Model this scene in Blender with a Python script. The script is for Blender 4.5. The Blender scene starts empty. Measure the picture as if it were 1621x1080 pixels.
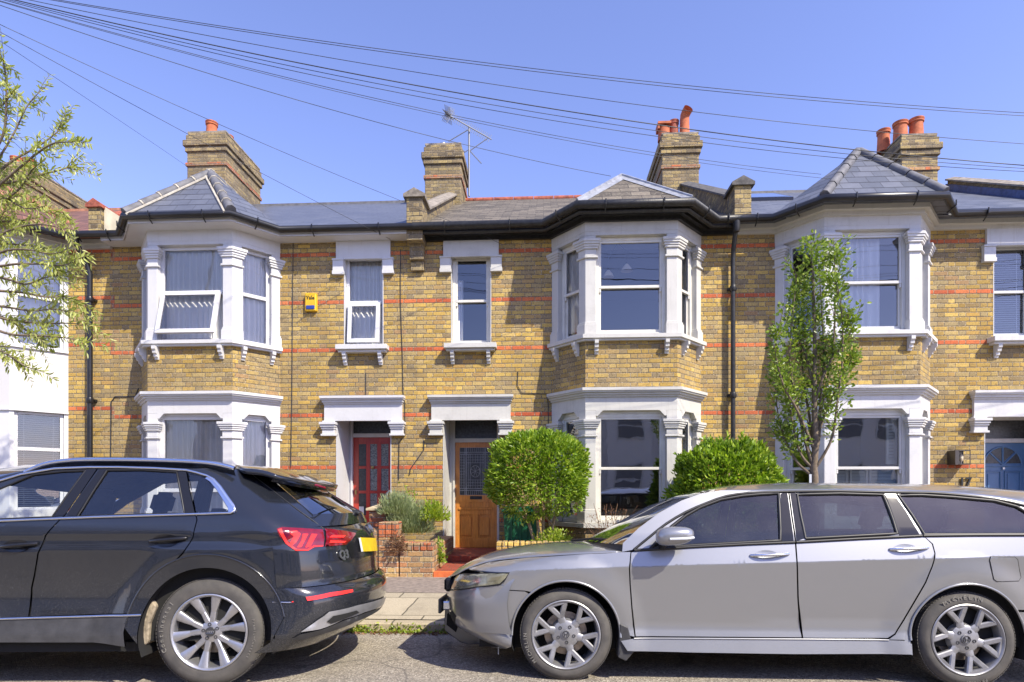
import bpy, bmesh, math, random
from mathutils import Vector, Matrix, noise
from mathutils.geometry import delaunay_2d_cdt
random.seed(7)
R = math.radians
scene = bpy.context.scene
COL = scene.collection
# ------------------------------------------------------------------ camera model
F, CX, HY, TN, D0, CZ = 940.0, 810.5, 775.0, 0.0532, 10.0, 1.30
TH = math.atan(TN); CT, ST = math.cos(TH), math.sin(TH)
def at(px, py, Y):
    """world point on the vertical plane Y seen at a photo pixel (used to measure the place)"""
    u = (px - CX) / F; v = (HY - py) / F
    t = (Y + D0) / (CT + u * ST)
    return Vector((t * (-ST + u * CT), Y, CZ + t * v))
def ax(px, Y=0.0): return at(px, HY, Y).x
def az(px, py, Y=0.0): return at(px, py, Y).z
def road_z(y):
    return 0.0 if y < -6.2 else -0.10 * (min(y, -4.25) + 6.2) / 1.95
def pave_z(y):
    return -0.01 + 0.104 * max(0, min(1, (y + 4.25) / 2.35))
# ------------------------------------------------------------------ objects
ORG = {}
def thing(name, label, cat, loc=(0, 0, 0), group=None, rotz=0.0):
    o = bpy.data.objects.new(name, None); COL.objects.link(o)
    o.location = loc; o.rotation_euler = (0, 0, rotz); o.empty_display_size = 0.2
    o['label'] = label; o['category'] = cat
    if group: o['group'] = group
    ORG[o.name] = Vector(loc) if not rotz else Vector((0, 0, 0))
    return o
def part_empty(name, parent, label=None):
    o = bpy.data.objects.new(name, None); COL.objects.link(o); o.parent = parent
    o.empty_display_size = 0.1
    ORG[o.name] = ORG[parent.name]
    if label: o['label'] = label
    return o
def tag(o, label, cat, group=None, kind=None):
    if label: o['label'] = label
    if cat: o['category'] = cat
    if group: o['group'] = group
    if kind: o['kind'] = kind
    return o
class MB:
    def __init__(s): s.v = []; s.f = []; s.m = []; s.mi = 0
    def vert(s, p): s.v.append(Vector(p)); return len(s.v) - 1
    def face(s, pts):
        b = len(s.v); s.v.extend(Vector(p) for p in pts); s.f.append(tuple(range(b, b + len(pts)))); s.m.append(s.mi)
    def box(s, x0, x1, y0, y1, z0, z1):
        if x0 > x1: x0, x1 = x1, x0
        if y0 > y1: y0, y1 = y1, y0
        if z0 > z1: z0, z1 = z1, z0
        s.prism([(x0, y0), (x1, y0), (x1, y1), (x0, y1)], z0, z1)
    def prism(s, poly, z0, z1):
        """plan polygon (x,y) pushed from z0 to z1"""
        a = sum(poly[i][0] * poly[(i + 1) % len(poly)][1] - poly[(i + 1) % len(poly)][0] * poly[i][1] for i in range(len(poly)))
        if a < 0: poly = poly[::-1]
        n = len(poly); b = len(s.v)
        for z in (z0, z1):
            for p in poly: s.v.append(Vector((p[0], p[1], z)))
        for i in range(n):
            j = (i + 1) % n
            s.f.append((b + i, b + j, b + n + j, b + n + i)); s.m.append(s.mi)
        s.f.append(tuple(b + i for i in range(n))[::-1]); s.m.append(s.mi)
        s.f.append(tuple(b + n + i for i in range(n))); s.m.append(s.mi)
    def xprism(s, poly, y0, y1):
        """elevation polygon (x,z) pushed from y0 to y1 (y0 nearer)"""
        a = sum(poly[i][0] * poly[(i + 1) % len(poly)][1] - poly[(i + 1) % len(poly)][0] * poly[i][1] for i in range(len(poly)))
        if a < 0: poly = poly[::-1]
        n = len(poly); b = len(s.v)
        for y in (y0, y1):
            for p in poly: s.v.append(Vector((p[0], y, p[1])))
        for i in range(n):
            j = (i + 1) % n
            s.f.append((b + j, b + i, b + n + i, b + n + j)); s.m.append(s.mi)
        s.f.append(tuple(b + i for i in range(n))); s.m.append(s.mi)
        s.f.append(tuple(b + n + i for i in range(n))[::-1]); s.m.append(s.mi)
    def obox(s, o, t, n, a0, a1, d0, d1, z0, z1):
        """box in a wall frame: origin o (x,y), along t, outward n"""
        P = lambda a, d: (o[0] + t[0] * a + n[0] * d, o[1] + t[1] * a + n[1] * d)
        s.prism([P(a0, d0), P(a1, d0), P(a1, d1), P(a0, d1)], z0, z1)
    def ribbon(s, path, out, inn, z0, z1, ext=0.0):
        """moulding along a plan polyline, mitred; outward = right-hand side of travel"""
        s.prism(ribbon_poly(path, out, inn, ext), z0, z1)
    def tube(s, path, r, n=8, caps=True, r2=None):
        path = [Vector(p) for p in path]; m = len(path); b = len(s.v)
        prev = None
        for i, p in enumerate(path):
            d = (path[min(i + 1, m - 1)] - path[max(i - 1, 0)]).normalized()
            up = Vector((0, 0, 1)) if abs(d.z) < .95 else Vector((1, 0, 0))
            if prev is not None: up = prev
            a = (up - d * up.dot(d)).normalized(); prev = a; c = d.cross(a)
            rr = r if r2 is None else r + (r2 - r) * i / (m - 1)
            for k in range(n):
                w = 2 * math.pi * k / n
                s.v.append(p + (a * math.cos(w) + c * math.sin(w)) * rr)
        for i in range(m - 1):
            for k in range(n):
                j = (k + 1) % n
                s.f.append((b + i * n + k, b + i * n + j, b + (i + 1) * n + j, b + (i + 1) * n + k)); s.m.append(s.mi)
        if caps:
            s.f.append(tuple(b + k for k in range(n))[::-1]); s.m.append(s.mi)
            s.f.append(tuple(b + (m - 1) * n + k for k in range(n))); s.m.append(s.mi)
    def lathe(s, prof, c, axis='z', n=24, close=False):
        """prof = [(radius, height)] about an axis through c"""
        b = len(s.v); m = len(prof)
        for (r, h) in prof:
            for k in range(n):
                w = 2 * math.pi * k / n; cs, sn = math.cos(w) * r, math.sin(w) * r
                if axis == 'z': p = (c[0] + cs, c[1] + sn, c[2] + h)
                elif axis == 'y': p = (c[0] + cs, c[1] + h, c[2] - sn)
                else: p = (c[0] + h, c[1] + cs, c[2] + sn)
                s.v.append(Vector(p))
        for i in range(m - 1):
            for k in range(n):
                j = (k + 1) % n
                s.f.append((b + i * n + k, b + i * n + j, b + (i + 1) * n + j, b + (i + 1) * n + k)); s.m.append(s.mi)
        if prof[0][0] > 1e-5 and not close:
            s.f.append(tuple(b + k for k in range(n))[::-1]); s.m.append(s.mi)
        if prof[-1][0] > 1e-5 and not close:
            s.f.append(tuple(b + (m - 1) * n + k for k in range(n))); s.m.append(s.mi)
    def build(s, name, mats, parent=None, smooth=None, bevel=0, origin=None, uv=True):
        if not isinstance(mats, (list, tuple)): mats = [mats]
        org = ORG[parent.name] if parent is not None else Vector(origin or (0, 0, 0))
        me = bpy.data.meshes.new(name)
        me.from_pydata([(p - org) for p in s.v], [], s.f)
        for m in mats: me.materials.append(m)
        me.polygons.foreach_set('material_index', s.m)
        if uv:
            me.update()
            ul = me.uv_layers.new(name='UVMap'); dat = [0.0] * (2 * len(me.loops))
            for p in me.polygons:
                n = p.normal
                if abs(n.z) > .985: t = Vector((1, 0, 0))
                else: t = Vector((-n.y, n.x, 0)).normalized()
                w = n.cross(t)
                for li in p.loop_indices:
                    q = me.vertices[me.loops[li].vertex_index].co + org
                    dat[2 * li] = q.dot(t); dat[2 * li + 1] = q.dot(w)
            ul.data.foreach_set('uv', dat)
        me.validate()
        if smooth:
            me.polygons.foreach_set('use_smooth', [True] * len(me.polygons))
            me.update()
            try: me.set_sharp_from_angle(angle=R(smooth))
            except Exception: pass
        o = bpy.data.objects.new(name, me); COL.objects.link(o)
        if parent is not None: o.parent = parent; ORG[o.name] = org
        else: o.location = org; ORG[o.name] = org
        if bevel:
            bv = o.modifiers.new('bevel', 'BEVEL'); bv.width = bevel; bv.segments = 1; bv.limit_method = 'ANGLE'; bv.angle_limit = R(35)
        return o
def ribbon_poly(path, out, inn, ext=0.0):
    P = [Vector((p[0], p[1])) for p in path]
    if ext:
        P[0] = P[0] - (P[1] - P[0]).normalized() * ext
        P[-1] = P[-1] + (P[-1] - P[-2]).normalized() * ext
    def off(d):
        r = []
        for i, p in enumerate(P):
            t0 = (P[i] - P[i - 1]).normalized() if i else None
            t1 = (P[i + 1] - P[i]).normalized() if i < len(P) - 1 else None
            n0 = Vector((t0.y, -t0.x)) if t0 is not None else None
            n1 = Vector((t1.y, -t1.x)) if t1 is not None else None
            if n0 is None: r.append(p + n1 * d)
            elif n1 is None: r.append(p + n0 * d)
            else:
                m = (n0 + n1).normalized(); r.append(p + m * (d / max(.3, m.dot(n0))))
        return r
    return [tuple(q) for q in off(out)] + [tuple(q) for q in off(-inn)[::-1]]
def wallgrid(mb, x0, x1, z0, z1, holes, Y, reveal=0.0):
    xs = sorted(set([x0, x1] + [h[0] for h in holes] + [h[1] for h in holes]))
    zs = sorted(set([z0, z1] + [h[2] for h in holes] + [h[3] for h in holes]))
    for i in range(len(xs) - 1):
        for j in range(len(zs) - 1):
            cx, cz = (xs[i] + xs[i + 1]) / 2, (zs[j] + zs[j + 1]) / 2
            if any(h[0] < cx < h[1] and h[2] < cz < h[3] for h in holes): continue
            mb.face([(xs[i], Y, zs[j]), (xs[i + 1], Y, zs[j]), (xs[i + 1], Y, zs[j + 1]), (xs[i], Y, zs[j + 1])])
    for h in holes:
        if reveal:
            a, b, c, d = h; Y2 = Y + reveal
            mb.face([(a, Y, c), (a, Y, d), (a, Y2, d), (a, Y2, c)])
            mb.face([(b, Y, d), (b, Y, c), (b, Y2, c), (b, Y2, d)])
            mb.face([(a, Y, d), (b, Y, d), (b, Y2, d), (a, Y2, d)])
            mb.face([(b, Y, c), (a, Y, c), (a, Y2, c), (b, Y2, c)])
# ------------------------------------------------------------------ node helpers
class NT:
    def __init__(s, name):
        s.m = bpy.data.materials.new(name); s.m.use_nodes = True; s.t = s.m.node_tree; s.t.nodes.clear()
        s.out = s.t.nodes.new('ShaderNodeOutputMaterial')
    def n(s, typ, ins=None, **kw):
        nd = s.t.nodes.new(typ)
        for k, v in kw.items(): setattr(nd, k, v)
        if ins:
            for k, v in ins.items(): s.set(nd.inputs[k], v)
        return nd
    def set(s, inp, v):
        if isinstance(v, bpy.types.NodeSocket): s.t.links.new(v, inp)
        else:
            if isinstance(v, (tuple, list)) and len(v) == 3 and inp.type == 'RGBA': v = (*v, 1)
            inp.default_value = v
    def math(s, op, a, b=0.0, c=None):
        nd = s.n('ShaderNodeMath', operation=op); s.set(nd.inputs[0], a); s.set(nd.inputs[1], b)
        if c is not None: s.set(nd.inputs[2], c)
        return nd.outputs[0]
    def mix(s, fac, a, b, blend='MIX'):
        nd = s.n('ShaderNodeMix', data_type='RGBA', blend_type=blend)
        s.set(nd.inputs[0], fac); s.set(nd.inputs[6], a); s.set(nd.inputs[7], b); return nd.outputs[2]
    def ramp(s, fac, stops, interp='LINEAR'):
        nd = s.n('ShaderNodeValToRGB'); cr = nd.color_ramp; cr.interpolation = interp
        while len(cr.elements) < len(stops): cr.elements.new(0.5)
        for e, (p, c) in zip(cr.elements, stops):
            e.position = p; e.color = (*c, 1) if len(c) == 3 else c
        s.set(nd.inputs[0], fac); return nd.outputs[0]
    def noise(s, vec, scale, detail=3, rough=.55, dist=0.0):
        nd = s.n('ShaderNodeTexNoise'); s.set(nd.inputs['Vector'], vec) if vec is not None else None
        nd.inputs['Scale'].default_value = scale; nd.inputs['Detail'].default_value = detail
        nd.inputs['Roughness'].default_value = rough; nd.inputs['Distortion'].default_value = dist
        return nd.outputs['Fac']
    def maprange(s, v, a, b, c=0.0, d=1.0):
        nd = s.n('ShaderNodeMapRange'); s.set(nd.inputs[0], v)
        for i, q in zip((1, 2, 3, 4), (a, b, c, d)): s.set(nd.inputs[i], q)
        return nd.outputs[0]
    def obj(s): return s.n('ShaderNodeTexCoord').outputs['Object']
    def geo(s): return s.n('ShaderNodeNewGeometry').outputs['Position']
    def uv(s): return s.n('ShaderNodeTexCoord').outputs['UV']
    def bump(s, h, strength=.3, dist=.01):
        nd = s.n('ShaderNodeBump'); s.set(nd.inputs['Height'], h); nd.inputs['Strength'].default_value = strength
        nd.inputs['Distance'].default_value = dist; return nd.outputs[0]
    def bsdf(s, color, rough=.7, metal=0.0, bump=None, **kw):
        nd = s.n('ShaderNodeBsdfPrincipled'); s.set(nd.inputs['Base Color'], color); s.set(nd.inputs['Roughness'], rough)
        s.set(nd.inputs['Metallic'], metal)
        if bump is not None: s.set(nd.inputs['Normal'], bump)
        for k, v in kw.items(): s.set(nd.inputs[k.replace('_', ' ')], v)
        s.t.links.new(nd.outputs[0], s.out.inputs[0]); return nd
def simple(name, col, rough=.6, metal=0.0, var=.0, vscale=6, bump=0.0, bscale=80, **kw):
    t = NT(name); c = col; g = t.geo()
    if var:
        nz = t.noise(g, vscale, 5, .6)
        c = t.mix(t.maprange(nz, .3, .7), tuple(x * (1 - var) for x in col), tuple(min(1, x * (1 + var)) for x in col))
    b = t.bump(t.noise(g, bscale, 4), bump, .004) if bump else None
    t.bsdf(c, rough, metal, b, **kw); return t.m
# ------------------------------------------------------------------ materials
BC = 0.0745
def brick_mat(name, palette, reds=(), mortar=(.33, .27, .18), dirt=.35, red_all=False, redcol=None, tint=(1.02, 1.0, .92)):
    t = NT(name)
    sep = t.n('ShaderNodeSeparateXYZ', {0: t.uv()}); g = t.geo()
    wob = t.math('MULTIPLY', t.math('SUBTRACT', t.noise(g, 22, 2), .5), .010)
    wob2 = t.math('MULTIPLY', t.math('SUBTRACT', t.noise(g, 9, 2), .5), .009)
    x = t.math('ADD', sep.outputs[0], t.math('ADD', wob, 60.0)); y = t.math('ADD', sep.outputs[1], t.math('ADD', wob2, 0.0))
    row = t.math('FLOOR', t.math('DIVIDE', y, BC)); fy = t.math('FRACT', t.math('DIVIDE', t.math('ADD', y, 7.45 * 2), BC))
    P = .335
    xs = t.math('ADD', x, t.math('MULTIPLY', row, P * .5))
    q = t.math('DIVIDE', xs, P); idx = t.math('FLOOR', q); p = t.math('MULTIPLY', t.math('FRACT', q), P)
    hd = t.math('GREATER_THAN', p, .2225)
    lx = t.math('SUBTRACT', p, t.math('MULTIPLY', hd, .2225))
    wd = t.math('SUBTRACT', .2225, t.math('MULTIPLY', hd, .11))
    dx = t.math('MINIMUM', lx, t.math('SUBTRACT', wd, lx))
    dy = t.math('MULTIPLY', t.math('MINIMUM', fy, t.math('SUBTRACT', 1.0, fy)), BC)
    d = t.math('MINIMUM', dx, dy)
    d = t.math('ADD', d, t.math('MULTIPLY', t.math('SUBTRACT', t.noise(g, 55, 3), .5), .006))
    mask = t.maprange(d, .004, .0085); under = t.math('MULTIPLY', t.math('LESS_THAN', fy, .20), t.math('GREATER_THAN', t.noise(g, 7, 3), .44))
    cmb = t.n('ShaderNodeCombineXYZ', {0: idx, 1: row, 2: hd})
    wn = t.n('ShaderNodeTexWhiteNoise', {0: cmb.outputs[0]}, noise_dimensions='3D')
    col = t.ramp(wn.outputs[0], palette, 'CONSTANT')
    sh = t.n('ShaderNodeSeparateColor', {0: wn.outputs['Color']}).outputs[1]
    col = t.mix(1.0, col, t.ramp(sh, [(0, (.80, .79, .78)), (.5, (1, 1, 1)), (1, (1.15, 1.14, 1.12))]), 'MULTIPLY')
    if reds:
        m = None
        for r_ in reds:
            e = t.math('COMPARE', row, float(r_), .3); m = e if m is None else t.math('MAXIMUM', m, e)
        rc = t.ramp(sh, [(0, (.42, .085, .035)), (.5, (.56, .13, .05)), (1, (.66, .20, .075))])
        col = t.mix(m, col, rc)
    patch = t.noise(g, .75, 4, .6); pr = t.math('ADD', patch, t.math('MULTIPLY', t.math('SUBTRACT', wn.outputs[0], .5), .30))
    if not redcol: col = t.mix(t.math('MULTIPLY', t.maprange(pr, .44, .62, 0, .62), t.math('SUBTRACT', 1.0, m) if reds else 1.0), col, (.31, .25, .16))
    # pits, soot and pale efflorescence inside bricks
    fine = t.noise(g, 120, 4, .7)
    col = t.mix(1.0, col, t.ramp(fine, [(.28, (.38, .36, .34)), (.44, (.88, .87, .86)), (.60, (1.12, 1.12, 1.1)), (.75, (1.45, 1.45, 1.5))]), 'MULTIPLY')
    col = t.mix(1.0, col, tint, 'MULTIPLY')
    blot = t.noise(g, 38, 5, .75); col = t.mix(1.0, col, t.ramp(blot, [(.34, (.50, .47, .44)), (.46, (.95, .94, .92)), (.60, (1.08, 1.08, 1.06)), (.70, (1.3, 1.28, 1.25))]), 'MULTIPLY')
    big = t.noise(g, 1.1, 5, .65)
    col = t.mix(t.maprange(big, .45, .72, 0, dirt), col, (.10, .085, .055))
    mid = t.noise(g, 14, 4, .7)
    col = t.mix(t.maprange(mid, .58, .75, 0, .55), col, (.11, .095, .07))
    mp_ = t.n('ShaderNodeMapping', {0: g, 3: (4.5, 4.5, .55)}); stk = t.noise(mp_.outputs[0], 1.3, 5, .7)
    col = t.mix(t.maprange(stk, .50, .70, 0, dirt * .8), col, (.13, .105, .065))
    lit_ = t.noise(g, 62, 3, .8); col = t.mix(t.maprange(lit_, .64, .72, 0, .5), col, (.58, .50, .34))
    mc = t.ramp(t.noise(g, 40, 4, .7), [(.36, tuple(c * .22 for c in mortar)), (.5, tuple(c * .7 for c in mortar)), (.62, tuple(min(1, c * 1.6) for c in mortar))])
    mc = t.mix(t.maprange(t.noise(g, 2.3, 3), .5, .7), mc, tuple(c * .45 for c in mortar))
    col = t.mix(mask, mc, col)
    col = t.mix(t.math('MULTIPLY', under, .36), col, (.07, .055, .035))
    h = t.math('ADD', t.math('MULTIPLY', mask, .8), t.math('MULTIPLY', fine, .5))
    t.bsdf(col, .92, 0, t.bump(h, .75, .007)); return t.m
STOCK = [(0, (.47, .32, .090)), (.18, (.52, .37, .115)), (.36, (.40, .27, .080)), (.52, (.55, .40, .135)), (.66, (.47, .29, .065)), (.78, (.32, .22, .080)), (.86, (.43, .32, .125)), (.94, (.20, .145, .07)), (.975, (.47, .22, .06))]
STOCKW = [(0, (.53, .355, .095)), (.18, (.58, .41, .12)), (.36, (.47, .32, .09)), (.52, (.58, .42, .15)), (.66, (.55, .325, .07)), (.80, (.40, .28, .095)), (.88, (.50, .36, .13)), (.96, (.29, .20, .09))]
SOOTY = [(0, (.26, .20, .11)), (.2, (.36, .28, .13)), (.4, (.15, .115, .075)), (.55, (.42, .33, .15)), (.72, (.10, .08, .06)), (.85, (.31, .22, .10))]
REDB = [(0, (.52, .15, .06)), (.3, (.38, .11, .055)), (.55, (.46, .20, .09)), (.8, (.50, .28, .13))]
GARD = [(0, (.44, .27, .13)), (.25, (.36, .18, .09)), (.45, (.50, .34, .15)), (.65, (.28, .15, .10)), (.82, (.52, .20, .08))]
REDROWS = (10, 22, 34, 49, 60, 71)
M = {}
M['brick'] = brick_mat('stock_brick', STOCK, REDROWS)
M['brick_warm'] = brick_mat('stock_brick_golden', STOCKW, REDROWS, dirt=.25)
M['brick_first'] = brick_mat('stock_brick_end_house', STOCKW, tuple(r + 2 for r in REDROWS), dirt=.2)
M['brick_sooty'] = brick_mat('sooty_brick', SOOTY, (), (.26, .22, .16), .75)
M['brick_red'] = brick_mat('red_brick', REDB, (), (.3, .24, .2), .35)
M['brick_garden'] = brick_mat('garden_brick', GARD, (), (.45, .38, .28), .3)
def paint_white(name, col=(.78, .78, .77), rough=.5, dirt=.25):
    t = NT(name); g = t.geo()
    n1 = t.noise(g, 3.0, 6, .7); n2 = t.noise(g, 30, 4, .6)
    c = t.mix(t.maprange(n1, .5, .75, 0, dirt), col, tuple(x * .70 for x in col))
    mp = t.n('ShaderNodeMapping', {0: g, 3: (9, 9, .7)})
    st = t.noise(mp.outputs[0], 2.2, 4, .65)
    c = t.mix(t.maprange(st, .55, .78, 0, dirt), c, (.42, .40, .36))
    c = t.mix(t.maprange(n2, .64, .72, 0, dirt * .6), c, (.35, .33, .30))
    t.bsdf(c, rough, 0, t.bump(t.math('ADD', n2, t.math('MULTIPLY', n1, .6)), .25, .006)); return t.m
M['white'] = paint_white('white_masonry_paint', (.58, .58, .58), .5, .6)
M['white_clean'] = paint_white('clean_white_masonry_paint', (.60, .60, .61), .45, .32)
M['cream'] = paint_white('off_white_masonry_paint', (.54, .53, .49), .55, .62)
M['upvc'] = simple('white_upvc', (.62, .62, .64), .22, var=.03)
M['sash'] = simple('white_sash_gloss', (.58, .58, .56), .3, var=.06, vscale=4)
M['sash_cream'] = simple('cream_sash_gloss', (.66, .64, .57), .35, var=.10, vscale=5)
M['black_pl'] = simple('black_gutter_plastic', (.014, .014, .016), .3, var=.3)
M['black_old'] = simple('weathered_black_iron', (.02, .02, .02), .45, var=.6, vscale=18, bump=.6, bscale=30)
def slate(name, cols, w=.30, h=.19, line=.35, lich=0.0, rough=.5):
    t = NT(name); sep = t.n('ShaderNodeSeparateXYZ', {0: t.uv()}); g = t.geo()
    y = t.math('ADD', sep.outputs[1], 50.0); x = t.math('ADD', sep.outputs[0], 60.0)
    row = t.math('FLOOR', t.math('DIVIDE', y, h)); fy = t.math('FRACT', t.math('DIVIDE', y, h))
    xs = t.math('DIVIDE', t.math('ADD', x, t.math('MULTIPLY', row, w * .5)), w); ix = t.math('FLOOR', xs); fx = t.math('FRACT', xs)
    wn = t.n('ShaderNodeTexWhiteNoise', {0: t.n('ShaderNodeCombineXYZ', {0: ix, 1: row}).outputs[0]}, noise_dimensions='3D')
    col = t.ramp(wn.outputs[0], cols)
    col = t.mix(t.maprange(t.noise(g, 5, 5, .7), .4, .7, 0, .4), col, tuple(c * .6 for c in cols[0][1]))
    if lich:
        col = t.mix(t.maprange(t.noise(g, 26, 5, .75), .52, .66, 0, lich), col, (.34, .31, .22))
    ex = t.math('LESS_THAN', t.math('MINIMUM', fx, t.math('SUBTRACT', 1.0, fx)), .014)
    ey = t.math('LESS_THAN', fy, .12)
    e = t.math('MAXIMUM', ex, ey)
    col = t.mix(t.math('MULTIPLY', e, line), col, (.01, .01, .012))
    hgt = t.math('ADD', t.math('SUBTRACT', 1.0, fy), t.math('ADD', t.math('MULTIPLY', e, -.6), t.math('MULTIPLY', wn.outputs[0], .25)))
    t.bsdf(col, rough, 0, t.bump(hgt, .8, .012)); return t.m
M['slate'] = slate('grey_slate', [(0, (.085, .095, .12)), (.5, (.115, .125, .155)), (1, (.15, .16, .19))], line=.7)
M['slate_new'] = slate('new_blue_grey_slate', [(0, (.10, .11, .14)), (1, (.135, .145, .175))], line=.7, rough=.42)
M['slate_old'] = slate('old_lichened_slate', [(0, (.07, .058, .045)), (.5, (.12, .10, .075)), (1, (.19, .16, .12))], lich=.55, line=.8, rough=.8)
M['pantile'] = slate('brown_interlocking_tile', [(0, (.13, .06, .042)), (1, (.25, .12, .085))], w=.22, h=.28, line=.8, rough=.7)
M['ridge_grey'] = simple('grey_ridge_tile', (.13, .13, .14), .7, var=.35, vscale=8)
M['ridge_brown'] = simple('terracotta_ridge_tile', (.36, .17, .10), .8, var=.4, vscale=9)
M['mortar_pale'] = simple('pale_mortar', (.40, .37, .31), .9, var=.25, vscale=12)
M['lead'] = simple('lead_flashing', (.33, .34, .36), .42, .25, var=.3, vscale=9)
M['terracotta'] = simple('terracotta_pot', (.44, .125, .050), .8, var=.3, vscale=9)
M['terra_dark'] = simple('sooty_terracotta_pot', (.30, .085, .05), .85, var=.5, vscale=12)
M['coping'] = simple('stone_coping', (.24, .21, .17), .9, var=.5, vscale=10, bump=.6)
M['coping_dark'] = simple('dark_coping', (.10, .095, .09), .85, var=.5, vscale=10, bump=.6)
M['render_pale'] = simple('pale_cement_render', (.60, .54, .40), .9, var=.22, vscale=4, bump=.4)
M['render_white'] = paint_white('smooth_white_render', (.60, .59, .58), .6, .12)
def glass_mat(name, refl=.22, tint=(.8, .85, .9), rough=.0, dust=0.0):
    t = NT(name); g = t.geo()
    fr = t.n('ShaderNodeFresnel', {'IOR': 1.5}).outputs[0]
    fac = t.math('MINIMUM', t.math('ADD', t.math('MULTIPLY', fr, 1.0), refl), 1.0)
    nz = t.noise(g, 1.6, 2)
    nrm = t.bump(nz, .10, .03)
    gl = t.n('ShaderNodeBsdfGlossy', {'Color': (.95, .97, 1), 'Roughness': rough, 'Normal': nrm})
    tr = t.n('ShaderNodeBsdfTransparent', {'Color': tint})
    mx = t.n('ShaderNodeMixShader', {0: fac, 1: tr.outputs[0], 2: gl.outputs[0]})
    out = mx.outputs[0]
    if dust:
        df = t.n('ShaderNodeBsdfDiffuse', {'Color': (.45, .45, .43)})
        spk = t.maprange(t.noise(g, 150, 3, .8), .58, .70, 0, dust)
        film = t.maprange(t.noise(g, 3, 4), .35, .75, 0, dust * .35)
        mx2 = t.n('ShaderNodeMixShader', {0: t.math('MAXIMUM', spk, film), 1: out, 2: df.outputs[0]}); out = mx2.outputs[0]
    t.t.links.new(out, t.out.inputs[0]); return t.m
M['glass'] = glass_mat('window_glass', .09, (.97, .98, 1.0))
M['glass_clear'] = glass_mat('net_window_glass', .035, (1.0, 1.0, 1.0))
M['glass_dark'] = glass_mat('ground_floor_glass', .20, (.92, .93, .94))
M['glass_car'] = glass_mat('clear_car_glass', .06, (.93, .96, .95), dust=.04)
M['glass_tint'] = glass_mat('tinted_dusty_car_glass', .03, (.22, .27, .285), dust=.19)
M['glass_back'] = glass_mat('dark_rear_screen_glass', .35, (.10, .11, .12), dust=.08)
def fabric(name, col, tr=.12):
    t = NT(name); g = t.geo()
    d = t.n('ShaderNodeBsdfDiffuse', {'Color': (*col, 1)}); l = t.n('ShaderNodeBsdfTranslucent', {'Color': (*col, 1)})
    mx = t.n('ShaderNodeMixShader', {0: tr, 1: d.outputs[0], 2: l.outputs[0]}); t.t.links.new(mx.outputs[0], t.out.inputs[0]); return t.m
M['net'] = fabric('white_net_curtain', (.94, .92, .86))
M['net_grey'] = fabric('grey_net_curtain', (.92, .90, .85))
M['blind'] = simple('white_slat_blind', (.68, .70, .68), .5)
M['blind_beige'] = simple('beige_slat_blind', (.46, .47, .40), .5)
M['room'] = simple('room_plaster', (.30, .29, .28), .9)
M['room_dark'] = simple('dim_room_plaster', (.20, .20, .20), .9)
M['shutter'] = simple('pale_green_shutter', (.60, .66, .60), .5)
# wood, doors
def wood(name, c0, c1, rough=.35):
    t = NT(name); g = t.geo()
    mp = t.n('ShaderNodeMapping', {0: g, 3: (26, 26, 2.0)}); n1 = t.noise(mp.outputs[0], 1.6, 6, .7, 1.2); n2 = t.noise(g, 3.5, 4, .6)
    c = t.ramp(n1, [(.3, c0), (.6, c1)]); c = t.mix(t.maprange(n2, .5, .75, 0, .5), c, tuple(x * .45 for x in c0))
    t.bsdf(c, rough, 0, t.bump(n1, .2, .003), Coat_Weight=.3); return t.m
M['oak'] = wood('varnished_orange_wood', (.38, .125, .022), (.66, .27, .05))
M['oak_dark'] = wood('dark_varnished_wood', (.16, .055, .015), (.26, .09, .025))
M['red_door'] = wood('red_stained_wood', (.30, .025, .017), (.45, .05, .03), .28)
M['blue_door'] = simple('blue_gloss_paint', (.075, .17, .33), .3, var=.12, vscale=3)
M['pattern_glass'] = None
t = NT('patterned_door_glass'); g_ = t.geo(); nz_ = t.noise(g_, 55, 3, .6, 1.5)
t.bsdf(t.ramp(nz_, [(.4, (.035, .045, .045)), (.62, (.30, .33, .32))]), .12, 0, t.bump(nz_, .8, .01), Coat_Weight=.5); M['pattern_glass'] = t.m
M['door_glass_dark'] = simple('obscured_dark_glass', (.045, .05, .055), .12, var=.5, vscale=25, bump=.8, bscale=60)
M['brass'] = simple('aged_brass', (.38, .27, .12), .35, .9)
M['steel'] = simple('brushed_steel', (.55, .55, .56), .3, 1.0)
M['galv'] = simple('galvanised_steel', (.22, .23, .25), .5, .5)
M['cable'] = simple('black_cable_sheath', (.035, .037, .045), .6)
M['cable_grey'] = simple('grey_cable_sheath', (.16, .16, .17), .6)
M['yellow'] = simple('yellow_alarm_plastic', (.72, .43, .015), .35, var=.1)
M['blue_pl'] = simple('blue_alarm_lens', (.02, .05, .28), .2)
M['ink'] = simple('black_lettering', (.015, .015, .015), .5)
M['green_bin'] = simple('green_bin_plastic', (.018, .14, .065), .45, var=.2, vscale=7, bump=.2)
M['bulb'] = simple('frosted_shade_glass', (.75, .62, .42), .4)
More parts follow.
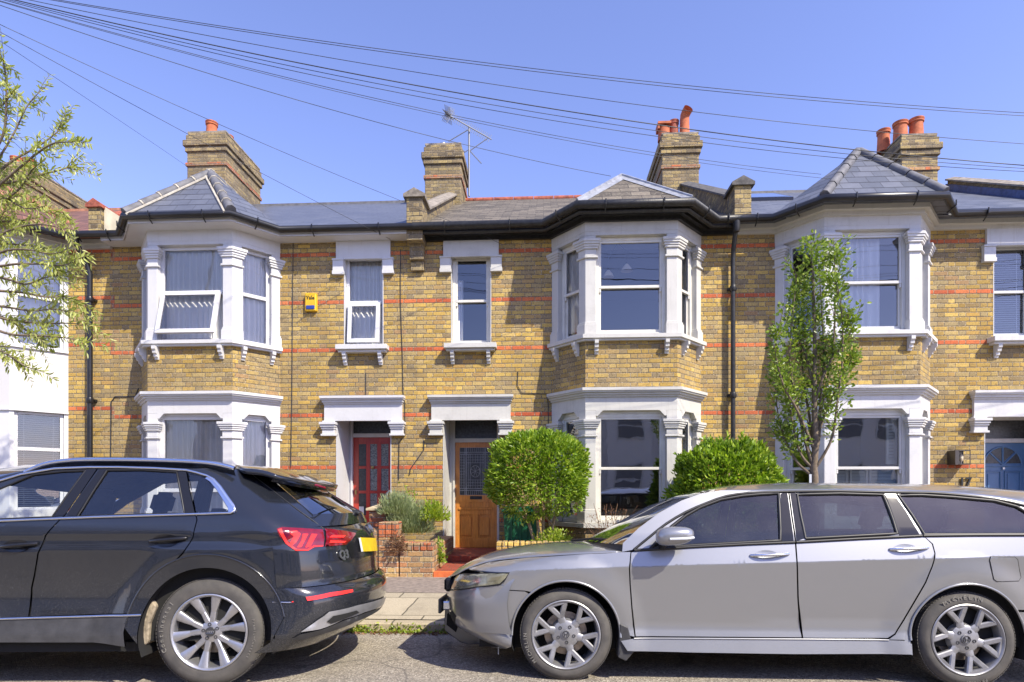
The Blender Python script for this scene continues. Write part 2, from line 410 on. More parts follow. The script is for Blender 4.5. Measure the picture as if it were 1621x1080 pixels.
# ground
t = NT('asphalt'); g_ = t.geo()
ag = t.n('ShaderNodeTexVoronoi', {'Vector': g_, 'Scale': 95.0}); sp = t.n('ShaderNodeSeparateColor', {0: ag.outputs['Color']}).outputs[0]
c_ = t.ramp(sp, [(0, (.15, .13, .10)), (.35, (.26, .225, .175)), (.7, (.36, .315, .245)), (.97, (.56, .50, .40))])
c_ = t.mix(t.maprange(t.noise(g_, .9, 6, .65), .38, .68, 0, .5), c_, (.20, .18, .155))
c_ = t.mix(t.maprange(t.noise(g_, 5, 5, .7), .56, .72, 0, .45), c_, (.13, .12, .105))
c_ = t.mix(t.maprange(t.noise(g_, 1.7, 3, .5, 1.0), .60, .66, 0, .55), c_, (.085, .078, .07))
c_ = t.mix(t.maprange(t.noise(g_, 11, 4, .7), .66, .72, 0, .5), c_, (.05, .045, .04))
vc = t.n('ShaderNodeTexVoronoi', {'Vector': t.n('ShaderNodeVectorMath', {0: g_, 1: t.n('ShaderNodeTexNoise', {'Vector': g_, 'Scale': 1.5}).outputs['Color']}, operation='ADD').outputs[0], 'Scale': .30}, feature='DISTANCE_TO_EDGE')
c_ = t.mix(t.maprange(vc.outputs['Distance'], .002, .007, .45, 0), c_, (.06, .055, .05))
t.bsdf(c_, .93, 0, t.bump(t.math('ADD', ag.outputs['Distance'], t.noise(g_, 200, 2)), .9, .006)); M['asphalt'] = t.m
def slab(name, base, sx, sy, ox=0, oy=0, joint=.011):
    t = NT(name); g = t.geo(); sep = t.n('ShaderNodeSeparateXYZ', {0: g})
    wob = t.math('MULTIPLY', t.math('SUBTRACT', t.noise(g, 3, 3), .5), .03)
    X = t.math('DIVIDE', t.math('ADD', sep.outputs[0], t.math('ADD', wob, 60.0 + ox)), sx); Y = t.math('DIVIDE', t.math('ADD', sep.outputs[1], t.math('ADD', wob, 60.0 + oy)), sy)
    fy = t.math('FRACT', Y); iy = t.math('FLOOR', Y); X = t.math('ADD', X, t.math('MULTIPLY', iy, .37)); fx = t.math('FRACT', X); ix = t.math('FLOOR', X)
    dx = t.math('MULTIPLY', t.math('MINIMUM', fx, t.math('SUBTRACT', 1.0, fx)), sx); dy = t.math('MULTIPLY', t.math('MINIMUM', fy, t.math('SUBTRACT', 1.0, fy)), sy)
    d = t.math('MINIMUM', dx, dy)
    wn = t.n('ShaderNodeTexWhiteNoise', {0: t.n('ShaderNodeCombineXYZ', {0: ix, 1: iy}).outputs[0]}, noise_dimensions='3D')
    c = t.ramp(wn.outputs[0], [(0, tuple(b * .86 for b in base)), (.5, base), (1, tuple(min(1, b * 1.12) for b in base))])
    c = t.mix(1.0, c, t.ramp(t.noise(g, 70, 5, .75), [(.3, (.6, .6, .6)), (.55, (1, 1, 1)), (.8, (1.3, 1.3, 1.3))]), 'MULTIPLY')
    c = t.mix(t.maprange(t.noise(g, 4, 5, .7), .5, .75, 0, .5), c, tuple(b * .5 for b in base))
    jm = t.maprange(d, joint * .5, joint)
    c = t.mix(jm, (.10, .09, .06), c)
    t.bsdf(c, .92, 0, t.bump(t.math('ADD', jm, t.math('MULTIPLY', t.noise(g, 90, 3), .4)), .6, .006)); return t.m
M['paving'] = slab('pavement_slab', (.40, .345, .245), .62, .80, .42, -.05)
M['kerbstone'] = slab('granite_kerb', (.40, .34, .23), .92, 4.0, .2, 1.7)
M['patch'] = simple('tarmac_patch', (.22, .18, .15), .95, var=.35, vscale=14, bump=1.0, bscale=150)
M['mortar_line'] = simple('pale_edging_mortar', (.58, .55, .47), .9, var=.2)
M['soil'] = simple('garden_soil', (.09, .065, .04), 1, var=.4, vscale=20, bump=1)
M['earth'] = simple('ground_earth', (.12, .11, .07), 1, var=.3, vscale=.3)
M['tile_red'] = slab('quarry_tile', (.30, .055, .028), .155, .155, 0, 0, .006)
M['tile_orange'] = simple('orange_quarry_tile', (.60, .14, .04), .6, var=.25, vscale=15)
# plants
def leaf_mat(name, c0, c1, c2, tr=.35, rough=.38):
    t = NT(name); g = t.n('ShaderNodeNewGeometry')
    rnd = g.outputs['Random Per Island']
    nz = t.noise(g.outputs['Position'], 5, 3)
    c = t.ramp(rnd, [(0, c0), (.5, c1), (1, c2)])
    c = t.mix(t.maprange(nz, .35, .65, 0, .5), c, c1)
    p = t.n('ShaderNodeBsdfPrincipled', {'Base Color': c, 'Roughness': rough})
    tl = t.n('ShaderNodeBsdfTranslucent', {'Color': t.mix(1.0, c, (1.3, 1.35, .6), 'MULTIPLY')})
    mx = t.n('ShaderNodeMixShader', {0: tr, 1: p.outputs[0], 2: tl.outputs[0]}); t.t.links.new(mx.outputs[0], t.out.inputs[0]); return t.m
M['leaf_hedge'] = leaf_mat('glossy_hedge_leaf', (.05, .10, .010), (.20, .33, .025), (.50, .60, .08))
M['leaf_pear'] = leaf_mat('street_tree_leaf', (.07, .13, .02), (.20, .30, .04), (.42, .48, .10))
M['leaf_cherry'] = leaf_mat('narrow_tree_leaf', (.22, .27, .05), (.42, .46, .12), (.64, .64, .28), .4)
M['leaf_lav'] = leaf_mat('grey_green_leaf', (.17, .22, .11), (.28, .34, .17), (.42, .46, .26), .3, .6)
M['leaf_lime'] = leaf_mat('lime_leaf', (.12, .20, .02), (.30, .40, .04), (.48, .52, .08), .35)
M['leaf_dry'] = leaf_mat('dry_brown_leaf', (.10, .05, .03), (.22, .11, .06), (.36, .22, .12), .2, .8)
M['bark'] = simple('grey_brown_bark', (.17, .13, .09), .95, var=.4, vscale=25, bump=.8, bscale=60)
M['bark_pale'] = simple('pale_brown_stem', (.36, .26, .16), .9, var=.35, vscale=20, bump=.8, bscale=60)
# cars
def carpaint(name, col, metal, rough, dust, dustcol=(.34, .31, .26), zlow=.0, zhigh=.9, flake=0.0):
    t = NT(name); g = t.geo(); sep = t.n('ShaderNodeSeparateXYZ', {0: g})
    spk = t.maprange(t.noise(g, 170, 3, .8), .55, .72, 0, 1)
    film = t.maprange(t.noise(g, 2.2, 5, .6), .3, .75)
    low = t.maprange(sep.outputs[2], zlow, zhigh, 1, .12)
    f = t.math('MULTIPLY', t.math('ADD', t.math('MULTIPLY', spk, .9), t.math('MULTIPLY', film, .16)), t.math('MULTIPLY', low, dust))
    f = t.math('MINIMUM', f, .85)
    c = t.mix(f, col, dustcol)
    t.bsdf(c, t.maprange(f, 0, .5, rough, .7), t.math('MULTIPLY', t.math('SUBTRACT', 1.0, f), metal), None, Coat_Weight=t.maprange(f, 0, .5, 1.0, .1), Coat_Roughness=.04); return t.m
M['paint_black'] = carpaint('black_car_paint', (.016, .019, .027), .3, .15, .55)
M['paint_silver'] = carpaint('silver_car_paint', (.29, .295, .305), .52, .30, .25)
M['clad'] = simple('dusty_dark_cladding', (.045, .045, .048), .5, var=.35, vscale=8, bump=.2)
M['trim_chrome'] = simple('satin_chrome_trim', (.75, .76, .80), .18, 1.0)
M['trim_black'] = simple('black_rubber_trim', (.012, .012, .013), .45)
M['gloss_black'] = simple('gloss_black_trim', (.012, .012, .014), .12)
M['tyre'] = None
t = NT('dusty_tyre_rubber'); g_ = t.geo()
c_ = t.mix(t.maprange(t.noise(g_, 9, 5, .6), .35, .7, .15, .6), (.045, .043, .042), (.14, .128, .112)); t.bsdf(c_, .8, 0, t.bump(t.noise(g_, 90, 2), .3, .003)); M['tyre'] = t.m
M['tyre_mark'] = simple('raised_tyre_lettering', (.20, .19, .17), .8)
M['rim'] = simple('silver_alloy', (.46, .46, .48), .36, .8, var=.15, vscale=9)
M['rim_dull'] = simple('dull_silver_alloy', (.30, .30, .31), .42, .6, var=.25, vscale=12)
M['disc'] = simple('brake_disc_metal', (.32, .27, .22), .4, .8, var=.4, vscale=15)
M['dark'] = simple('dark_underbody', (.012, .012, .012), .9)
M['red_lens'] = simple('red_lamp_lens', (.17, .002, .010), .08, var=.25, vscale=22, Coat_Weight=1.0)
M['red_bright'] = simple('bright_red_reflector', (.85, .035, .03), .25)
M['red_deep'] = simple('deep_red_lamp_inner', (.10, .002, .02), .15)
M['head_lens'] = None
t = NT('hazed_headlamp_lens'); g_ = t.geo()
t.bsdf(t.mix(t.maprange(t.noise(g_, 8, 4), .4, .65), (.14, .135, .085), (.38, .36, .24)), .18, .2, None, Coat_Weight=1.0); M['head_lens'] = t.m
M['plate_yellow'] = simple('yellow_number_plate', (.66, .45, .012), .5, var=.15, vscale=25)
M['plate_pale'] = simple('pale_plate_band', (.55, .58, .62), .4)
M['seat'] = simple('dark_seat_cloth', (.045, .047, .055), .85, var=.2, vscale=20)
M['silver_diff'] = simple('silver_bumper_insert', (.42, .42, .43), .35, .6, var=.15, vscale=10)
# ------------------------------------------------------------------ setting: ground
mb = MB(); mb.box(-160, 160, -160, 220, -.5, -.42); tag(mb.build('ground', M['earth']), None, None, kind='structure')
mb = MB()
prof = [(-30, -.2), (-16.2, -.10), (-14, 0), (-6.2, 0), (-5.5, road_z(-5.5)), (-4.8, road_z(-4.8)), (-4.22, road_z(-4.25))]
for (ya, za), (yb, zb) in zip(prof, prof[1:]):
    for k in range(24): mb.face([(-48 + 4 * k, ya, za), (-44 + 4 * k, ya, za), (-44 + 4 * k, yb, zb), (-48 + 4 * k, yb, zb)])
tag(mb.build('road', M['asphalt']), None, None, kind='structure')
mb = MB()
for k in range(60):
    x = -27.6 + k * .92
    mb.box(x + .004, x + .916, -4.25 + random.uniform(-.004, .004), -4.10, -.14, -.010 + random.uniform(-.003, .003))
tag(mb.build('kerb', M['kerbstone'], bevel=.012), None, None, kind='structure')
mb = MB()
for k in range(14): mb.face([(-28 + 4 * k, -4.10, pave_z(-4.10)), (-24 + 4 * k, -4.10, pave_z(-4.10)), (-24 + 4 * k, -1.9, pave_z(-1.9)), (-28 + 4 * k, -1.9, pave_z(-1.9))])
for k in range(14): mb.face([(-28 + 4 * k, -1.9, .094), (-24 + 4 * k, -1.9, .094), (-24 + 4 * k, .1, .094), (-28 + 4 * k, .1, .094)])
tag(mb.build('pavement', M['paving']), None, None, kind='structure')
# reinstated tarmac strip across the pavement and its pale edging
mb = MB(); a = at(560, 915, -1.9).x
mb.face([(-2.13, -2.9, pave_z(-2.9) + .004), (-.72, -2.9, pave_z(-2.9) + .004), (-.72, -1.93, pave_z(-1.93) + .004), (-2.13, -1.93, pave_z(-1.93) + .004)])
tag(mb.build('pavement_patch', M['patch']), None, None, kind='structure')
mb = MB()
mb.face([(-2.21, -4.08, pave_z(-4.08) + .006), (-2.155, -4.08, pave_z(-4.08) + .006), (-2.135, -1.93, pave_z(-1.93) + .006), (-2.19, -1.93, pave_z(-1.93) + .006)])
tag(mb.build('pavement_seam', M['mortar_line']), None, None, kind='structure')
mb = MB()
mb.box(-13, 8.5, -1.66, 0.0, .05, .15); tag(mb.build('front_garden_ground', M['soil']), None, None, kind='structure')

# ------------------------------------------------------------------ house parts
BD, BF, BW = .60, .715, 1.235       # bay depth, half front, half wall width
def baypath(c, w=BW): return [(c - w, 0.0), (c - BF, -BD), (c + BF, -BD), (c + w, 0.0)]
FAC = (BW - BF, BD); FL = math.hypot(*FAC)
def facets(c):
    """(origin, along, outward, length) for left facet, front, right facet"""
    p = baypath(c); r = []
    for i in range(3):
        a, b = Vector(p[i]), Vector(p[i + 1]); t = (b - a); L = t.length; t.normalize(); r.append((a, t, Vector((t.y, -t.x)), L))
    return r
def sash(parent, fr, w0, w1, z0, z1, depth, mat, gmat, style='sash', mid=.5, name='window', curtain=None, fw=.05):
    """window in a wall frame (o,t,n); returns frame object"""
    o, t, n = fr[:3]; m = MB(); d1 = -depth; d0 = d1 - .07
    B = lambda a0, a1, c0, c1, e0, e1: m.obox(o, t, n, a0, a1, c0, c1, e0, e1)
    B(w0, w0 + fw, d0, d1, z0, z1); B(w1 - fw, w1, d0, d1, z0, z1)
    B(w0 + fw, w1 - fw, d0, d1, z1 - fw, z1); B(w0 + fw, w1 - fw, d0, d1 + .02, z0, z0 + fw)
    zm = z0 + (z1 - z0) * mid; g = []
    if style == 'sash':
        s = .035
        a, b = w0 + fw, w1 - fw
        # upper sash, in front
        B(a, a + s, d0 + .02, d1 - .01, zm, z1 - fw); B(b - s, b, d0 + .02, d1 - .01, zm, z1 - fw)
        B(a + s, b - s, d0 + .02, d1 - .01, z1 - fw - s, z1 - fw); B(a, b, d0 + .015, d1 - .005, zm - .022, zm + .022)
        B(a, a + s, d0 - .02, d1 - .045, z0 + fw, zm - .022); B(b - s, b, d0 - .02, d1 - .045, z0 + fw, zm - .022)
        B(a + s, b - s, d0 - .02, d1 - .045, z0 + fw, z0 + fw + .06)
        for q in (a + .004, b - .034): B(q, q + .03, d0 + .03, d1 - .008, zm - .085, zm - .022)
        g = [(a + s, b - s, zm + .022, z1 - fw - s, d1 - .035), (a + s, b - s, z0 + fw + .06, zm - .022, d1 - .065)]
    elif style == 'split':      # fixed over fixed with a rail
        B(w0 + fw, w1 - fw, d0, d1 + .01, zm - .03, zm + .03)
        g = [(w0 + fw, w1 - fw, zm + .03, z1 - fw, d1 - .03), (w0 + fw, w1 - fw, z0 + fw, zm - .03, d1 - .03)]
    elif style == 'tophung':    # fixed above, open vent below (vent built by caller)
        B(w0 + fw, w1 - fw, d0, d1 + .01, zm - .03, zm + .03)
        g = [(w0 + fw, w1 - fw, zm + .03, z1 - fw, d1 - .03)]
    fo = m.build(name, mat, parent, bevel=.004)
    for (a, b, c, d, e) in g:
        q = MB(); P = lambda s_, z: (o[0] + t[0] * s_ + n[0] * e, o[1] + t[1] * s_ + n[1] * e, z)
        q.face([P(a, c), P(b, c), P(b, d), P(a, d)]); q.build('pane', gmat, fo)
    return fo
def vent(parent, fr, w0, w1, z0, z1, depth, mat, gmat, ang):
    """top-hung light swung outwards"""
    o, t, n = fr[:3]; m = MB(); H = z1 - z0; ca, sa = math.cos(ang), math.sin(ang)
    def P(a, h, d):  # h down from hinge, d outward of the sash face
        out = -depth + .03 + h * sa + d * ca; z = z1 - h * ca + d * sa
        return (o[0] + t[0] * a + n[0] * out, o[1] + t[1] * a + n[1] * out, z)
    def bar(a0, a1, h0, h1):
        c = [P(a0, h0, 0), P(a1, h0, 0), P(a1, h1, 0), P(a0, h1, 0), P(a0, h0, .05), P(a1, h0, .05), P(a1, h1, .05), P(a0, h1, .05)]
        for f in ((0, 1, 2, 3), (7, 6, 5, 4), (0, 4, 5, 1), (1, 5, 6, 2), (2, 6, 7, 3), (3, 7, 4, 0)): m.face([c[i] for i in f])
    s = .065
    bar(w0, w1, 0, s); bar(w0, w1, H - s, H); bar(w0, w0 + s, s, H - s); bar(w1 - s, w1, s, H - s)
    f = m.build('opening_light', mat, parent, bevel=.004)
    q = MB(); q.face([P(w0 + s, H - s, .03), P(w1 - s, H - s, .03), P(w1 - s, s, .03), P(w0 + s, s, .03)]); q.build('pane', gmat, f)
def curtain(label, fr, w0, w1, z0, z1, depth, mat, group=None, folds=13, amp=.026, cat='curtain', scallop=0):
    o, t, n = fr[:3]; m = MB(); N = 90; rnd = random.Random(int(w0 * 1000 + z0 * 77 + o[0] * 31)); ph = rnd.random() * 6
    cols = []
    for i in range(N + 1):
        s_ = i / N; a = w0 + (w1 - w0) * s_
        d = -depth - amp * (1 + math.sin(s_ * folds * 2 * math.pi + ph + 1.7 * math.sin(s_ * 9 + ph)))
        lo = z0 + (scallop * abs(math.sin(s_ * folds * .5 * math.pi)) if scallop else 0)
        cols.append((a, d, lo))
    P = lambda a, d, z: (o[0] + t[0] * a + n[0] * d, o[1] + t[1] * a + n[1] * d, z)
    b = len(m.v)
    for (a, d, lo) in cols:
        m.v.append(Vector(P(a, d, lo))); m.v.append(Vector(P(a, -depth - amp + (d + depth + amp) * .5, z1)))
    for i in range(N): m.f.append((b + 2 * i, b + 2 * i + 2, b + 2 * i + 3, b + 2 * i + 1)); m.m.append(0)
    c = m.v[b]; org = (c.x, c.y, z0)
    ob = m.build('curtain' if cat == 'curtain' else 'window_blind', mat, None, smooth=80, origin=org)
    tag(ob, label, cat, group); return ob
def blind(label, fr, w0, w1, z0, z1, depth, mat, group=None, pitch=.035, tilt=.6):
    o, t, n = fr[:3]; m = MB(); k = int((z1 - z0) / pitch)
    P = lambda a, d, z: (o[0] + t[0] * a + n[0] * d, o[1] + t[1] * a + n[1] * d, z)
    for i in range(k):
        z = z0 + i * pitch; dz = pitch * .42 * math.sin(tilt) * 2; dd = .018
        m.face([P(w0, -depth, z), P(w1, -depth, z), P(w1, -depth - dd, z + dz), P(w0, -depth - dd, z + dz)])
    for a in (w0 + .1, w1 - .1): m.obox(o, t, n, a, a + .008, -depth + .001, -depth + .003, z0, z1)
    m.obox(o, t, n, w0, w1, -depth - .03, -depth, z1 - .03, z1)
    ob = m.build('window_blind', mat, None, origin=P(w0, -depth, z0)); tag(ob, label, 'blind', group); return ob
WF = lambda c: (Vector((c, 0)), Vector((1, 0)), Vector((0, -1)))
def capital(m, path, z0, z1, ext=.0):
    H = z1 - z0
    m.ribbon(path, .028, .05, z0, z0 + .03, .028)
    m.ribbon(path, .006, .05, z0 + .035, z0 + H * .48, .006)
    m.ribbon(path, .03, .05, z0 + H * .48, z0 + H * .60, .03)
    m.ribbon(path, .042, .05, z0 + H * .60, z0 + H * .72, .042)
    m.ribbon(path, .058, .05, z0 + H * .72, z0 + H * .84, .058)
    m.ribbon(path, .070, .05, z0 + H * .84, z1, .070)
def bay_piers(c, wf=.165, ws=.15):
    p = [Vector(q) for q in baypath(c)]
    u0 = (p[1] - p[0]).normalized(); u2 = (p[3] - p[2]).normalized()
    return [[p[0], p[0] + u0 * ws], [p[1] - u0 * ws, p[1], p[1] + Vector((wf, 0))],
            [p[2] - Vector((wf, 0)), p[2], p[2] + u2 * ws], [p[3] - u2 * ws, p[3]]]
def bracket(m, o, t, n, a, z1, d=.12, w=.06, h=.21):
    """little stepped scroll bracket"""
    prof = [(0, 0), (d, 0), (d, -.05), (d * .8, -.075), (d * .78, -.11), (d * .5, -.13), (d * .5, -.165), (d * .28, -.18), (d * .2, -h), (0, -h)]
    b = len(m.v)
    for s_ in (0, w):
        for (dd, dz) in prof: m.v.append(Vector((o[0] + t[0] * (a + s_) + n[0] * dd, o[1] + t[1] * (a + s_) + n[1] * dd, z1 + dz)))
    k = len(prof)
    for i in range(k): j = (i + 1) % k; m.f.append((b + i, b + j, b + k + j, b + k + i)); m.m.append(0)
    m.f.append(tuple(b + i for i in range(k))[::-1]); m.m.append(0); m.f.append(tuple(b + k + i for i in range(k))); m.m.append(0)

EV0, EVY, RIDGEY, RIDGEZ = 5.68, -.28, 4.2, 8.24
SL = (RIDGEZ - EV0) / (RIDGEY - EVY)
def rz(y): return EV0 + (y - EVY) * SL

def house(h):
    """h: dict of the measures and finishes of one terraced house"""
    root = thing('terraced_house', h['label'], 'house', ((h['xa'] + h['xb']) / 2, 0, .094), 'terraced houses along the street')
    W, BR = h['white'], h['brick']; c = h['bay']; dc = h['door']; xa, xb = h['xa'], h['xb']
    dhw = .465; dtop = 2.551
    holes = [(c - BW + .02, c + BW - .02, .15, 5.50)]
    if dc is not None:
        holes.append((h.get('d0', dc - dhw), h.get('d1', dc + dhw), .0, dtop)); holes.append((dc - .33, dc + .33, 3.70, 5.30))
    m = MB(); wallgrid(m, xa, xb, -.05, 5.60, holes, 0.0)
    if dc is not None:
        a0, a1 = h.get('d0', dc - dhw), h.get('d1', dc + dhw)
    m.build('wall', BR, root)
    # reveals in white
    if dc is not None:
        m = MB()
        for (p, q, z0, z1, dep) in ((a0, a1, .10, dtop, .66), (dc - .33, dc + .33, 3.70, 5.30, .22)):
            m.box(p - .012, p, -.004, dep, z0, z1 + .012); m.box(q, q + .012, -.004, dep, z0, z1 + .012); m.box(p, q, -.004, dep, z1, z1 + .012)
        m.build('reveal', h.get('trim', W), root)
    # ---- roof
    m = MB(); X0, X1 = xa, xb
    m.face([(X0, EVY, EV0), (X1, EVY, EV0), (X1, RIDGEY, RIDGEZ), (X0, RIDGEY, RIDGEZ)])
    m.face([(X1, 8.6, EV0), (X0, 8.6, EV0), (X0, RIDGEY, RIDGEZ), (X1, RIDGEY, RIDGEZ)])
    m.face([(X0, EVY, EV0 - .05), (X0, EVY, EV0), (X1, EVY, EV0), (X1, EVY, EV0 - .05)][::-1])
    m.face([(X0, EVY, EV0 - .05), (X1, EVY, EV0 - .05), (X1, 8.6, EV0 - .05), (X0, 8.6, EV0 - .05)])
    roof = m.build('roof', h['roof'], root)
    m = MB()
    if h.get('ridge_tiles'):
        k = int((X1 - X0) / .45)
        for i in range(k):
            x0 = X0 + i * (X1 - X0) / k; x1 = x0 + (X1 - X0) / k - .012
            m.tube([(x0, RIDGEY, RIDGEZ), (x1, RIDGEY, RIDGEZ)], .065, 10)
    else: m.box(X0, X1, RIDGEY - .05, RIDGEY + .05, RIDGEZ - .03, RIDGEZ + .03)
    m.build('ridge', h['ridge'], roof, smooth=40)
    # bay roof
    eo = .33; E = ribbon_poly([(c - BW - .5, 0)] + baypath(c) + [(c + BW + .5, 0)], eo, 0)[:6]
    C1, O1, O2, C2 = [(p[0], p[1], EV0) for p in E[1:5]]
    az_ = h['apex_z']; fy = h.get('apex_y', -.05); fx = c + h.get('apex_dx', 0)
    ry = EVY + (az_ - EV0) / SL + .15
    Fp, Rp = (fx, fy, az_), (fx, ry, az_)
    m = MB(); m.face([O1, O2, Fp]); m.face([C1, O1, Fp]); m.face([C1, Fp, Rp]); m.face([O2, C2, Fp]); m.face([C2, Rp, Fp])
    lo = -.05
    for A, B in ((C1, O1), (O1, O2), (O2, C2)):
        m.face([(A[0], A[1], A[2] + lo), (B[0], B[1], B[2] + lo), B, A])
    m.face([(p[0], p[1], EV0 + lo) for p in (C2, O2, O1, C1)][::-1])
    br = m.build('bay_roof', h.get('bayroof', h['roof']), root)
    # hips and ridge
    hp = h.get('hip', 'tile')
    m = MB(); mm = MB()
    for A, B in ((O1, Fp), (O2, Fp), (Rp, Fp)):
        A, B = Vector(A), Vector(B); L = (B - A).length
        if hp == 'flash':
            d = (B - A).normalized(); sd = d.cross(Vector((0, 0, 1))).normalized(); 
            for s_ in (-1, 1):
                dn = Vector((0, 0, -.055))
                m.face([A + Vector((0, 0, .03)), B + Vector((0, 0, .03)), B + sd * .10 * s_ + dn, A + sd * .10 * s_ + dn][::s_])
            m.tube([A + Vector((0, 0, .03)), B + Vector((0, 0, .03))], .022, 6)
        else:
            k = max(3, int(L / .33))
            for i in range(k):
                p0 = A.lerp(B, i / k); p1 = A.lerp(B, (i + 1) / k - .02 / L)
                m.tube([p0 + Vector((0, 0, .0)), p1 + Vector((0, 0, .0))], .085 if hp == 'tile' else .075, 8, True, .07)
                if hp == 'tile': mm.tube([p1 - (B - A).normalized() * .012, p1 + (B - A).normalized() * .016], .082, 8)
            if hp == 'tile':
                d = (B - A).normalized(); sd = d.cross(Vector((0, 0, 1))).normalized()
                for s_ in (-1, 1):
                    mm.tube([A + sd * .095 * s_ - Vector((0, 0, .055)), B + sd * .095 * s_ - Vector((0, 0, .055))], .022, 6)
    m.build('hip_tiles' if hp != 'flash' else 'hip_flashing', h.get('hipmat', M['ridge_grey']), br, smooth=50)
    if mm.v: mm.build('hip_mortar', M['mortar_pale'], br)
    # ---- eaves: fascia, soffit, gutter
    epath = [(xa, 0)] + baypath(c) + [(xb, 0)]
    if h['eaves'] == 'white':
        m = MB(); m.ribbon(epath, .27, .02, 5.535, 5.56); m.ribbon(epath, .285, -.262, 5.535, 5.655); m.build('soffit', M['upvc'], root)
    else:
        m = MB(); m.ribbon(epath, .06, .0, 5.50, 5.56); m.ribbon(epath, .13, 0, 5.56, 5.66)
        m.build('fascia', M['black_old'] if h['eaves'] == 'old' else M['cream'], root)
    def gpath(off, z):
        return [Vector((p[0], p[1], z)) for p in ribbon_poly(epath, off, 0)[:6]]
    m = MB(); r_ = h.get('gut_r', .055)
    m.tube(gpath(.285 + r_ + .005, 5.625), r_, 10)
    if h['eaves'] == 'old':
        m.tube(gpath(.24, 5.56), .04, 8)
    for A, B in zip(gpath(.285 + r_, 5.625), gpath(.285 + r_, 5.625)[1:]):
        L = (B - A).length; k = max(1, int(L / .75))
        for i in range(k):
            p = A.lerp(B, (i + .5) / k); d = (B - A).normalized(); nrm = Vector((d.y, -d.x, 0))
            m.tube([p + nrm * (r_ + .008) + Vector((0, 0, .05)), p + nrm * (r_ + .006) - Vector((0, 0, .03)), p - Vector((0, 0, r_ + .02)), p - nrm * .05 - Vector((0, 0, r_ + .05))], .011, 6)
    m.build('gutter', M['black_pl'] if h['eaves'] != 'old' else M['black_old'], root, smooth=50)
    # ---- bay
    F3 = facets(c); zs = h.get('zs', 0.0)
    if h.get('plain_bay'):
        for z0, z1 in ((2.62, 3.70), (-.05, .95), (5.30, 5.56)):
            m = MB(); m.prism(baypath(c), z0, z1); m.build('bay_wall', M['render_white'], root)
        m = MB()
        for P in bay_piers(c, .22, .06) + [None]:
            if P is None: continue
            for zz0, zz1 in ((.95, 2.62), (3.72, 5.30)): m = MB(); m.ribbon(P, .0, .12, zz0, zz1); m.build('bay_mullion', M['upvc'], root)
        m = MB(); m.ribbon(baypath(c), .035, .05, 3.68, 3.72); m.build('bay_sill', M['upvc'], root)
        m = MB(); m.ribbon(baypath(c), .03, .05, 2.62, 2.65); m.build('bay_drip', M['upvc'], root)
        for i, (o, t_, n_, L) in enumerate(F3):
            w0, w1 = (.225, L - .225) if i == 1 else (.062, L - .062)
            for z0, z1, mid in ((3.72, 5.30, .55), (.95, 2.62, .62)):
                sash(root, (o, t_, n_), w0, w1, z0, z1, .04, M['upvc'], M['glass'], 'split', mid)
    else:
        for zz0, zz1 in ((2.86, 3.70), (-.05, .70)): m = MB(); m.prism(baypath(c), zz0, zz1); m.build('bay_wall', h.get('baybrick', BR), root)
        m = MB(); m.prism([(p[0], p[1]) for p in baypath(c)], 5.30, 5.56)
        m.ribbon(baypath(c), .006, .05, 5.36, 5.555)
        m.build('bay_frieze', W, root)
        m = MB(); m.prism(baypath(c), 2.544, 2.86)
        # shouldered heads
        for i, (o, t_, n_, L) in enumerate(F3):
            pw = .165 if i == 1 else .15
            for a, sg in ((pw, 1), (L - pw, -1)):
                P = lambda s_, d: (o[0] + t_[0] * s_ + n_[0] * d, o[1] + t_[1] * s_ + n_[1] * d)
                b = len(m.v)
                for d in (-.02, -.14):
                    for (s_, z) in ((a, 2.544), (a, 2.46), (a + sg * .03, 2.46), (a + sg * .11, 2.544)):
                        q = P(s_, d + .02 - .0); m.v.append(Vector((q[0], q[1], z)))
                for f in ((0, 1, 2, 3), (7, 6, 5, 4), (0, 4, 5, 1), (1, 5, 6, 2), (2, 6, 7, 3)): m.f.append(tuple(b + k for k in f)); m.m.append(0)
        m.build('bay_lintel', W, root)
        m = MB(); m.ribbon(baypath(c), .03, .02, 2.755, 2.785); m.ribbon(baypath(c), .06, .02, 2.785, 2.82); m.ribbon(baypath(c), .095, .02, 2.82, 2.845); m.ribbon(baypath(c), .115, .02, 2.845, 2.89)
        m.build('cornice', W, root)
        m = MB(); m.ribbon(baypath(c), .10, .05, 3.665, 3.725); m.ribbon(baypath(c), .065, .02, 3.63, 3.665)
        m.build('bay_sill', W, root)
        for (o, t_, n_, L), pos in zip(F3, ((.10, L_ - .16) if False else (.12, .60), (.14, 1.23), (.13, .61))):
            for a in pos:
                m = MB(); bracket(m, o, t_, n_, a, 3.63); m.build('sill_bracket', W, root)
        m = MB(); m.ribbon(baypath(c), .07, .02, .70, .765); m.build('bay_base_sill', W, root)
        for P in bay_piers(c):
            m = MB()
            m.ribbon(P, .0, .14, .765, 2.544); m.ribbon(P, .028, .14, .765, .95, .015); m.ribbon(P, .014, .14, .95, .985, .008)
            capital(m, P, 2.13, 2.40); m.build('pilaster', W, root, bevel=.005)
            m = MB()
            m.ribbon(P, .0, .14, 3.725, 5.30); m.ribbon(P, .03, .14, 3.725, 3.90, .015); m.ribbon(P, .015, .14, 3.90, 3.935, .008)
            capital(m, P, 4.94, 5.235); m.build('pilaster', W, root, bevel=.005)
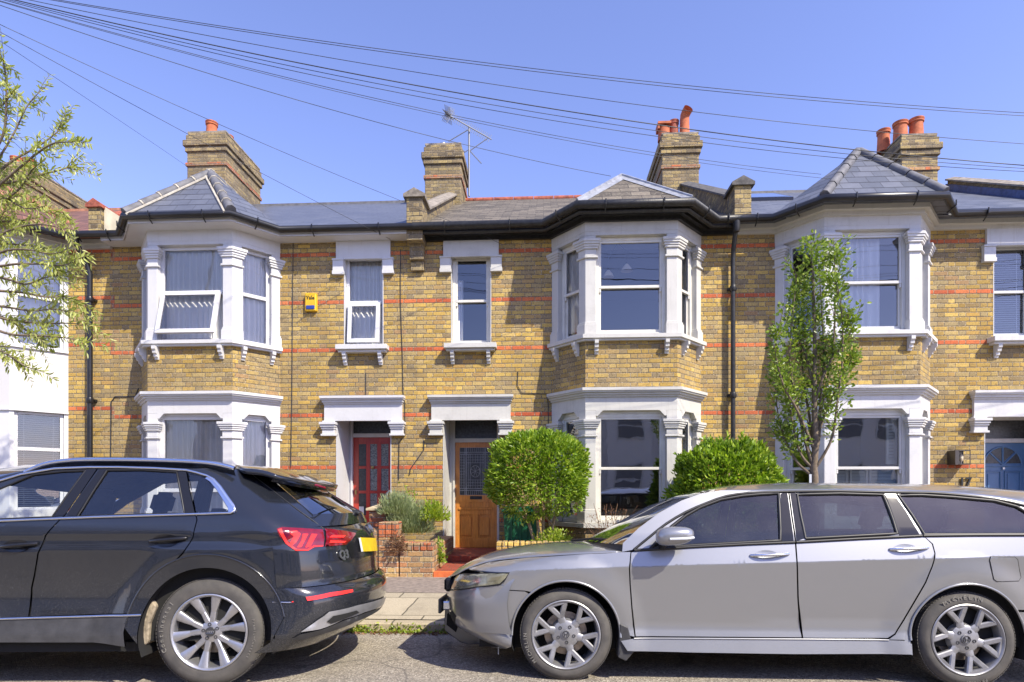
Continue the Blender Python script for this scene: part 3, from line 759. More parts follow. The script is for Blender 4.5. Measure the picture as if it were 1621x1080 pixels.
        for i, (o, t_, n_, L) in enumerate(F3):
            w0, w1 = (.165, L - .165) if i == 1 else (.15, L - .15)
            st = h['wstyle']; op = (i == 1 and h.get('open_bay'))
            wm, gm = h['wmat'], h.get('gl', M['glass'])
            f = sash(root, (o, t_, n_), w0, w1, 3.725, 5.30, .09, wm, gm, 'tophung' if op else st, .50 if st == 'sash' else .52, fw=.055)
            if op: vent(f, (o, t_, n_), w0 + .06, w1 - .06, 3.79, 4.53, .09, wm, gm, R(14))
            sash(root, (o, t_, n_), w0, w1, .765, 2.50, .09, wm, h.get('gl', M['glass_dark']), st, .50 if st == 'sash' else .30, fw=.055)
            m = MB(); m.obox(o, t_, n_, w0, w1, -.16, -.08, 2.50, 2.545); m.obox(o, t_, n_, w0, w1 , -.13, -.04, 3.725, 3.76); m.build('window_board', wm, root)
    # ---- door side
    if dc is not None:
        m = MB(); T = h.get('trim', W)
        cl, cr_ = h.get('s0', dc - .715), h.get('s1', dc + .715)
        m.box(cl + .045, cr_ - .045, -.05, .02, 2.47, 2.76)
        m.build('door_lintel', T, root)
        m = MB()
        for i, (z0, z1, e) in enumerate(((2.75, 2.78, .02), (2.78, 2.82, .05), (2.82, 2.845, .08), (2.845, 2.885, .10))): m.box(cl + .045 - e * .5, cr_ - .045 + e * .5, -.05 - e, .02, z0, z1)
        m.build('door_cornice', T, root)
        for x0, x1 in ((cl, cl + .25), (cr_ - .25, cr_)):
            m = MB(); m.box(x0 + .02, x1 - .02, -.075, .02, 2.44, 2.472); 
            m.box(x0 - .015, x1 + .015, -.145, .02, 2.40, 2.444); m.box(x0, x1, -.125, .02, 2.36, 2.40); m.box(x0 + .01, x1 - .01, -.105, .02, 2.325, 2.36)
            m.box(x0 + .02, x1 - .02, -.085, .02, 2.245, 2.325); m.box(x0, x1, -.10, .02, 2.21, 2.245)
            m.build('console', T, root, bevel=.004)
        # shoulders of the opening
        m = MB()
        for s_, x in ((1, a0), (-1, a1)):
            m.xprism([(x, dtop), (x, dtop - .085), (x + s_ * .02, dtop - .085), (x + s_ * .11, dtop)], -.046, .10)
        m.build('door_shoulder', T, root)
        # upper window dressings
        m = MB(); m.box(dc - .47, dc + .47, -.045, .02, 5.225, 5.535)
        for s_ in (-1, 1):
            x0, x1 = sorted((dc + s_ * .33, dc + s_ * .53))
            m.box(x0, x1, -.075, .02, 5.205, 5.235); m.box(x0 + .008, x1 - .008, -.06, .02, 5.03, 5.205); m.box(x0, x1, -.07, .02, 4.965, 5.03)
        m.build('window_head', W, root, bevel=.004)
        m = MB(); m.box(dc - .44, dc + .44, -.17, .02, 3.665, 3.745); m.box(dc - .41, dc + .41, -.12, .02, 3.625, 3.665); m.build('window_sill', W, root, bevel=.005)
        for x in (dc - .34, dc + .27):
            m = MB(); bracket(m, (x, 0), (1, 0), (0, -1), 0, 3.63); m.build('sill_bracket', W, root)
        wf = (Vector((dc, 0)), Vector((1, 0)), Vector((0, -1)))
        f = sash(root, wf, -.33, .33, 3.745, 5.30, .10, h['wmat'], h.get('gl', M['glass']), 'tophung' if h.get('open_small') else h['wstyle'], .5, fw=.05)
        if h.get('open_small'): vent(f, wf, -.275, .275, 3.80, 4.50, .10, h['wmat'], h.get('gl', M['glass']), R(6))
    # ---- inner shell (rooms)
    m = MB()
    for z0, z1 in ((.16, 2.80), (3.02, 5.52)):
        x0, x1 = xa + .12, xb - .12; y1 = 3.4
        m.face([(x0, y1, z0), (x0, y1, z1), (x1, y1, z1), (x1, y1, z0)][::-1])
        m.face([(x0, .02, z0), (x0, y1, z0), (x0, y1, z1), (x0, .02, z1)]); m.face([(x1, .02, z0), (x1, .02, z1), (x1, y1, z1), (x1, y1, z0)])
        m.face([(x0, .02, z0), (x1, .02, z0), (x1, y1, z0), (x0, y1, z0)]); m.face([(x0, .0, z1), (x0, y1, z1), (x1, y1, z1), (x1, .0, z1)])
        xm = (a0 if c > dc else a1) if dc is not None else None
        if xm is not None:
            xm = (dc + (.62 if c > dc else -.62)); m.box(xm - .05, xm + .05, .7 if z0 < 1 else .3, y1, z0, z1)
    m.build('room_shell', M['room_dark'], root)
    m = MB(); m.box(xa, xb, 3.5, 8.5, -.05, EV0 - .06); m.build('rear_block', BR, root)
    return root, a0 if dc is not None else None, a1 if dc is not None else None

H5 = house(dict(label='brick terraced house beyond the right edge of the picture', xa=9.2, xb=14.6, bay=13.0, door=10.15, brick=M['brick'], white=M['white'], roof=M['slate'], ridge=M['ridge_grey'], hip='grey',
     hipmat=M['ridge_grey'], apex_z=6.8, eaves='cream', wmat=M['sash'], wstyle='sash'))[0]
H1 = house(dict(label='white rendered end house with brown tiled roof at left', xa=-13.1, xb=-7.53, bay=-9.57, door=None, brick=M['brick_first'], white=M['render_white'], roof=M['pantile'], ridge=M['ridge_brown'], hip='brown', hipmat=M['ridge_brown'],
     apex_z=6.65, eaves='cream', plain_bay=True, wmat=M['upvc'], wstyle='split'))[0]
H2 = house(dict(label='brick terraced house with red door and open bay window', xa=-7.53, xb=-2.15, bay=-5.765, door=-3.07, brick=M['brick'], white=M['white_clean'], roof=M['slate_new'], ridge=M['ridge_grey'], hip='tile',
     hipmat=M['ridge_grey'], apex_z=6.78, apex_y=.0, eaves='white', gl=M['glass_clear'], wmat=M['upvc'], wstyle='split', open_bay=True, open_small=True))[0]
H3 = house(dict(label='brick terraced house with orange wooden door and old slate roof', xa=-2.15, xb=3.12, bay=1.372, door=-1.225, brick=M['brick_warm'], baybrick=M['brick'], white=M['cream'], trim=M['cream'], roof=M['slate_old'], ridge=M['terra_dark'], ridge_tiles=1, hip='flash',
     hipmat=M['lead'], apex_z=6.50, apex_y=-.05, apex_dx=-.08, eaves='old', gut_r=.06, wmat=M['sash_cream'], wstyle='sash'))[0]
H4 = house(dict(label='brick terraced house with blue door and number 17', xa=3.12, xb=9.2, bay=5.04, door=7.60, d0=7.13, d1=8.45, s0=6.885, s1=8.75, brick=M['brick'], white=M['white'], roof=M['slate'], ridge=M['ridge_grey'], hip='grey',
     hipmat=M['ridge_grey'], apex_z=6.86, apex_y=.05, apex_dx=.12, eaves='cream', gut_r=.06, wmat=M['sash'], wstyle='sash'))[0]
# ------------------------------------------------------------------ doors
DY = .66
def doorframe(root, x0, x1, z0, zt, zd, a0, a1, mat, gl):
    """frame filling the opening a0..a1 at depth DY, door leaf x0..x1, fanlight above zd"""
    m = MB(); T = 2.551
    m.box(a0, x0, DY - .02, DY + .06, z0 - .1, T); m.box(x1, a1, DY - .02, DY + .06, z0 - .1, T)
    m.box(x0, x1, DY - .03, DY + .06, zd, zd + .07); m.box(x0, x1, DY - .02, DY + .06, zt, T)
    m.box(x0 - .035, x0 - .0, DY - .045, DY - .02, z0, zt); m.box(x1, x1 + .035, DY - .045, DY - .02, z0, zt)
    f = m.build('door_frame', mat, root, bevel=.004)
    m = MB(); m.box(x0, x1, DY + .02, DY + .03, zd + .07, zt); m.build('fanlight', gl, f)
    return f
ZD = at(0, 701.5, DY).z
def tp(px, py): p = at(px, py, DY - .02); return p.x, p.z
# red door of house 2
xa_, xb_ = ax(559, DY), ax(621, DY); z0 = .25; zt = az(590, 667, DY); zd = az(590, 692.5, DY)
doorframe(H2, xa_, xb_, z0, zt, zd, -3.535, -2.605, M['white_clean'], M['door_glass_dark'])
m = MB(); W_ = xb_ - xa_; y = DY + .01
m.box(xa_, xb_, y + .02, y + .045, z0, zd)
ux = lambda f: xa_ + W_ * f
st = [0, .15, .32, .43, .60, .72, .88, 1.0]
cols = [(.14, .33), (.43, .61), (.71, .90)]
rows = [(zd - .12 - .40, zd - .12), (zd - .12 - .85, zd - .12 - .45), (zd - .12 - 1.30, zd - .12 - .90)]
xs = [0] + [q for c_ in cols for q in c_] + [1]
for i in range(0, len(xs), 2): m.box(ux(xs[i]), ux(xs[i + 1]), y - .0, y + .02, z0, zd)
for (c0, c1) in cols:
    zz = [z0] + [q for r_ in rows[::-1] for q in r_] + [zd]
    for i in range(0, len(zz), 2): m.box(ux(c0), ux(c1), y - .0, y + .02, zz[i], zz[i + 1])
    m.box(ux(c0) + .01, ux(c1) - .01, y - .012, y, z0 + .14, rows[2][0] - .12)
door = m.build('door', M['red_door'], H2, bevel=.003); door['label'] = 'red stained door with nine obscured glass lights'
for ci, (c0, c1) in enumerate(cols):
    for ri, (r0, r1) in enumerate(rows):
        m = MB(); m.box(ux(c0), ux(c1), y + .012, y + .018, r0, r1); m.build('door_pane', M['pattern_glass'] if ci else M['door_glass_dark'], door)
m = MB(); m.lathe([(.0, -.03), (.02, -.03), (.03, -.02), (.03, .0)], (ux(.5), y, rows[0][0] - .025), 'y', 12); m.build('door_knob', M['brass'], door, smooth=50)
m = MB(); m.lathe([(.0, -.02), (.018, -.02), (.022, 0)], (ux(.07), y, rows[1][0] - .03), 'y', 12); m.box(ux(.05), ux(.09), y - .008, y, rows[1][0] - .07, rows[1][0] + .01); m.build('door_lock', M['brass'], door, smooth=50)
m = MB(); m.box(ux(.15), ux(.27), y - .003, y, rows[2][0] + .02, rows[2][0] + .16); m.build('door_sticker', M['plate_pale'], door)
# orange door of house 3
xa_, xb_ = ax(720.5, DY), ax(787, DY); zt = az(750, 665.5, DY); zd = az(750, 693.5 + 7, DY); z0 = .25
doorframe(H3, xa_, xb_, z0, zt, zd, -1.69, -.76, M['cream'], M['door_glass_dark'])
m = MB(); y = DY + .01
def dz(p): return at(750, p, DY).z
def dx(p): return at(p, 775, DY).x
m.box(xa_, xb_, y + .02, y + .045, z0, zd)
gx0, gx1, gz0, gz1 = dx(727.5), dx(777), dz(784), dz(708.5)
m.box(xa_, gx0, y, y + .02, z0, zd); m.box(gx1, xb_, y, y + .02, z0, zd); m.box(gx0, gx1, y, y + .02, gz1, zd); m.box(gx0, gx1, y, y + .02, dz(795), gz0)
m.box(gx0, gx1, y, y + .02, dz(815), dz(804)); m.box(gx0, gx1, y, y + .02, z0, dz(852))
m.box(dx(748.5), dx(757), y, y + .02, dz(852), dz(815)); m.box(gx0 - .02, gx1 + .02, y - .02, y, dz(807), dz(803.5))
m.box(gx0, gx1, y + .008, y + .02, dz(804), dz(795))
for a, b in ((gx0, dx(748.5)), (dx(757), gx1)): m.box(a + .03, b - .03, y + .004, y + .02, dz(848), dz(819))
door = m.build('door', M['oak'], H3, bevel=.003); door['label'] = 'orange varnished wooden door with leaded glass panel'
m = MB(); m.box(gx0, gx1, y + .012, y + .018, gz0, gz1); gp = m.build('stained_glass', M['door_glass_dark'], door)
m = MB(); gw, gh = gx1 - gx0, gz1 - gz0
def gb(u0, u1, v0, v1, w=.006):
    m.box(gx0 + gw * u0 - w / 2, gx0 + gw * u1 + w / 2, y + .004, y + .012, gz0 + gh * v0 - w / 2, gz0 + gh * v1 + w / 2)
for u in (.0, .17, .22, .78, .83, 1.0): gb(u, u, 0, 1, .009)
for v in (.0, .10, .14, .86, .90, 1.0): gb(0, 1, v, v, .009)
for u in (.06, .12, .88, .94): gb(u, u, .14, .86, .004)
for k in range(1, 12): gb(.0, .17, .14 + .72 * k / 12, .14 + .72 * k / 12, .004); gb(.83, 1, .14 + .72 * k / 12, .14 + .72 * k / 12, .004)
for k in range(1, 9):
    for v0, v1 in ((.0, .10), (.90, 1)): gb(.22 + .56 * k / 9, .22 + .56 * k / 9, v0, v1, .004)
for u in (.28, .34, .66, .72): gb(u, u, .14, .86, .005)
for v in (.2, .26, .32, .68, .74, .8): gb(.22, .78, v, v, .005)
for u in (.42, .5, .58): gb(u, u, .14, .32, .004); gb(u, u, .68, .86, .004)
for k in range(16):
    w0, w1 = 2 * math.pi * k / 16, 2 * math.pi * (k + 1) / 16; cx_, cz_ = gx0 + gw * .5, gz0 + gh * .5
    m.tube([(cx_ + .085 * math.cos(w0), y + .006, cz_ + .105 * math.sin(w0)), (cx_ + .085 * math.cos(w1), y + .006, cz_ + .105 * math.sin(w1))], .004, 5)
    if k % 2: m.tube([(cx_, y + .006, cz_), (cx_ + .085 * math.cos(w0), y + .006, cz_ + .105 * math.sin(w0))], .003, 5)
m.build('lead_strips', M['lead'], gp)
m = MB(); m.box(dx(744), dx(763), y - .012, y, dz(790.5), dz(785.5)); m.box(dx(746), dx(761), y - .018, y - .012, dz(789.5), dz(787)); m.build('letter_plate', M['black_old'], door)
y = DY + .01
doorframe(H5, 9.75, 10.55, .25, 2.45, 2.15, 9.685, 10.615, M['white'], M['door_glass_dark'])
m = MB(); m.box(9.75, 10.55, y, y + .045, .25, 2.15)
for q in (9.85, 10.2):
    for z_ in (.40, 1.15): m.box(q, q + .25, y - .008, y, z_, z_ + .6)
m.build('door', M['red_door'], H5, bevel=.003)
# blue door of house 4
zt = az(1590, 665.5, DY); zd = az(1590, 701, DY); xa_, xb_ = 7.40, 8.27
doorframe(H4, xa_, xb_, .25, zt, zd, 7.13, 8.45, M['white'], M['door_glass_dark'])
m = MB(); m.box(xa_, xb_, y + .015, y + .045, .25, zd)
fc = ax(1588.5, DY); fr_ = .315; fz = az(1588, 736.5, DY)
for i in range(2):
    x0 = fc - .30 + i * .33
    m.box(x0 - .0, x0 + .27, y - .004, y + .015, fz - .50, fz - .485); m.box(x0, x0 + .27, y - .004, y + .015, fz - .115, fz - .10)
    m.box(x0, x0 + .015, y - .004, y + .015, fz - .485, fz - .115); m.box(x0 + .255, x0 + .27, y - .004, y + .015, fz - .485, fz - .115)
    m.box(x0 + .05, x0 + .22, y + .002, y + .015, fz - .45, fz - .15)
    m.box(x0, x0 + .27, y - .004, y + .015, fz - 1.15, fz - .62)
for k in range(20):
    w0, w1 = math.pi * k / 20, math.pi * (k + 1) / 20
    m.tube([(fc + fr_ * math.cos(w0), y + .008, fz + fr_ * math.sin(w0)), (fc + fr_ * math.cos(w1), y + .008, fz + fr_ * math.sin(w1))], .016, 6)
m.box(fc - fr_ - .01, fc + fr_ + .01, y - .006, y + .015, fz - .025, fz)
for w0 in (R(45), R(90), R(135)): m.tube([(fc, y + .006, fz), (fc + fr_ * math.cos(w0), y + .006, fz + fr_ * math.sin(w0))], .014, 6)
door = m.build('door', M['blue_door'], H4, bevel=.003); door['label'] = 'blue painted door with sunburst fanlight'
for k in range(4):
    m = MB(); w0, w1 = R(45 * k + 4), R(45 * k + 41); r0, r1 = .05, fr_ - .015
    pts = [(fc + r0 * math.cos((w0 + w1) / 2), fz + .012 + r0 * math.sin((w0 + w1) / 2))] + [(fc + r1 * math.cos(w0 + (w1 - w0) * i / 6), fz + .012 + (r1 - .01) * math.sin(w0 + (w1 - w0) * i / 6)) for i in range(7)]
    m.xprism(pts, y + .008, y + .014); m.build('door_pane', M['door_glass_dark'], door)
m = MB(); m.lathe([(0, -.02), (.018, -.02), (.02, 0)], (fc, y, fz - .055), 'y', 12); m.build('door_viewer', M['steel'], door, smooth=50)

# ------------------------------------------------------------------ party parapets, chimneys, pipes
def parapet(root, x, ytop, y0, y1, h, mat, cop, w=.13, pillar=True, copw=.05, col2=None, head=.55, corb=False):
    m = MB()
    n = 10; prof = []
    ys = [y0 + (y1 - y0) * i / n for i in range(n + 1)]
    # wall following the roof slope
    poly = [(ys[0], rz(ys[0]) - .2)] + [(ys[-1], rz(ys[-1]) - .2), (ys[-1], rz(ys[-1]) + h), (ys[0], rz(ys[0]) + h)]
    b = len(m.v)
    for xx in (x - w, x + w):
        for (yy, zz) in poly: m.v.append(Vector((xx, yy, zz)))
    for f in ((0, 1, 2, 3), (7, 6, 5, 4), (0, 4, 5, 1), (1, 5, 6, 2), (2, 6, 7, 3), (3, 7, 4, 0)): m.f.append(tuple(b + k for k in f)); m.m.append(0)
    m.box(x - w - .003, x + w + .003, -.30, .10, 5.42 if corb else 5.70, ytop); corb and (m.box(x - w + .01, x + w - .01, -.14, .0, 5.16, 5.42), m.box(x - w + .02, x + w - .02, -.07, .0, 5.0, 5.16))
    p = m.build('parapet', mat, root, bevel=.006)
    m = MB()
    b = len(m.v); c0, c1 = rz(ys[0]) + h, rz(ys[-1]) + h
    for yy, zz in ((ys[0], c0), (ys[-1], c1)):
        for (xx, dz_) in ((x - w - copw, 0), (x + w + copw, 0), (x + w + copw, .035), (x, .085), (x - w - copw, .035)): m.v.append(Vector((xx, yy, zz + dz_)))
    for f in ((0, 1, 2, 3, 4), (9, 8, 7, 6, 5), (1, 0, 5, 6), (2, 1, 6, 7), (3, 2, 7, 8), (4, 3, 8, 9), (0, 4, 9, 5)): m.f.append(tuple(b + k for k in f)); m.m.append(0)
    b = len(m.v)
    for yy in (-.34, .14):
        for (xx, dz_) in ((x - w - copw, -.05), (x + w + copw, -.05), (x + w + copw, .0), (x, .10), (x - w - copw, .0)): m.v.append(Vector((xx, yy, ytop + dz_)))
    for f in ((0, 1, 2, 3, 4), (9, 8, 7, 6, 5), (1, 0, 5, 6), (2, 1, 6, 7), (3, 2, 7, 8), (4, 3, 8, 9), (0, 4, 9, 5)): m.f.append(tuple(b + k for k in f)); m.m.append(0)
    m.build('coping', cop, p)
    return p
parapet(H3, -2.13, 6.17, .12, 3.4, .20, M['brick_sooty'], M['coping'], corb=True)
parapet(H4, 3.19, 6.22, .12, 3.4, .30, M['brick_sooty'], M['coping_dark'])
p1 = parapet(H1, -7.62, 6.14, .12, 3.4, .22, M['brick_sooty'], M['terra_dark'], w=.11, copw=.03)
m = MB(); b_ = [(-7.62 + .128, -.22, 5.62), (-7.62 + .128, .55, 5.75), (-7.62 + .128, .55, 6.14), (-7.62 + .128, -.22, 6.10)]
m.box(-7.497, -7.47, -.24, .62, 5.60, 6.12); m.build('render_cheek', M['render_pale'], p1)
p5 = parapet(H4, 9.05, 6.1, .12, 3.6, .22, M['brick_sooty'], M['coping'], w=.15)
m = MB()
b = len(m.v)
for xx in (8.86, 8.895):
    for yy, zz in ((.15, rz(.15)), (3.6, rz(3.6)), (3.6, rz(3.6) + .15), (.15, rz(.15) + .15)): m.v.append(Vector((xx, yy, zz)))
for f in ((0, 3, 2, 1), (7, 4, 5, 6), (0, 4, 7, 3), (1, 2, 6, 5), (2, 3, 7, 6), (0, 1, 5, 4)): m.f.append(tuple(b + k for k in f)); m.m.append(0)
m.build('blue_flashing', simple('blue_grey_sheet_flashing', (.06, .09, .20), .4, .1, var=.4, vscale=12, bump=.5, bscale=30), p5)

def chimney(root, x0, x1, y0, y1, zt, pots, mat=None):
    mat = mat or M['brick_sooty']
    zb = rz(y0) - .3; m = MB(); s1 = zt - .62
    m.box(x0, x1, y0, y1, zb, zt - .40)
    m.box(x0 - .035, x1 + .035, y0 - .035, y1 + .035, zt - .46, zt - .34); m.box(x0 - .07, x1 + .07, y0 - .07, y1 + .07, zt - .34, zt - .20)
    m.box(x0 - .02, x1 + .02, y0 - .02, y1 + .02, zt - .20, zt - .06)
    m.box(x0 + .01, x1 - .01, y0 + .01, y1 - .01, zt - .06, zt)
    ch = m.build('chimney', mat, root, bevel=.012)
    m = MB(); m.box(x0 - .025, x1 + .025, y0 - .025, y1 + .025, s1 - .16, s1 - .09); m.box(x0 - .055, x1 + .055, y0 - .055, y1 + .055, zt - .335, zt - .27)
    m.box(x0 - .062, x1 + .062, y0 - .062, y1 + .062, zt - .268, zt - .262)
    m.build('red_brick_band', M['brick_red'], ch)
    m = MB(); m.box(x0 + .0, x1 - .0, y0 + .02, y1 - .02, zt, zt + .035); m.build('flaunching', M['coping'], ch)
    for (px, py, r, hh, kind) in pots:
        m = MB(); mat_ = M['terracotta'] if kind != 'dark' else M['terra_dark']
        if kind == 'cowl':
            m.lathe([(r * 1.08, 0), (r, .02), (r * .9, hh * .55), (r * .88, hh * .8)], (px, py, zt), 'z', 20)
            pr = [(px, py, zt + hh * .76), (px + .005, py - .01, zt + hh * .88), (px + .03, py - .05, zt + hh * .98), (px + .06, py - .12, zt + hh * 1.04)]
            m.tube(pr, r * .88, 16, False, r * .95)
        elif kind == 'stub':
            m.lathe([(r * 1.1, 0), (r, hh), (r * .8, hh), (r * .7, hh - .06)], (px, py, zt), 'z', 20)
        elif kind == 'flue':
            m.lathe([(r * .8, 0), (r * .8, hh * .5), (r * 1.2, hh * .5), (r * 1.2, hh * .62), (r * .8, hh * .62), (r * .8, hh * .72), (r * 1.25, hh * .72), (r * 1.25, hh * .95), (0, hh)], (px, py, zt), 'z', 16); mat_ = M['steel']
        elif kind == 'hood':
            m.lathe([(r * 1.1, 0), (r, hh * .7), (r * .95, hh * .7)], (px, py, zt), 'z', 18); m.box(px - r * 1.25, px + r * 1.1, py - r * 1.2, py + r * 1.2, zt + hh * .78, zt + hh * .9); m.box(px - r * 1.25, px - r * .9, py - r, py + r, zt + hh * .55, zt + hh * .8)
        else:
            m.lathe([(r * 1.12, 0), (r * 1.05, .03), (r * .93, hh * .82), (r * 1.08, hh * .84), (r * 1.08, hh * .9), (r * 1.0, hh * .91), (r * 1.12, hh * .96), (r * 1.12, hh), (r * .8, hh), (r * .78, hh - .1)], (px, py, zt), 'z', 22, True)
        m.build('chimney_pot', mat_, ch, smooth=40)
    return ch
cz = lambda px, py, Y=3.3: at(px, py, Y).z
def cw(a, b, Y=3.3): return at(a, 775, Y).x, at(b, 775, Y).x
x0, x1 = cw(296, 357); chimney(H2, x0, x1, 3.3, 5.0, cz(325, 209), [(x0 + .36, 3.7, .125, .46, 'pot'), (x0 + .56, 4.05, .12, .34, 'pot')])
x0, x1 = cw(672.5, 729.5); chimney(H3, x0, x1, 3.3, 4.35, cz(700, 228), [(x0 + .14, 3.55, .11, .05, 'stub'), (x0 + .33, 3.8, .07, .30, 'flue'), (x0 + .55, 3.6, .11, .05, 'stub')])
x0, x1 = cw(1048, 1106.5); chimney(H3, x0, x1, 3.3, 5.3, cz(1077, 211), [(x0 + .55, 3.55, .115, .60, 'cowl'), (x0 + .33, 3.62, .10, .46, 'dark'), (x0 + .10, 3.6, .125, .42, 'hood')])
x0, x1 = cw(1427, 1485); chimney(H4, x0, x1, 3.3, 5.3, cz(1455, 213), [(x0 + .49, 3.6, .14, .50, 'pot'), (x0 + .15, 3.6, .14, .44, 'pot'), (x0 - .0, 3.98, .13, .50, 'pot')])
x0, x1 = cw(-28, 36); chimney(H1, x0, x1, 3.3, 5.6, cz(10, 258), [(x0 + .62, 3.9, .13, .40, 'pot'), (x0 + .30, 3.9, .13, .45, 'pot')])
# skylight on house 4
m = MB(); y0_, y1_ = 2.3, 3.3
xs0, xs1 = 3.75, 5.05
b = [(xs0, y0_, rz(y0_) + .07), (xs1, y0_, rz(y0_) + .07), (xs1, y1_, rz(y1_) + .07), (xs0, y1_, rz(y1_) + .07)]
bb = [(p[0], p[1], p[2] - .12) for p in b]
m.face(b)
for i in range(4): j = (i + 1) % 4; m.face([bb[i], bb[j], b[j], b[i]])
sk = m.build('skylight', M['gloss_black'], H4)
m = MB(); m.face([(xs0 + .06, y0_ + .06, rz(y0_ + .06) + .074), (xs1 - .06, y0_ + .06, rz(y0_ + .06) + .074), (xs1 - .06, y1_ - .06, rz(y1_ - .06) + .074), (xs0 + .06, y1_ - .06, rz(y1_ - .06) + .074)]); m.build('skylight_pane', M['glass_back'], sk)

def pipe(root, x, z1, z0=.1, y=-.09, r=.038, mat=None, kink=.06):
    m = MB(); m.tube([(x - .02, -.33, 5.60), (x - .02, -.30, 5.50), (x + kink * .3, y - .02, 5.22), (x + kink, y, 5.05), (x + kink, y, z0)], r, 12)
    m.lathe([(r * 1.7, 0), (r * 1.5, -.16), (r * 1.1, -.2)], (x - .02, -.33, 5.62), 'z', 12)
    z = 4.6
    while z > .4:
        m.lathe([(r * 1.25, -.05), (r * 1.35, -.045), (r * 1.35, .03), (r * 1.25, .04)], (x + kink, y, z), 'z', 14)
        m.box(x + kink - .07, x + kink + .07, y + .03, 0, z - .02, z + .02); z -= 1.75
    m.build('drainpipe', mat or M['black_pl'], root, smooth=45)
pipe(H1, -7.93, 5.5, r=.045); pipe(H4, 3.10, 5.5, kink=.0, mat=M['black_old'])
# stepped red brick pieces where the end house bands drop
for row in (10, 22, 34, 49, 60, 71):
    m = MB(); zc = row * BC; m.box(-7.56, -7.49, -.004, .01, zc + .01, zc + 3 * BC - .005); m.build('band_step', M['brick_red'], H1)

# ------------------------------------------------------------------ curtains, blinds, lamps inside
NG = 'net curtains in the windows'
f2, f3, f4, f1 = facets(-5.765), facets(1.372), facets(5.04), facets(-9.57)
curtain('white net curtain in the upper bay beside the open window of the red door house', f2[1], .2, 1.23, 3.76, 5.28, .145, M['net'], NG, 11)
curtain('narrow net curtain in the right side light of the leftmost brick upper bay', f2[2], .17, .63, 3.76, 5.28, .145, M['net'], NG, 6)
curtain('net curtain in the ground floor bay front behind the black car', f2[1], .2, 1.23, .8, 2.48, .15, M['net_grey'], NG, 12)
curtain('net curtain in the ground floor bay side light left of the red door', f2[2], .17, .63, .8, 2.48, .15, M['net_grey'], NG, 5)
curtain('pleated net curtain in the small window above the red door', WF(-3.07), -.30, .30, 3.78, 5.28, .16, M['net'], NG, 8)
curtain('thin white curtain edge in the small window above the orange door', WF(-1.225), -.30, -.16, 3.78, 4.9, .16, M['net'], None, 2)
curtain('grey curtain in the left side light of the orange door house bay', f3[0], .17, .45, 3.9, 5.28, .18, M['net_grey'], None, 4)
curtain('white curtain drawn across the upper bay above the street tree', f4[1], .3, .95, 3.8, 5.28, .20, M['net'], None, 6, .03)
blind('white slatted blind in the small window above the blue door', WF(7.6), -.28, .28, 3.80, 5.26, .22, M['blind'])
blind('beige slatted blind in the ground floor window of the white house', f1[1], .26, 1.17, .98, 2.60, .16, M['blind_beige'])
blind('beige slatted blind in the narrow right light of the white house', f1[2], .10, .70, .98, 2.60, .16, M['blind_beige'])
curtain('white net curtain in the upper window of the white house', f1[1], .26, 1.17, 3.76, 5.26, .16, M['net'], None, 9)
curtain('white net curtain in the upper right side light of the white house', f1[2], .10, .70, 3.76, 5.26, .16, M['net'], None, 5)
# shutters behind house 4 ground bay
for (a, b_, z0_, z1_, lb) in ((.20, .48, .80, 1.66, 'left'), (.50, .78, .80, 1.66, 'middle'), (.80, 1.20, .80, 1.66, 'right'), (1.06, 1.22, 1.70, 2.45, 'upper')):
    m = MB(); o, t_, n_, L = f4[1]
    for p, q in ((a, a + .035), (b_ - .035, b_)): m.obox(o, t_, n_, p, q, -.27, -.24, z0_, z1_)
    for z in (z0_, z1_ - .05): m.obox(o, t_, n_, a + .035, b_ - .035, -.27, -.24, z, z + .05)
    k = int((z1_ - z0_ - .1) / .05)
    for i in range(k):
        z = z0_ + .05 + i * .05; P = lambda s_, d, zz: (o[0] + t_[0] * s_ + n_[0] * d, o[1] + t_[1] * s_ + n_[1] * d, zz)
        m.face([P(a + .03, -.242, z), P(b_ - .03, -.242, z), P(b_ - .03, -.268, z + .047), P(a + .03, -.268, z + .047)])
    c_ = (o[0] + a, o[1] + .25, z0_)
    tag(m.build('window_shutter', M['shutter'], None, origin=c_), {'left': 'pale green louvred shutter, left leaf in the ground floor bay behind the tree', 'middle': 'pale green louvred shutter, middle leaf in the ground floor bay behind the tree', 'right': 'pale green louvred shutter, right lower leaf beside the blue door house pilaster', 'upper': 'tall narrow louvred shutter folded open in the ground floor bay near number 17'}[lb], 'shutter', 'louvred shutters in the ground floor bay')
# pendant lamps in house 3 upper bay
for i, (px, py) in enumerate(((963, 437), (992, 427))):
    p = at(px, py, -.30); m = MB()
    t_ = thing('pendant_lamp', ('lower left' if i == 0 else 'upper right') + ' frilled pendant lamp behind the cream upper bay glass', 'lamp', p, 'pendant lamp shades behind the upper bay glass')
    m.lathe([(.02, .09), (.03, .08), (.07, .03), (.095, -.02), (.085, -.02), (.02, .07)], p, 'z', 14); m.build('lamp_shade', M['bulb'], t_, smooth=60)
    m = MB(); m.tube([p + Vector((0, 0, .08)), p + Vector((0, 0, .30)), (at(978, 385, -.30).x, -.30, 5.29)], .004, 5); m.build('lamp_flex', M['cable'], t_)

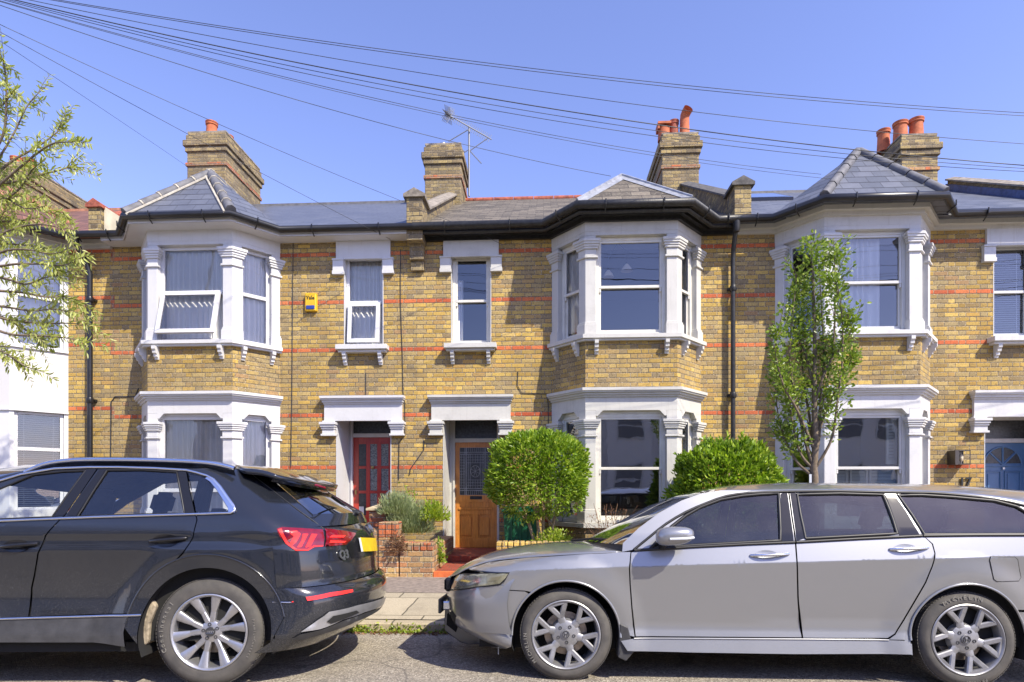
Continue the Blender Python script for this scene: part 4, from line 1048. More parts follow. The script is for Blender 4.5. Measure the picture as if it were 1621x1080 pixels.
# ------------------------------------------------------------------ wall fittings
def text_into(mb_, s, size, origin, right=(1, 0, 0), up=(0, 0, 1), depth=.004, bold=0.0, center=True):
    cu = bpy.data.curves.new('lettering', 'FONT'); cu.body = s; cu.size = size; cu.extrude = depth / 2; cu.offset = bold
    if center: cu.align_x = 'CENTER'; cu.align_y = 'CENTER'
    cu.resolution_u = 3
    ob = bpy.data.objects.new('lettering', cu); COL.objects.link(ob)
    bpy.context.view_layer.update()
    me = bpy.data.meshes.new_from_object(ob.evaluated_get(bpy.context.evaluated_depsgraph_get()))
    r_, u_ = Vector(right).normalized(), Vector(up).normalized(); n_ = r_.cross(u_); b = len(mb_.v)
    for v in me.vertices: mb_.v.append(Vector(origin) + r_ * v.co.x + u_ * v.co.y + n_ * v.co.z)
    for p in me.polygons: mb_.f.append(tuple(b + k for k in p.vertices)); mb_.m.append(mb_.mi)
    bpy.data.objects.remove(ob); bpy.data.meshes.remove(me); bpy.data.curves.remove(cu)
p0, p1 = at(482, 493, -.05), at(501.5, 464, -.05)
al = thing('alarm_box', 'yellow burglar alarm box on the brick wall right of the bay', 'alarm box', ((p0.x + p1.x) / 2, 0, p0.z))
m = MB(); m.prism([(p0.x, 0), (p0.x + .012, -.065), (p1.x - .012, -.065), (p1.x, 0)], p0.z + .0, p1.z); m.build('housing', M['yellow'], al, bevel=.012)
m = MB(); m.prism([(p0.x + .03, -.05), (p0.x + .035, -.078), (p1.x - .035, -.078), (p1.x - .03, -.05)], p0.z + .03, p0.z + .095); m.build('strobe_lens', M['blue_pl'], al, bevel=.006)
m = MB(); text_into(m, 'Yale', .085, ((p0.x + p1.x) / 2, -.068, p1.z - .085), bold=.001); m.build('lettering', M['ink'], al)
# lantern and number at house 4
p0, p1 = at(1505.5, 736, -.09), at(1529.5, 713.5, -.09)
ln = thing('wall_lantern', 'square steel wall lantern beside the blue door', 'lantern', ((p0.x + p1.x) / 2, 0, p0.z))
m = MB(); m.box(p0.x, p0.x + .05, -.19, -.0, p0.z, p1.z); m.box(p0.x + .05, p1.x, -.02, 0, p0.z, p1.z)
for x in (p0.x + .05, p1.x - .01):
    for y_ in (-.19, -.03): m.box(x, x + .01, y_, y_ + .01, p0.z, p1.z)
for z in (p0.z, p1.z - .012): m.box(p0.x + .05, p1.x, -.19, -.02, z, z + .012)
m.build('frame', simple('bronzed_steel', (.10, .09, .08), .35, .7), ln)
m = MB(); m.lathe([(.012, 0), (.012, .03), (.032, .05), (.036, .11), (.02, .14), (0, .15)], ((p0.x + p1.x) / 2 + .03, -.10, p0.z + .02), 'z', 14); m.build('bulb', M['bulb'], ln, smooth=50)
p = at(1528, 764, -.02)
m = MB(); text_into(m, '17', .20, (p.x, -.02, p.z), right=(1, 0, .06), depth=.014, bold=.004)
tag(m.build('house_number', M['ink'], None, origin=p), 'dark metal number 17 on the brick beside the blue door', 'number')
# ------------------------------------------------------------------ cars
def pip(pt, poly):
    x, y = pt; c = False; n = len(poly)
    for i in range(n):
        x1, y1 = poly[i]; x2, y2 = poly[(i + 1) % n]
        if (y1 > y) != (y2 > y) and x < (x2 - x1) * (y - y1) / (y2 - y1) + x1: c = not c
    return c
def dens(poly, d, closed=True):
    r = []; n = len(poly)
    for i in range(n if closed else n - 1):
        a, b = Vector(poly[i]), Vector(poly[(i + 1) % n]); k = max(1, int((b - a).length / d))
        for j in range(k): r.append(tuple(a.lerp(b, j / k)))
    if not closed: r.append(tuple(poly[-1]))
    return r
def smooth_line(pts, k=4):
    """Catmull-Rom through 2D/3D points"""
    P = [Vector(p) for p in pts]; r = []
    for i in range(len(P) - 1):
        p0 = P[max(i - 1, 0)]; p1 = P[i]; p2 = P[i + 1]; p3 = P[min(i + 2, len(P) - 1)]
        for j in range(k):
            t = j / k
            r.append(.5 * ((2 * p1) + (-p0 + p2) * t + (2 * p0 - 5 * p1 + 4 * p2 - p3) * t * t + (-p0 + 3 * p1 - 3 * p2 + p3) * t ** 3))
    r.append(P[-1]); return [tuple(p) for p in r]
class Car:
    crease = None
    def __init__(s, root, ox, oy, phi, W, roll=0.0):
        s.root = root; s.o = Vector((ox, oy)); s.phi = phi; s.W = W; s.cr, s.sr = math.cos(roll), math.sin(roll)
        root.rotation_euler = (-roll, 0, phi); root.location = (ox, oy, 0)
        s.a = Vector((math.cos(phi), math.sin(phi))); s.b = Vector((-math.sin(phi), math.cos(phi)))
        ORG[root.name] = Vector((0, 0, 0))
    def rl(s, x, y, z): return x, y * s.cr - z * s.sr, y * s.sr + z * s.cr
    def loc(s, w): d = Vector((w.x, w.y)) - s.o; return s.rl(d.dot(s.a), d.dot(s.b), w.z)
    def ray(s, px, py):
        u = (px - CX) / F; v = (HY - py) / F
        o = s.loc(Vector((0, -D0, CZ))); d0 = Vector((-ST + u * CT, CT + u * ST))
        return o, s.rl(d0.dot(s.a), d0.dot(s.b), v)
    def inset(s, x, z): return 0
    def P(s, px, py=None):
        """photo pixel (or ('L',x,z)) -> local (x,z) on the near side skin"""
        if px == 'L': raise ValueError
        o, d = s.ray(px, py); t0 = (-0.25 - o[1]) / d[1]; t1 = (s.W * .5 - o[1]) / d[1]; N = 90; pt = t0; best = (9, t0); pg = None
        for i in range(N + 1):
            t = t0 + (t1 - t0) * i / N; x = o[0] + d[0] * t; y = o[1] + d[1] * t; z = o[2] + d[2] * t
            g = y - s.inset(x, z)
            if abs(g) < best[0]: best = (abs(g), t)
            if pg is not None and pg < 0 <= g:
                t = pt + (t - pt) * (-pg) / (g - pg); best = (0, t); break
            pt, pg = t, g
        t = best[1]; return (o[0] + d[0] * t, o[2] + d[2] * t)
    def Q(s, px, py, lat):
        """photo pixel -> local 3D at lateral position lat"""
        o, d = s.ray(px, py); t = (lat - o[1]) / d[1]; return Vector((o[0] + d[0] * t, lat, o[2] + d[2] * t))
    def pts(s, L):
        r = []
        for p in L:
            if p[0] == 'L': r.append((p[1], p[2]))
            else: r.append(s.P(*p))
        return r
    def skin(s, name, poly, mat, parent=None, holes=(), off=0.0, sp=.036, th=.010, mirror=True, raw=False, label=None, smooth=60, hidden_far=False, extra=None):
        """curved sheet following the body side inside a polygon of local (x,z)"""
        if not raw: poly = s.pts(poly); holes = [s.pts(h) for h in holes]
        loops = [dens(poly, sp)] + [dens(h, sp) for h in holes]
        V = []; E = []
        for L in loops:
            b = len(V); V += L; E += [(b + i, b + (i + 1) % len(L)) for i in range(len(L))]
        x0 = min(p[0] for p in poly); x1 = max(p[0] for p in poly); z0 = min(p[1] for p in poly); z1 = max(p[1] for p in poly)
        nx, nz = int((x1 - x0) / sp), int((z1 - z0) / sp)
        def near(pt):
            for L in loops:
                for q in L:
                    if (q[0] - pt[0]) ** 2 + (q[1] - pt[1]) ** 2 < (sp * .45) ** 2: return True
            return False
        for i in range(1, nx + 1):
            for j in range(1, nz + 1):
                pt = (x0 + (x1 - x0) * i / (nx + 1), z0 + (z1 - z0) * j / (nz + 1))
                if pip(pt, poly) and not any(pip(pt, h) for h in holes) and not near(pt): V.append(pt)
        if s.crease:
            for i in range(int((x1 - x0) / .03) + 1):
                for dz_ in (-.006, .006):
                    pt = (x0 + i * .03 + .001, s.crease(x0 + i * .03) + dz_)
                    if pip(pt, poly) and not any(pip(pt, h) for h in holes) and not any((q[0] - pt[0]) ** 2 + (q[1] - pt[1]) ** 2 < 6e-5 for L in loops for q in L): V.append(pt)
        vv, ee, ff = delaunay_2d_cdt([Vector(p) for p in V], E, [], 0, 1e-5)[:3]
        m = MB(); inv = 0
        for v in vv: m.v.append(Vector((v.x, s.inset(v.x, v.y) - off, v.y)))
        for f in ff:
            c = sum((vv[i] for i in f), Vector((0, 0))) / len(f)
            if pip(c, poly) and not any(pip(c, h) for h in holes):
                a = [vv[i] for i in f]; ar = sum(a[i].x * a[(i + 1) % len(a)].y - a[(i + 1) % len(a)].x * a[i].y for i in range(len(a)))
                m.f.append(tuple(f) if ar > 0 else tuple(f)[::-1]); m.m.append(0)
        e = .004; N = []
        for v in m.v:
            gx = (s.inset(v.x + e, v.z) - s.inset(v.x - e, v.z)) / (2 * e); gz = (s.inset(v.x, v.z + e) - s.inset(v.x, v.z - e)) / (2 * e)
            N.append(Vector((max(-6, min(6, gx)), -1, max(-6, min(6, gz)))).normalized())
        if th:
            cnt = {}
            for f in m.f:
                for i in range(len(f)): k = (f[i], f[(i + 1) % len(f)]); cnt[k] = 1
            for (a, b) in list(cnt):
                if (b, a) in cnt: continue
                A, Bv = m.v[a], m.v[b]; d_ = (Bv - A); n_ = d_.cross(Vector((0, 1, 0))); n_ = n_.normalized() if n_.length > 1e-9 else Vector((0, -1, 0)); q = len(m.v)
                m.v += [A.copy(), Bv.copy(), Bv - N[b] * th, A - N[a] * th]; N += [n_] * 4
                m.f.append((q + 1, q, q + 3, q + 2)); m.m.append(0)
        ob = m.build(name, mat, parent or s.root, smooth=None, uv=False)
        me_ = ob.data; me_.polygons.foreach_set('use_smooth', [True] * len(me_.polygons))
        if len(me_.vertices) == len(N): me_.normals_split_custom_set_from_vertices([tuple(n) for n in N])
        s.N = N
        if label: ob['label'] = label
        if mirror: s.mirror(ob, parent)
        return ob
    def mirror(s, ob, parent=None):
        """the same part on the far side of the car"""
        c = ob.copy(); me = ob.data.copy(); c.data = me
        for v in me.vertices: v.co.y = s.W - v.co.y
        if me.has_custom_normals and len(s.N) == len(me.vertices): me.flip_normals(); me.normals_split_custom_set_from_vertices([(n.x, -n.y, n.z) for n in s.N])
        else: me.flip_normals()
        COL.objects.link(c); c.parent = parent or s.root; ORG[c.name] = Vector((0, 0, 0)); return c
    def loft(s, name, E, C, mat, n=12, pw=2.3, parent=None, thick=0, k=4, q0=1.0):
        """surface across the car between the near edge E and its mirror, passing the centre line C"""
        E = [Vector(p) for p in smooth_line(E, k)]; C = [Vector(p) for p in smooth_line(C, k)]
        m = MB(); rows = []
        for e, c in zip(E, C):
            r = []
            for j in range(2 * n + 1):
                q = 1 - j / n; aq = abs(q); w = 1 - aq ** pw
                y = s.W / 2 - (s.W / 2 - e.y) * q
                r.append(m.vert((e.x + (c.x - e.x) * w, y, e.z + (c.z - e.z) * w)))
            rows.append(r)
        for r0, r1 in zip(rows, rows[1:]):
            for j in range(2 * n): m.f.append((r0[j], r1[j], r1[j + 1], r0[j + 1])); m.m.append(0)
        ob = m.build(name, mat, parent or s.root, smooth=70, uv=False)
        # face outward (up)
        me = ob.data; up = sum(p.normal.z for p in me.polygons)
        if up < 0: me.flip_normals()
        if thick: so = ob.modifiers.new('thickness', 'SOLIDIFY'); so.thickness = thick; so.offset = -1
        return ob
    def E3(s, L, off=0.0):
        return [(x, s.inset(x, z) - off, z) for (x, z) in s.pts(L)]
def arc(cx, cz, r, a0, a1, n=24, rz_=None):
    rz_ = rz_ or r
    return [(cx + r * math.cos(R(a0 + (a1 - a0) * i / n)), cz + rz_ * math.sin(R(a0 + (a1 - a0) * i / n))) for i in range(n + 1)]
def wheel(car, x, z, y, rt, rr, tw, style, far=False, tread=0.0, text=None, zf=None, mark=None):
    """y = lateral position of the outer tyre face; near wheels face -y"""
    w = part_empty('wheel', car.root); sg = 1 if not far else -1
    rim_mat = M['rim'] if style == 'twin' else M['rim_dull']
    Y = lambda d: y + sg * d        # d inward from outer face
    prof = [(rr * 1.02, .012), (rr + .012, .0), (rr + (rt - rr) * .45, -.006), (rt - .035, .0), (rt - .012, .012), (rt - .003, .028), (rt, .045), (rt, tw - .045), (rt - .01, tw - .02), (rt - .04, tw), (rr + .01, tw - .01)]
    m = MB(); m.lathe([(r, sg * d) for r, d in prof][::1 if sg > 0 else 1], (x, y, z), 'y', 72, True)
    # tread blocks
    if not far:
        for k in range(90):
            a = 2 * math.pi * k / 90
            for (d0, d1, rr_) in ((.020, .050, rt + .0015), (.056, .105, rt + .003), (.112, .160, rt + .003), (.166, tw - .03, rt + .001)):
                a1 = a + 2 * math.pi / 90 * .72
                c = []
                for (aa, dd) in ((a, d0), (a1, d0), (a1 + .01, d1), (a + .01, d1)):
                    c.append((x + rr_ * math.cos(aa), Y(dd), z + rr_ * math.sin(aa)))
                m.face(c); 
                c2 = [(x + (p[0] - x) * .985, p[1], z + (p[2] - z) * .985) for p in c]
                for i in range(4): j = (i + 1) % 4; m.face([c2[i], c2[j], c[j], c[i]])
    t_ = m.build('tyre', M['tyre'], w, smooth=40, uv=False)
    if text and not far:
        for (s_, ac, rad, sz) in text:
            m = MB(); n = len(s_)
            for i, ch in enumerate(s_):
                if ch == ' ': continue
                a = R(ac) - (i - (n - 1) / 2) * sz * .80 / rad
                text_into(m, ch, sz, (x + rad * math.cos(a), y - .0075, z + rad * math.sin(a)), right=(math.sin(a), 0, -math.cos(a)), up=(math.cos(a), 0, math.sin(a)), depth=.003)
            m.build('tyre_lettering', M['tyre_mark'], w, uv=False)
    m = MB()
    m.lathe([(r, sg * d) for r, d in [(rr * 1.015, .006), (rr * 1.03, .0), (rr * 1.0, -.004), (rr * .965, .0), (rr * .94, .02), (rr * .91, .09), (rr * .90, tw * .85)]], (x, y, z), 'y', 64, True)
    m.build('rim', rim_mat, w, smooth=50, uv=False)
    m = MB()
    def bar(p0, w0, p1, w1, d0, d1, h=.022):
        a, b = Vector(p0), Vector(p1); t = (b - a).normalized(); n_ = Vector((-t.y, t.x))
        q = [(a - n_ * w0, d0), (a + n_ * w0, d0), (b + n_ * w1, d1), (b - n_ * w1, d1)]
        q2 = [(a - n_ * w0 * .62, d0 - .008), (a + n_ * w0 * .62, d0 - .008), (b + n_ * w1 * .62, d1 - .006), (b - n_ * w1 * .62, d1 - .006)]
        V = [m.vert((x + p.x, Y(d + h), z + p.y)) for p, d in q] + [m.vert((x + p.x, Y(d), z + p.y)) for p, d in q] + [m.vert((x + p.x, Y(d), z + p.y)) for p, d in q2]
        for i in range(4):
            j = (i + 1) % 4
            m.f.append((V[i], V[j], V[4 + j], V[4 + i])); m.f.append((V[4 + i], V[4 + j], V[8 + j], V[8 + i])); m.m += [0, 0]
        m.f.append((V[8], V[9], V[10], V[11])); m.m.append(0)
    def pol(r, a): return Vector((r * math.cos(R(a)), r * math.sin(R(a))))
    if style == 'twin':
        for k in range(5):
            for s_ in (-1, 1):
                a = 98 + 72 * k + s_ * 17
                bar(pol(.045, a - s_ * 8), .021, pol(rr * .55, a - s_ * 2), .017, .036, .030)
                bar(pol(rr * .54, a - s_ * 2), .017, pol(rr * .97, a + s_ * 1), .034, .030, .010)
        hub_r = .062; nl = 5; la = 26; lr = .048
    else:
        for k in range(6):
            a = 46 + 60 * k
            bar(pol(.05, a), .034, pol(rr * .58, a), .021, .036, .030)
            for s_ in (-1, 1): bar(pol(rr * .52, a + s_ * 1.5), .018, pol(rr * .97, a + s_ * 15), .019, .030, .010)
            bar(pol(rr * .95, a - 13), .012, pol(rr * .95, a + 13), .012, .012, .012, .02)
        hub_r = .082; nl = 5; la = 60; lr = .057
    m.lathe([(r, sg * d) for r, d in [(hub_r * 1.3, .07), (hub_r * 1.15, .034), (hub_r * .95, .026), (.001, .026)]], (x, y, z), 'y', 30, True)
    m.build('spokes', rim_mat, w, smooth=40, uv=False)
    for k in range(nl if not far else 0):
        m = MB(); p = pol(lr, la + 72 * k); m.lathe([(.013, sg * .030), (.012, sg * .022), (.007, sg * .022), (.006, sg * .03)], (x + p.x, y, z + p.y), 'y', 10, True)
        m.build('wheel_nut', M['clad'], w, smooth=50, uv=False)
    m = MB(); m.lathe([(.032, sg * .026), (.031, sg * .016), (.001, sg * .014)], (x, y, z), 'y', 24, True); cap = m.build('hub_cap', M['rim_dull'] if mark == 'H' else M['clad'], w, smooth=50, uv=False)
    if mark and not far:
        m = MB(); yy = y + .0125
        if mark == 'H':
            ring = [(x + .023 * math.cos(a * .314), yy, z + .023 * math.sin(a * .314)) for a in range(21)]; m.tube(ring, .0025, 5)
            m.tube([(x - .012, yy, z + .015), (x - .008, yy, z - .014)], .0028, 5); m.tube([(x + .012, yy, z + .015), (x + .008, yy, z - .014)], .0028, 5); m.tube([(x - .010, yy, z), (x + .010, yy, z)], .0028, 5)
        else:
            for q in range(4): m.tube([(x - .0165 + .011 * q + .0075 * math.cos(a * .524), yy, z + .0075 * math.sin(a * .524)) for a in range(13)], .0015, 5)
        m.build('hub_emblem', M['steel'] if mark != 'H' else M['clad'], w, uv=False)
    m = MB(); m.lathe([(.15, sg * .10), (.15, sg * .085), (.07, sg * .08), (.001, sg * .08)], (x, y, z), 'y', 36, True); m.build('brake_disc', M['disc'], w, smooth=40, uv=False)
    m = MB(); m.lathe([(rr * .9, sg * .15), (.001, sg * .15)], (x, y, z), 'y', 24, True)
    m.lathe([(.17, sg * .11), (.16, sg * .12)], (x, y, z), 'y', 24, True); m.build('hub_shield', M['dark'], w, uv=False)
    return w
def arch_liner(car, x, z, r, depth, mat):
    m = MB(); n = 28; b = []
    for i in range(n + 1):
        a = R(-20 + 220 * i / n); px, pz = x + r * math.cos(a), z + r * math.sin(a)
        b.append((m.vert((px, car.inset(px, pz) + .010, pz)), m.vert((px, depth, pz))))
    for p, q in zip(b, b[1:]): m.f.append((p[0], p[1], q[1], q[0])); m.m.append(0)
    c = m.vert((x, depth, z))
    for p, q in zip(b, b[1:]): m.f.append((p[1], c, q[1])); m.m.append(0)
    o = m.build('arch_liner', mat, car.root, smooth=50, uv=False); car.mirror(o)
def trimline(car, name, L, r, mat, parent=None, off=.004, closed=False, raw=False, mirror=True, k=3, flat=1.0):
    P = L if raw else car.pts(L)
    if k > 1: P = smooth_line(P, k)
    P = dens(P, .06, closed)
    m = MB(); m.tube([(x, car.inset(x, z) - off, z) for x, z in P], r, 8)
    o = m.build(name, mat, parent or car.root, smooth=60, uv=False)
    if mirror: car.mirror(o, parent)
    return o
def dark_core(car, x0, x1, zb, zt, ins=.10):
    m = MB(); m.box(x0, x1, ins, car.W - ins, zb, zt); return m.build('floor_pan', M['dark'], car.root, uv=False)
def seat(car, x, y, s=1, lean=.28, h=.62, z=.62, w=.48):
    """a front or rear seat: cushion, backrest and headrest as one upholstered piece"""
    m = MB(); bm = bmesh.new()
    def rb(cx, cy, cz, sx, sy, sz, rot=0):
        g = bmesh.ops.create_cube(bm, size=1)['verts']
        bmesh.ops.scale(bm, vec=(sx, sy, sz), verts=g); bmesh.ops.rotate(bm, cent=(0, 0, 0), matrix=Matrix.Rotation(rot, 3, 'Y'), verts=g); bmesh.ops.translate(bm, vec=(cx, cy, cz), verts=g)
    rb(x, y, z - .14, .50, w, .14); rb(x + s * (.22 + lean * .3), y, z + .20, .13, w * .95, h, s * lean); rb(x + s * (.32 + lean * .55), y, z + .20 + h * .5 + .13, .10, w * .56, .19, s * lean)
    rb(x + s * (.31 + lean * .5), y, z + .20 + h * .5 + .02, .03, .16, .12, s * lean)
    bmesh.ops.bevel(bm, geom=bm.edges[:], offset=.035, segments=3, affect='EDGES')
    me = bpy.data.meshes.new('seat'); bm.to_mesh(me); bm.free(); me.materials.append(M['seat'])
    for p in me.polygons: p.use_smooth = True
    o = bpy.data.objects.new('seat', me); COL.objects.link(o); o.parent = car.root; ORG[o.name] = Vector((0, 0, 0)); return o

# ============================================================ silver estate car
XF = at(896, 1005.5, -5.90).x; XRW = at(1535.5, 1015, -5.90).x
rs = thing('estate_car', 'silver estate car parked at the kerb in front of the blue door house', 'car', (XF, -5.93, -.02), rotz=1e-6)
S = Car(rs, XF, -5.93, 0.0, 1.66, R(3.2))
WB = XRW - XF
def nose_s(z):   # centre-line nose profile (local x of the tip at height z)
    pts = [(.15, -.60), (.22, -.80), (.28, -.90), (.36, -.935), (.50, -.95), (.58, -.94), (.64, -.92), (.70, -.88), (.75, -.78), (.80, -.60), (.86, -.3)]
    for (a, b), (c, d) in zip(pts, pts[1:]):
        if z <= c: return b + (d - b) * max(0, (z - a)) / (c - a)
    return -.3
def tail_s(z): return 3.85 - .38 * max(0, z - .9)
def crease_s(x): return .755 + .034 * (x + .0)
def inset_s(x, z):
    zc = crease_s(x); zb = .985 + .016 * x
    if z > zb: i = (zb - zc) * .30 + (z - zb) * .40 + .25 * max(0, z - zb - .22) ** 1.5
    elif z > zc: i = (z - zc) * .30
    else:
        s_ = zc - z; i = .150 * min(s_, .40) - .22 * max(0, .345 - z)
    for wx in (0, WB):
        d = math.hypot(x - wx, z - .298)
        if d < .58: k_ = min(1, (.58 - d) / .17); i -= .020 * k_ * k_ * (3 - 2 * k_)
    hw = S.W / 2 - i; Rr, pw = .52, 2.5; tip = nose_s(z)
    if x - tip < Rr:
        q = max(0.0, min(1.0, (x - tip) / Rr)); q = (1 - q) ** pw     # lateral loss
        i += hw * (1 - (1 - q) ** .62) if q < 1 else hw
    tail = tail_s(z)
    if tail - x < .45:
        q = max(0.0, min(1.0, (tail - x) / .45)); q = (1 - q) ** 2.6; i += hw * (1 - (1 - q) ** .6)
    return i
S.inset = inset_s; S.crease = crease_s
PS = M['paint_silver']
archF = arc(0, .298, .372, 0, 360, 40); 
def arcp(cx, a0, a1, r=.372, cz=.298, n=22): return [('L', p[0], p[1]) for p in arc(cx, cz, r, a0, a1, n)]
# front wing
wing = [(806, 906.5), (776, 889), (836, 883), (920, 877.5), (985, 874), (998.5, 873.8), (996, 900), (997, 925), (1000, 962), (1005, 1006), (1004, 1009)]
sk = S.skin('front_wing', [(742, 900), (776, 889.5), (836, 883), (920, 877.7), (985, 874.3), (998, 874), (995.5, 900), (996.5, 925), (999.2, 962), (1004.5, 1008)] + arcp(0, 2, 128) + [(831, 935.2), (803, 933.5), (796, 926), (801.5, 916), (807, 906)], PS)
S.skin('front_bumper', [(712, 935), (752, 931), (792, 926.8), (795.5, 928), (802.5, 935), (831, 936.8)] + arcp(0, 132, 181) + [(809, 1024), (775, 1022.5), (742, 1020), (729, 1016), (715, 1006), (704, 998), (704, 980), (705, 955), (708, 940)], PS)
S.skin('lower_grille', [(716, 966), (722, 975), (722, 1001), (707, 989), (708, 972)], M['dark'], off=.006, th=0)
# sill
S.skin('sill', [('L', .375, .265)] + [(1004, 1010.5), (1100, 1010.5), (1270, 1011.5), (1405, 1013), (1431, 1014)] + [('L', WB - .375, .27), ('L', WB - .382, .20)] + [(1441, 1035.6), (1255, 1035), (1100, 1032.5), (1004, 1030.5), (993, 1030)], PS, off=.012)
trimline(S, 'sill_highlight', [(1003, 1010.5), (1100, 1010.5), (1270, 1011.5), (1405, 1013)], .006, PS, off=.014, k=1)
# doors
def door_s(outline, hole, glass, belt, handle, name_label):
    d = S.skin('door', outline, PS, holes=[hole], label=name_label)
    g = S.skin('door_glass', glass, M['glass_tint'], parent=d, off=-.006, th=0)
    S.skin('window_surround', glass, M['trim_black'], parent=d, holes=[hole], off=-.0045, th=0) if False else None
    trimline(S, 'window_seal', glass + [glass[0]], .012, M['trim_black'], parent=d, off=-.002, k=1)
    trimline(S, 'belt_trim', belt, .011, M['trim_black'], parent=d, off=.002, k=1)
    a, b = S.P(*handle[0]), S.P(*handle[1]); m = MB(); n = 14
    for (sc, of, dz_) in ((1.0, .030, 0),):
        xc, zc_ = (a[0] + b[0]) / 2, (a[1] + b[1]) / 2; L = (b[0] - a[0]) / 2
        path = []; 
        for i in range(n + 1):
            q = -1 + 2 * i / n; xx = xc + L * q; zz = zc_ + .006 * q
            path.append((xx, S.inset(xx, zz) - (.004 + .030 * (1 - abs(q) ** 3)), zz))
        m.tube(path, .010, 8)
    h_ = m.build('door_handle', M['trim_chrome'], d, smooth=60, uv=False); S.mirror(h_, d)
    m = MB(); xc = a[0] + (b[0] - a[0]) * .42; zc_ = (a[1] + b[1]) / 2 + .0
    P_ = [(xc + .075 * math.cos(k * .314), zc_ + .030 * math.sin(k * .314)) for k in range(20)]
    c_ = m.vert((xc, S.inset(xc, zc_) + .002, zc_)); rr_ = [m.vert((p[0], S.inset(*p) - .004, p[1])) for p in P_]
    for k in range(20): m.f.append((c_, rr_[k], rr_[(k + 1) % 20])); m.m.append(0)
    h_ = m.build('handle_recess', PS, d, smooth=60, uv=False)
    return d
fglass = [(1098.6, 863.5), (1068, 865.5), (1040, 867.5), (1030, 868), (1063, 834), (1086, 816), (1109, 803), (1141, 791), (1176, 785), (1205, 782.5), (1232.5, 781.5), (1234.5, 820), (1235.5, 856)]
fdoor = [(999.5, 875), (1012, 871), (1006, 869), (1030, 848), (1054, 829), (1085, 810.5), (1118, 796), (1150, 784.8), (1190, 779.8), (1247, 777.8), (1252, 815), (1258, 858), (1260.5, 889), (1262, 946), (1269, 1009), (1130, 1008), (1006.5, 1007.5), (1001.5, 962), (998.5, 925), (997.5, 900)]
door_s(fdoor, fglass, fglass, [(1004, 871.5), (1098, 866), (1180, 861.8), (1258, 858.6)], [(1188, 880), (1248, 876.5)], None)
rglass = [(1275, 852.8), (1267, 815), (1261.5, 783), (1330, 781.5), (1398, 783.5), (1408, 808), (1420.6, 845)]
rdoor = [(1249.5, 777.8), (1330, 777.2), (1400, 779), (1417, 780.2), (1432, 800), (1449, 828), (1461, 848), (1475, 861.5), (1479, 876), (1474.5, 897), (1464, 922), (1450, 946), (1430, 980), (1416, 1003), (1405, 1010), (1330, 1010), (1271.5, 1009.5), (1264.5, 946), (1262.8, 889), (1260.5, 858), (1254.5, 815)]
door_s(rdoor, rglass, rglass, [(1260, 858.5), (1360, 853), (1459, 848.4)], [(1408, 870), (1468, 867)], None)
# dark pillars
S.skin('pillar_cover', [(1235.5, 782), (1246, 779.5), (1251, 815), (1256.5, 857), (1237, 858)], M['gloss_black'], off=.003, th=0)
S.skin('pillar_cover', [(1401, 783), (1415, 783.5), (1433, 808), (1455, 846), (1424, 849), (1411, 808)], M['gloss_black'], off=.003, th=0)
# quarter panel and glass
S.skin('pillar_cover', [(1250.5, 779), (1259.5, 781), (1264.5, 815), (1272.5, 852.5), (1261, 856.5), (1256, 815)], M['gloss_black'], off=.003, th=0)
qglass = [(1463, 846.5), (1444, 816), (1421.5, 784.5), (1460, 784), (1507, 787), (1574, 793), (1609, 802), (1626, 812), (1660, 834), (1668, 846), (1621, 846)]
quarter = [(1419.5, 780.4), (1470, 779.8), (1520, 783.3), (1574, 789.5), (1621, 799.5), (1660, 812), (1695, 838)] + [('L', 3.62, .92), ('L', 3.68, .75), ('L', 3.68, .52), ('L', 3.52, .50)] + arcp(WB, 33, 179) + [('L', WB - .378, .262), (1431, 1013), (1407, 1012.5), (1417.5, 1005), (1432, 981.5), (1452, 947.5), (1466, 923), (1476.7, 897), (1481, 876), (1477, 861), (1463.5, 849.2), (1451, 828), (1434, 799)]
qp = S.skin('rear_quarter', quarter, PS, holes=[qglass])
trimline(S, 'window_seal', qglass + [qglass[0]], .012, M['trim_black'], parent=qp, off=-.002, k=1)
S.skin('quarter_glass', qglass, M['glass_tint'], off=-.006, th=0)
trimline(S, 'belt_trim', [(1461, 848.3), (1540, 847.3), (1668, 847)], .011, M['trim_black'], off=.002, k=1)
trimline(S, 'window_trim', [(1003, 870.5), (1030, 848.5), (1054, 829.5), (1085, 811), (1118, 796.6), (1150, 785.4), (1190, 780.4), (1250, 778.4), (1330, 777.8), (1400, 779.5), (1470, 780.3), (1520, 784), (1574, 790.3), (1621, 800.5), (1655, 812)], .009, M['trim_black'], off=.004, k=2)
fl = [(1568, 881.5), (1606, 881.8), (1610.5, 886), (1615.5, 914), (1612, 919.5), (1578, 920.5), (1573, 917), (1566.5, 887)]
S.skin('fuel_flap', fl, PS, off=.004, th=.004, mirror=False)
trimline(S, 'fuel_flap_gap', fl + [fl[0]], .0035, M['trim_black'], off=.001, k=1, mirror=False)
S.skin('rear_bumper', [('L', 3.50, .49), ('L', 3.64, .51), ('L', 3.70, .50), ('L', 3.70, .30), ('L', 3.6, .20), ('L', WB + .39, .20)] + [('L', WB + .375, .30)] + arcp(WB, 6, 30, n=5), PS)
# wheel arch lips
for wx in (0, WB):
    trimline(S, 'arch_lip', arc(wx, .298, .374, -2 if wx == 0 else 2, 181, 30), .008, PS, off=.006, raw=True, k=1)
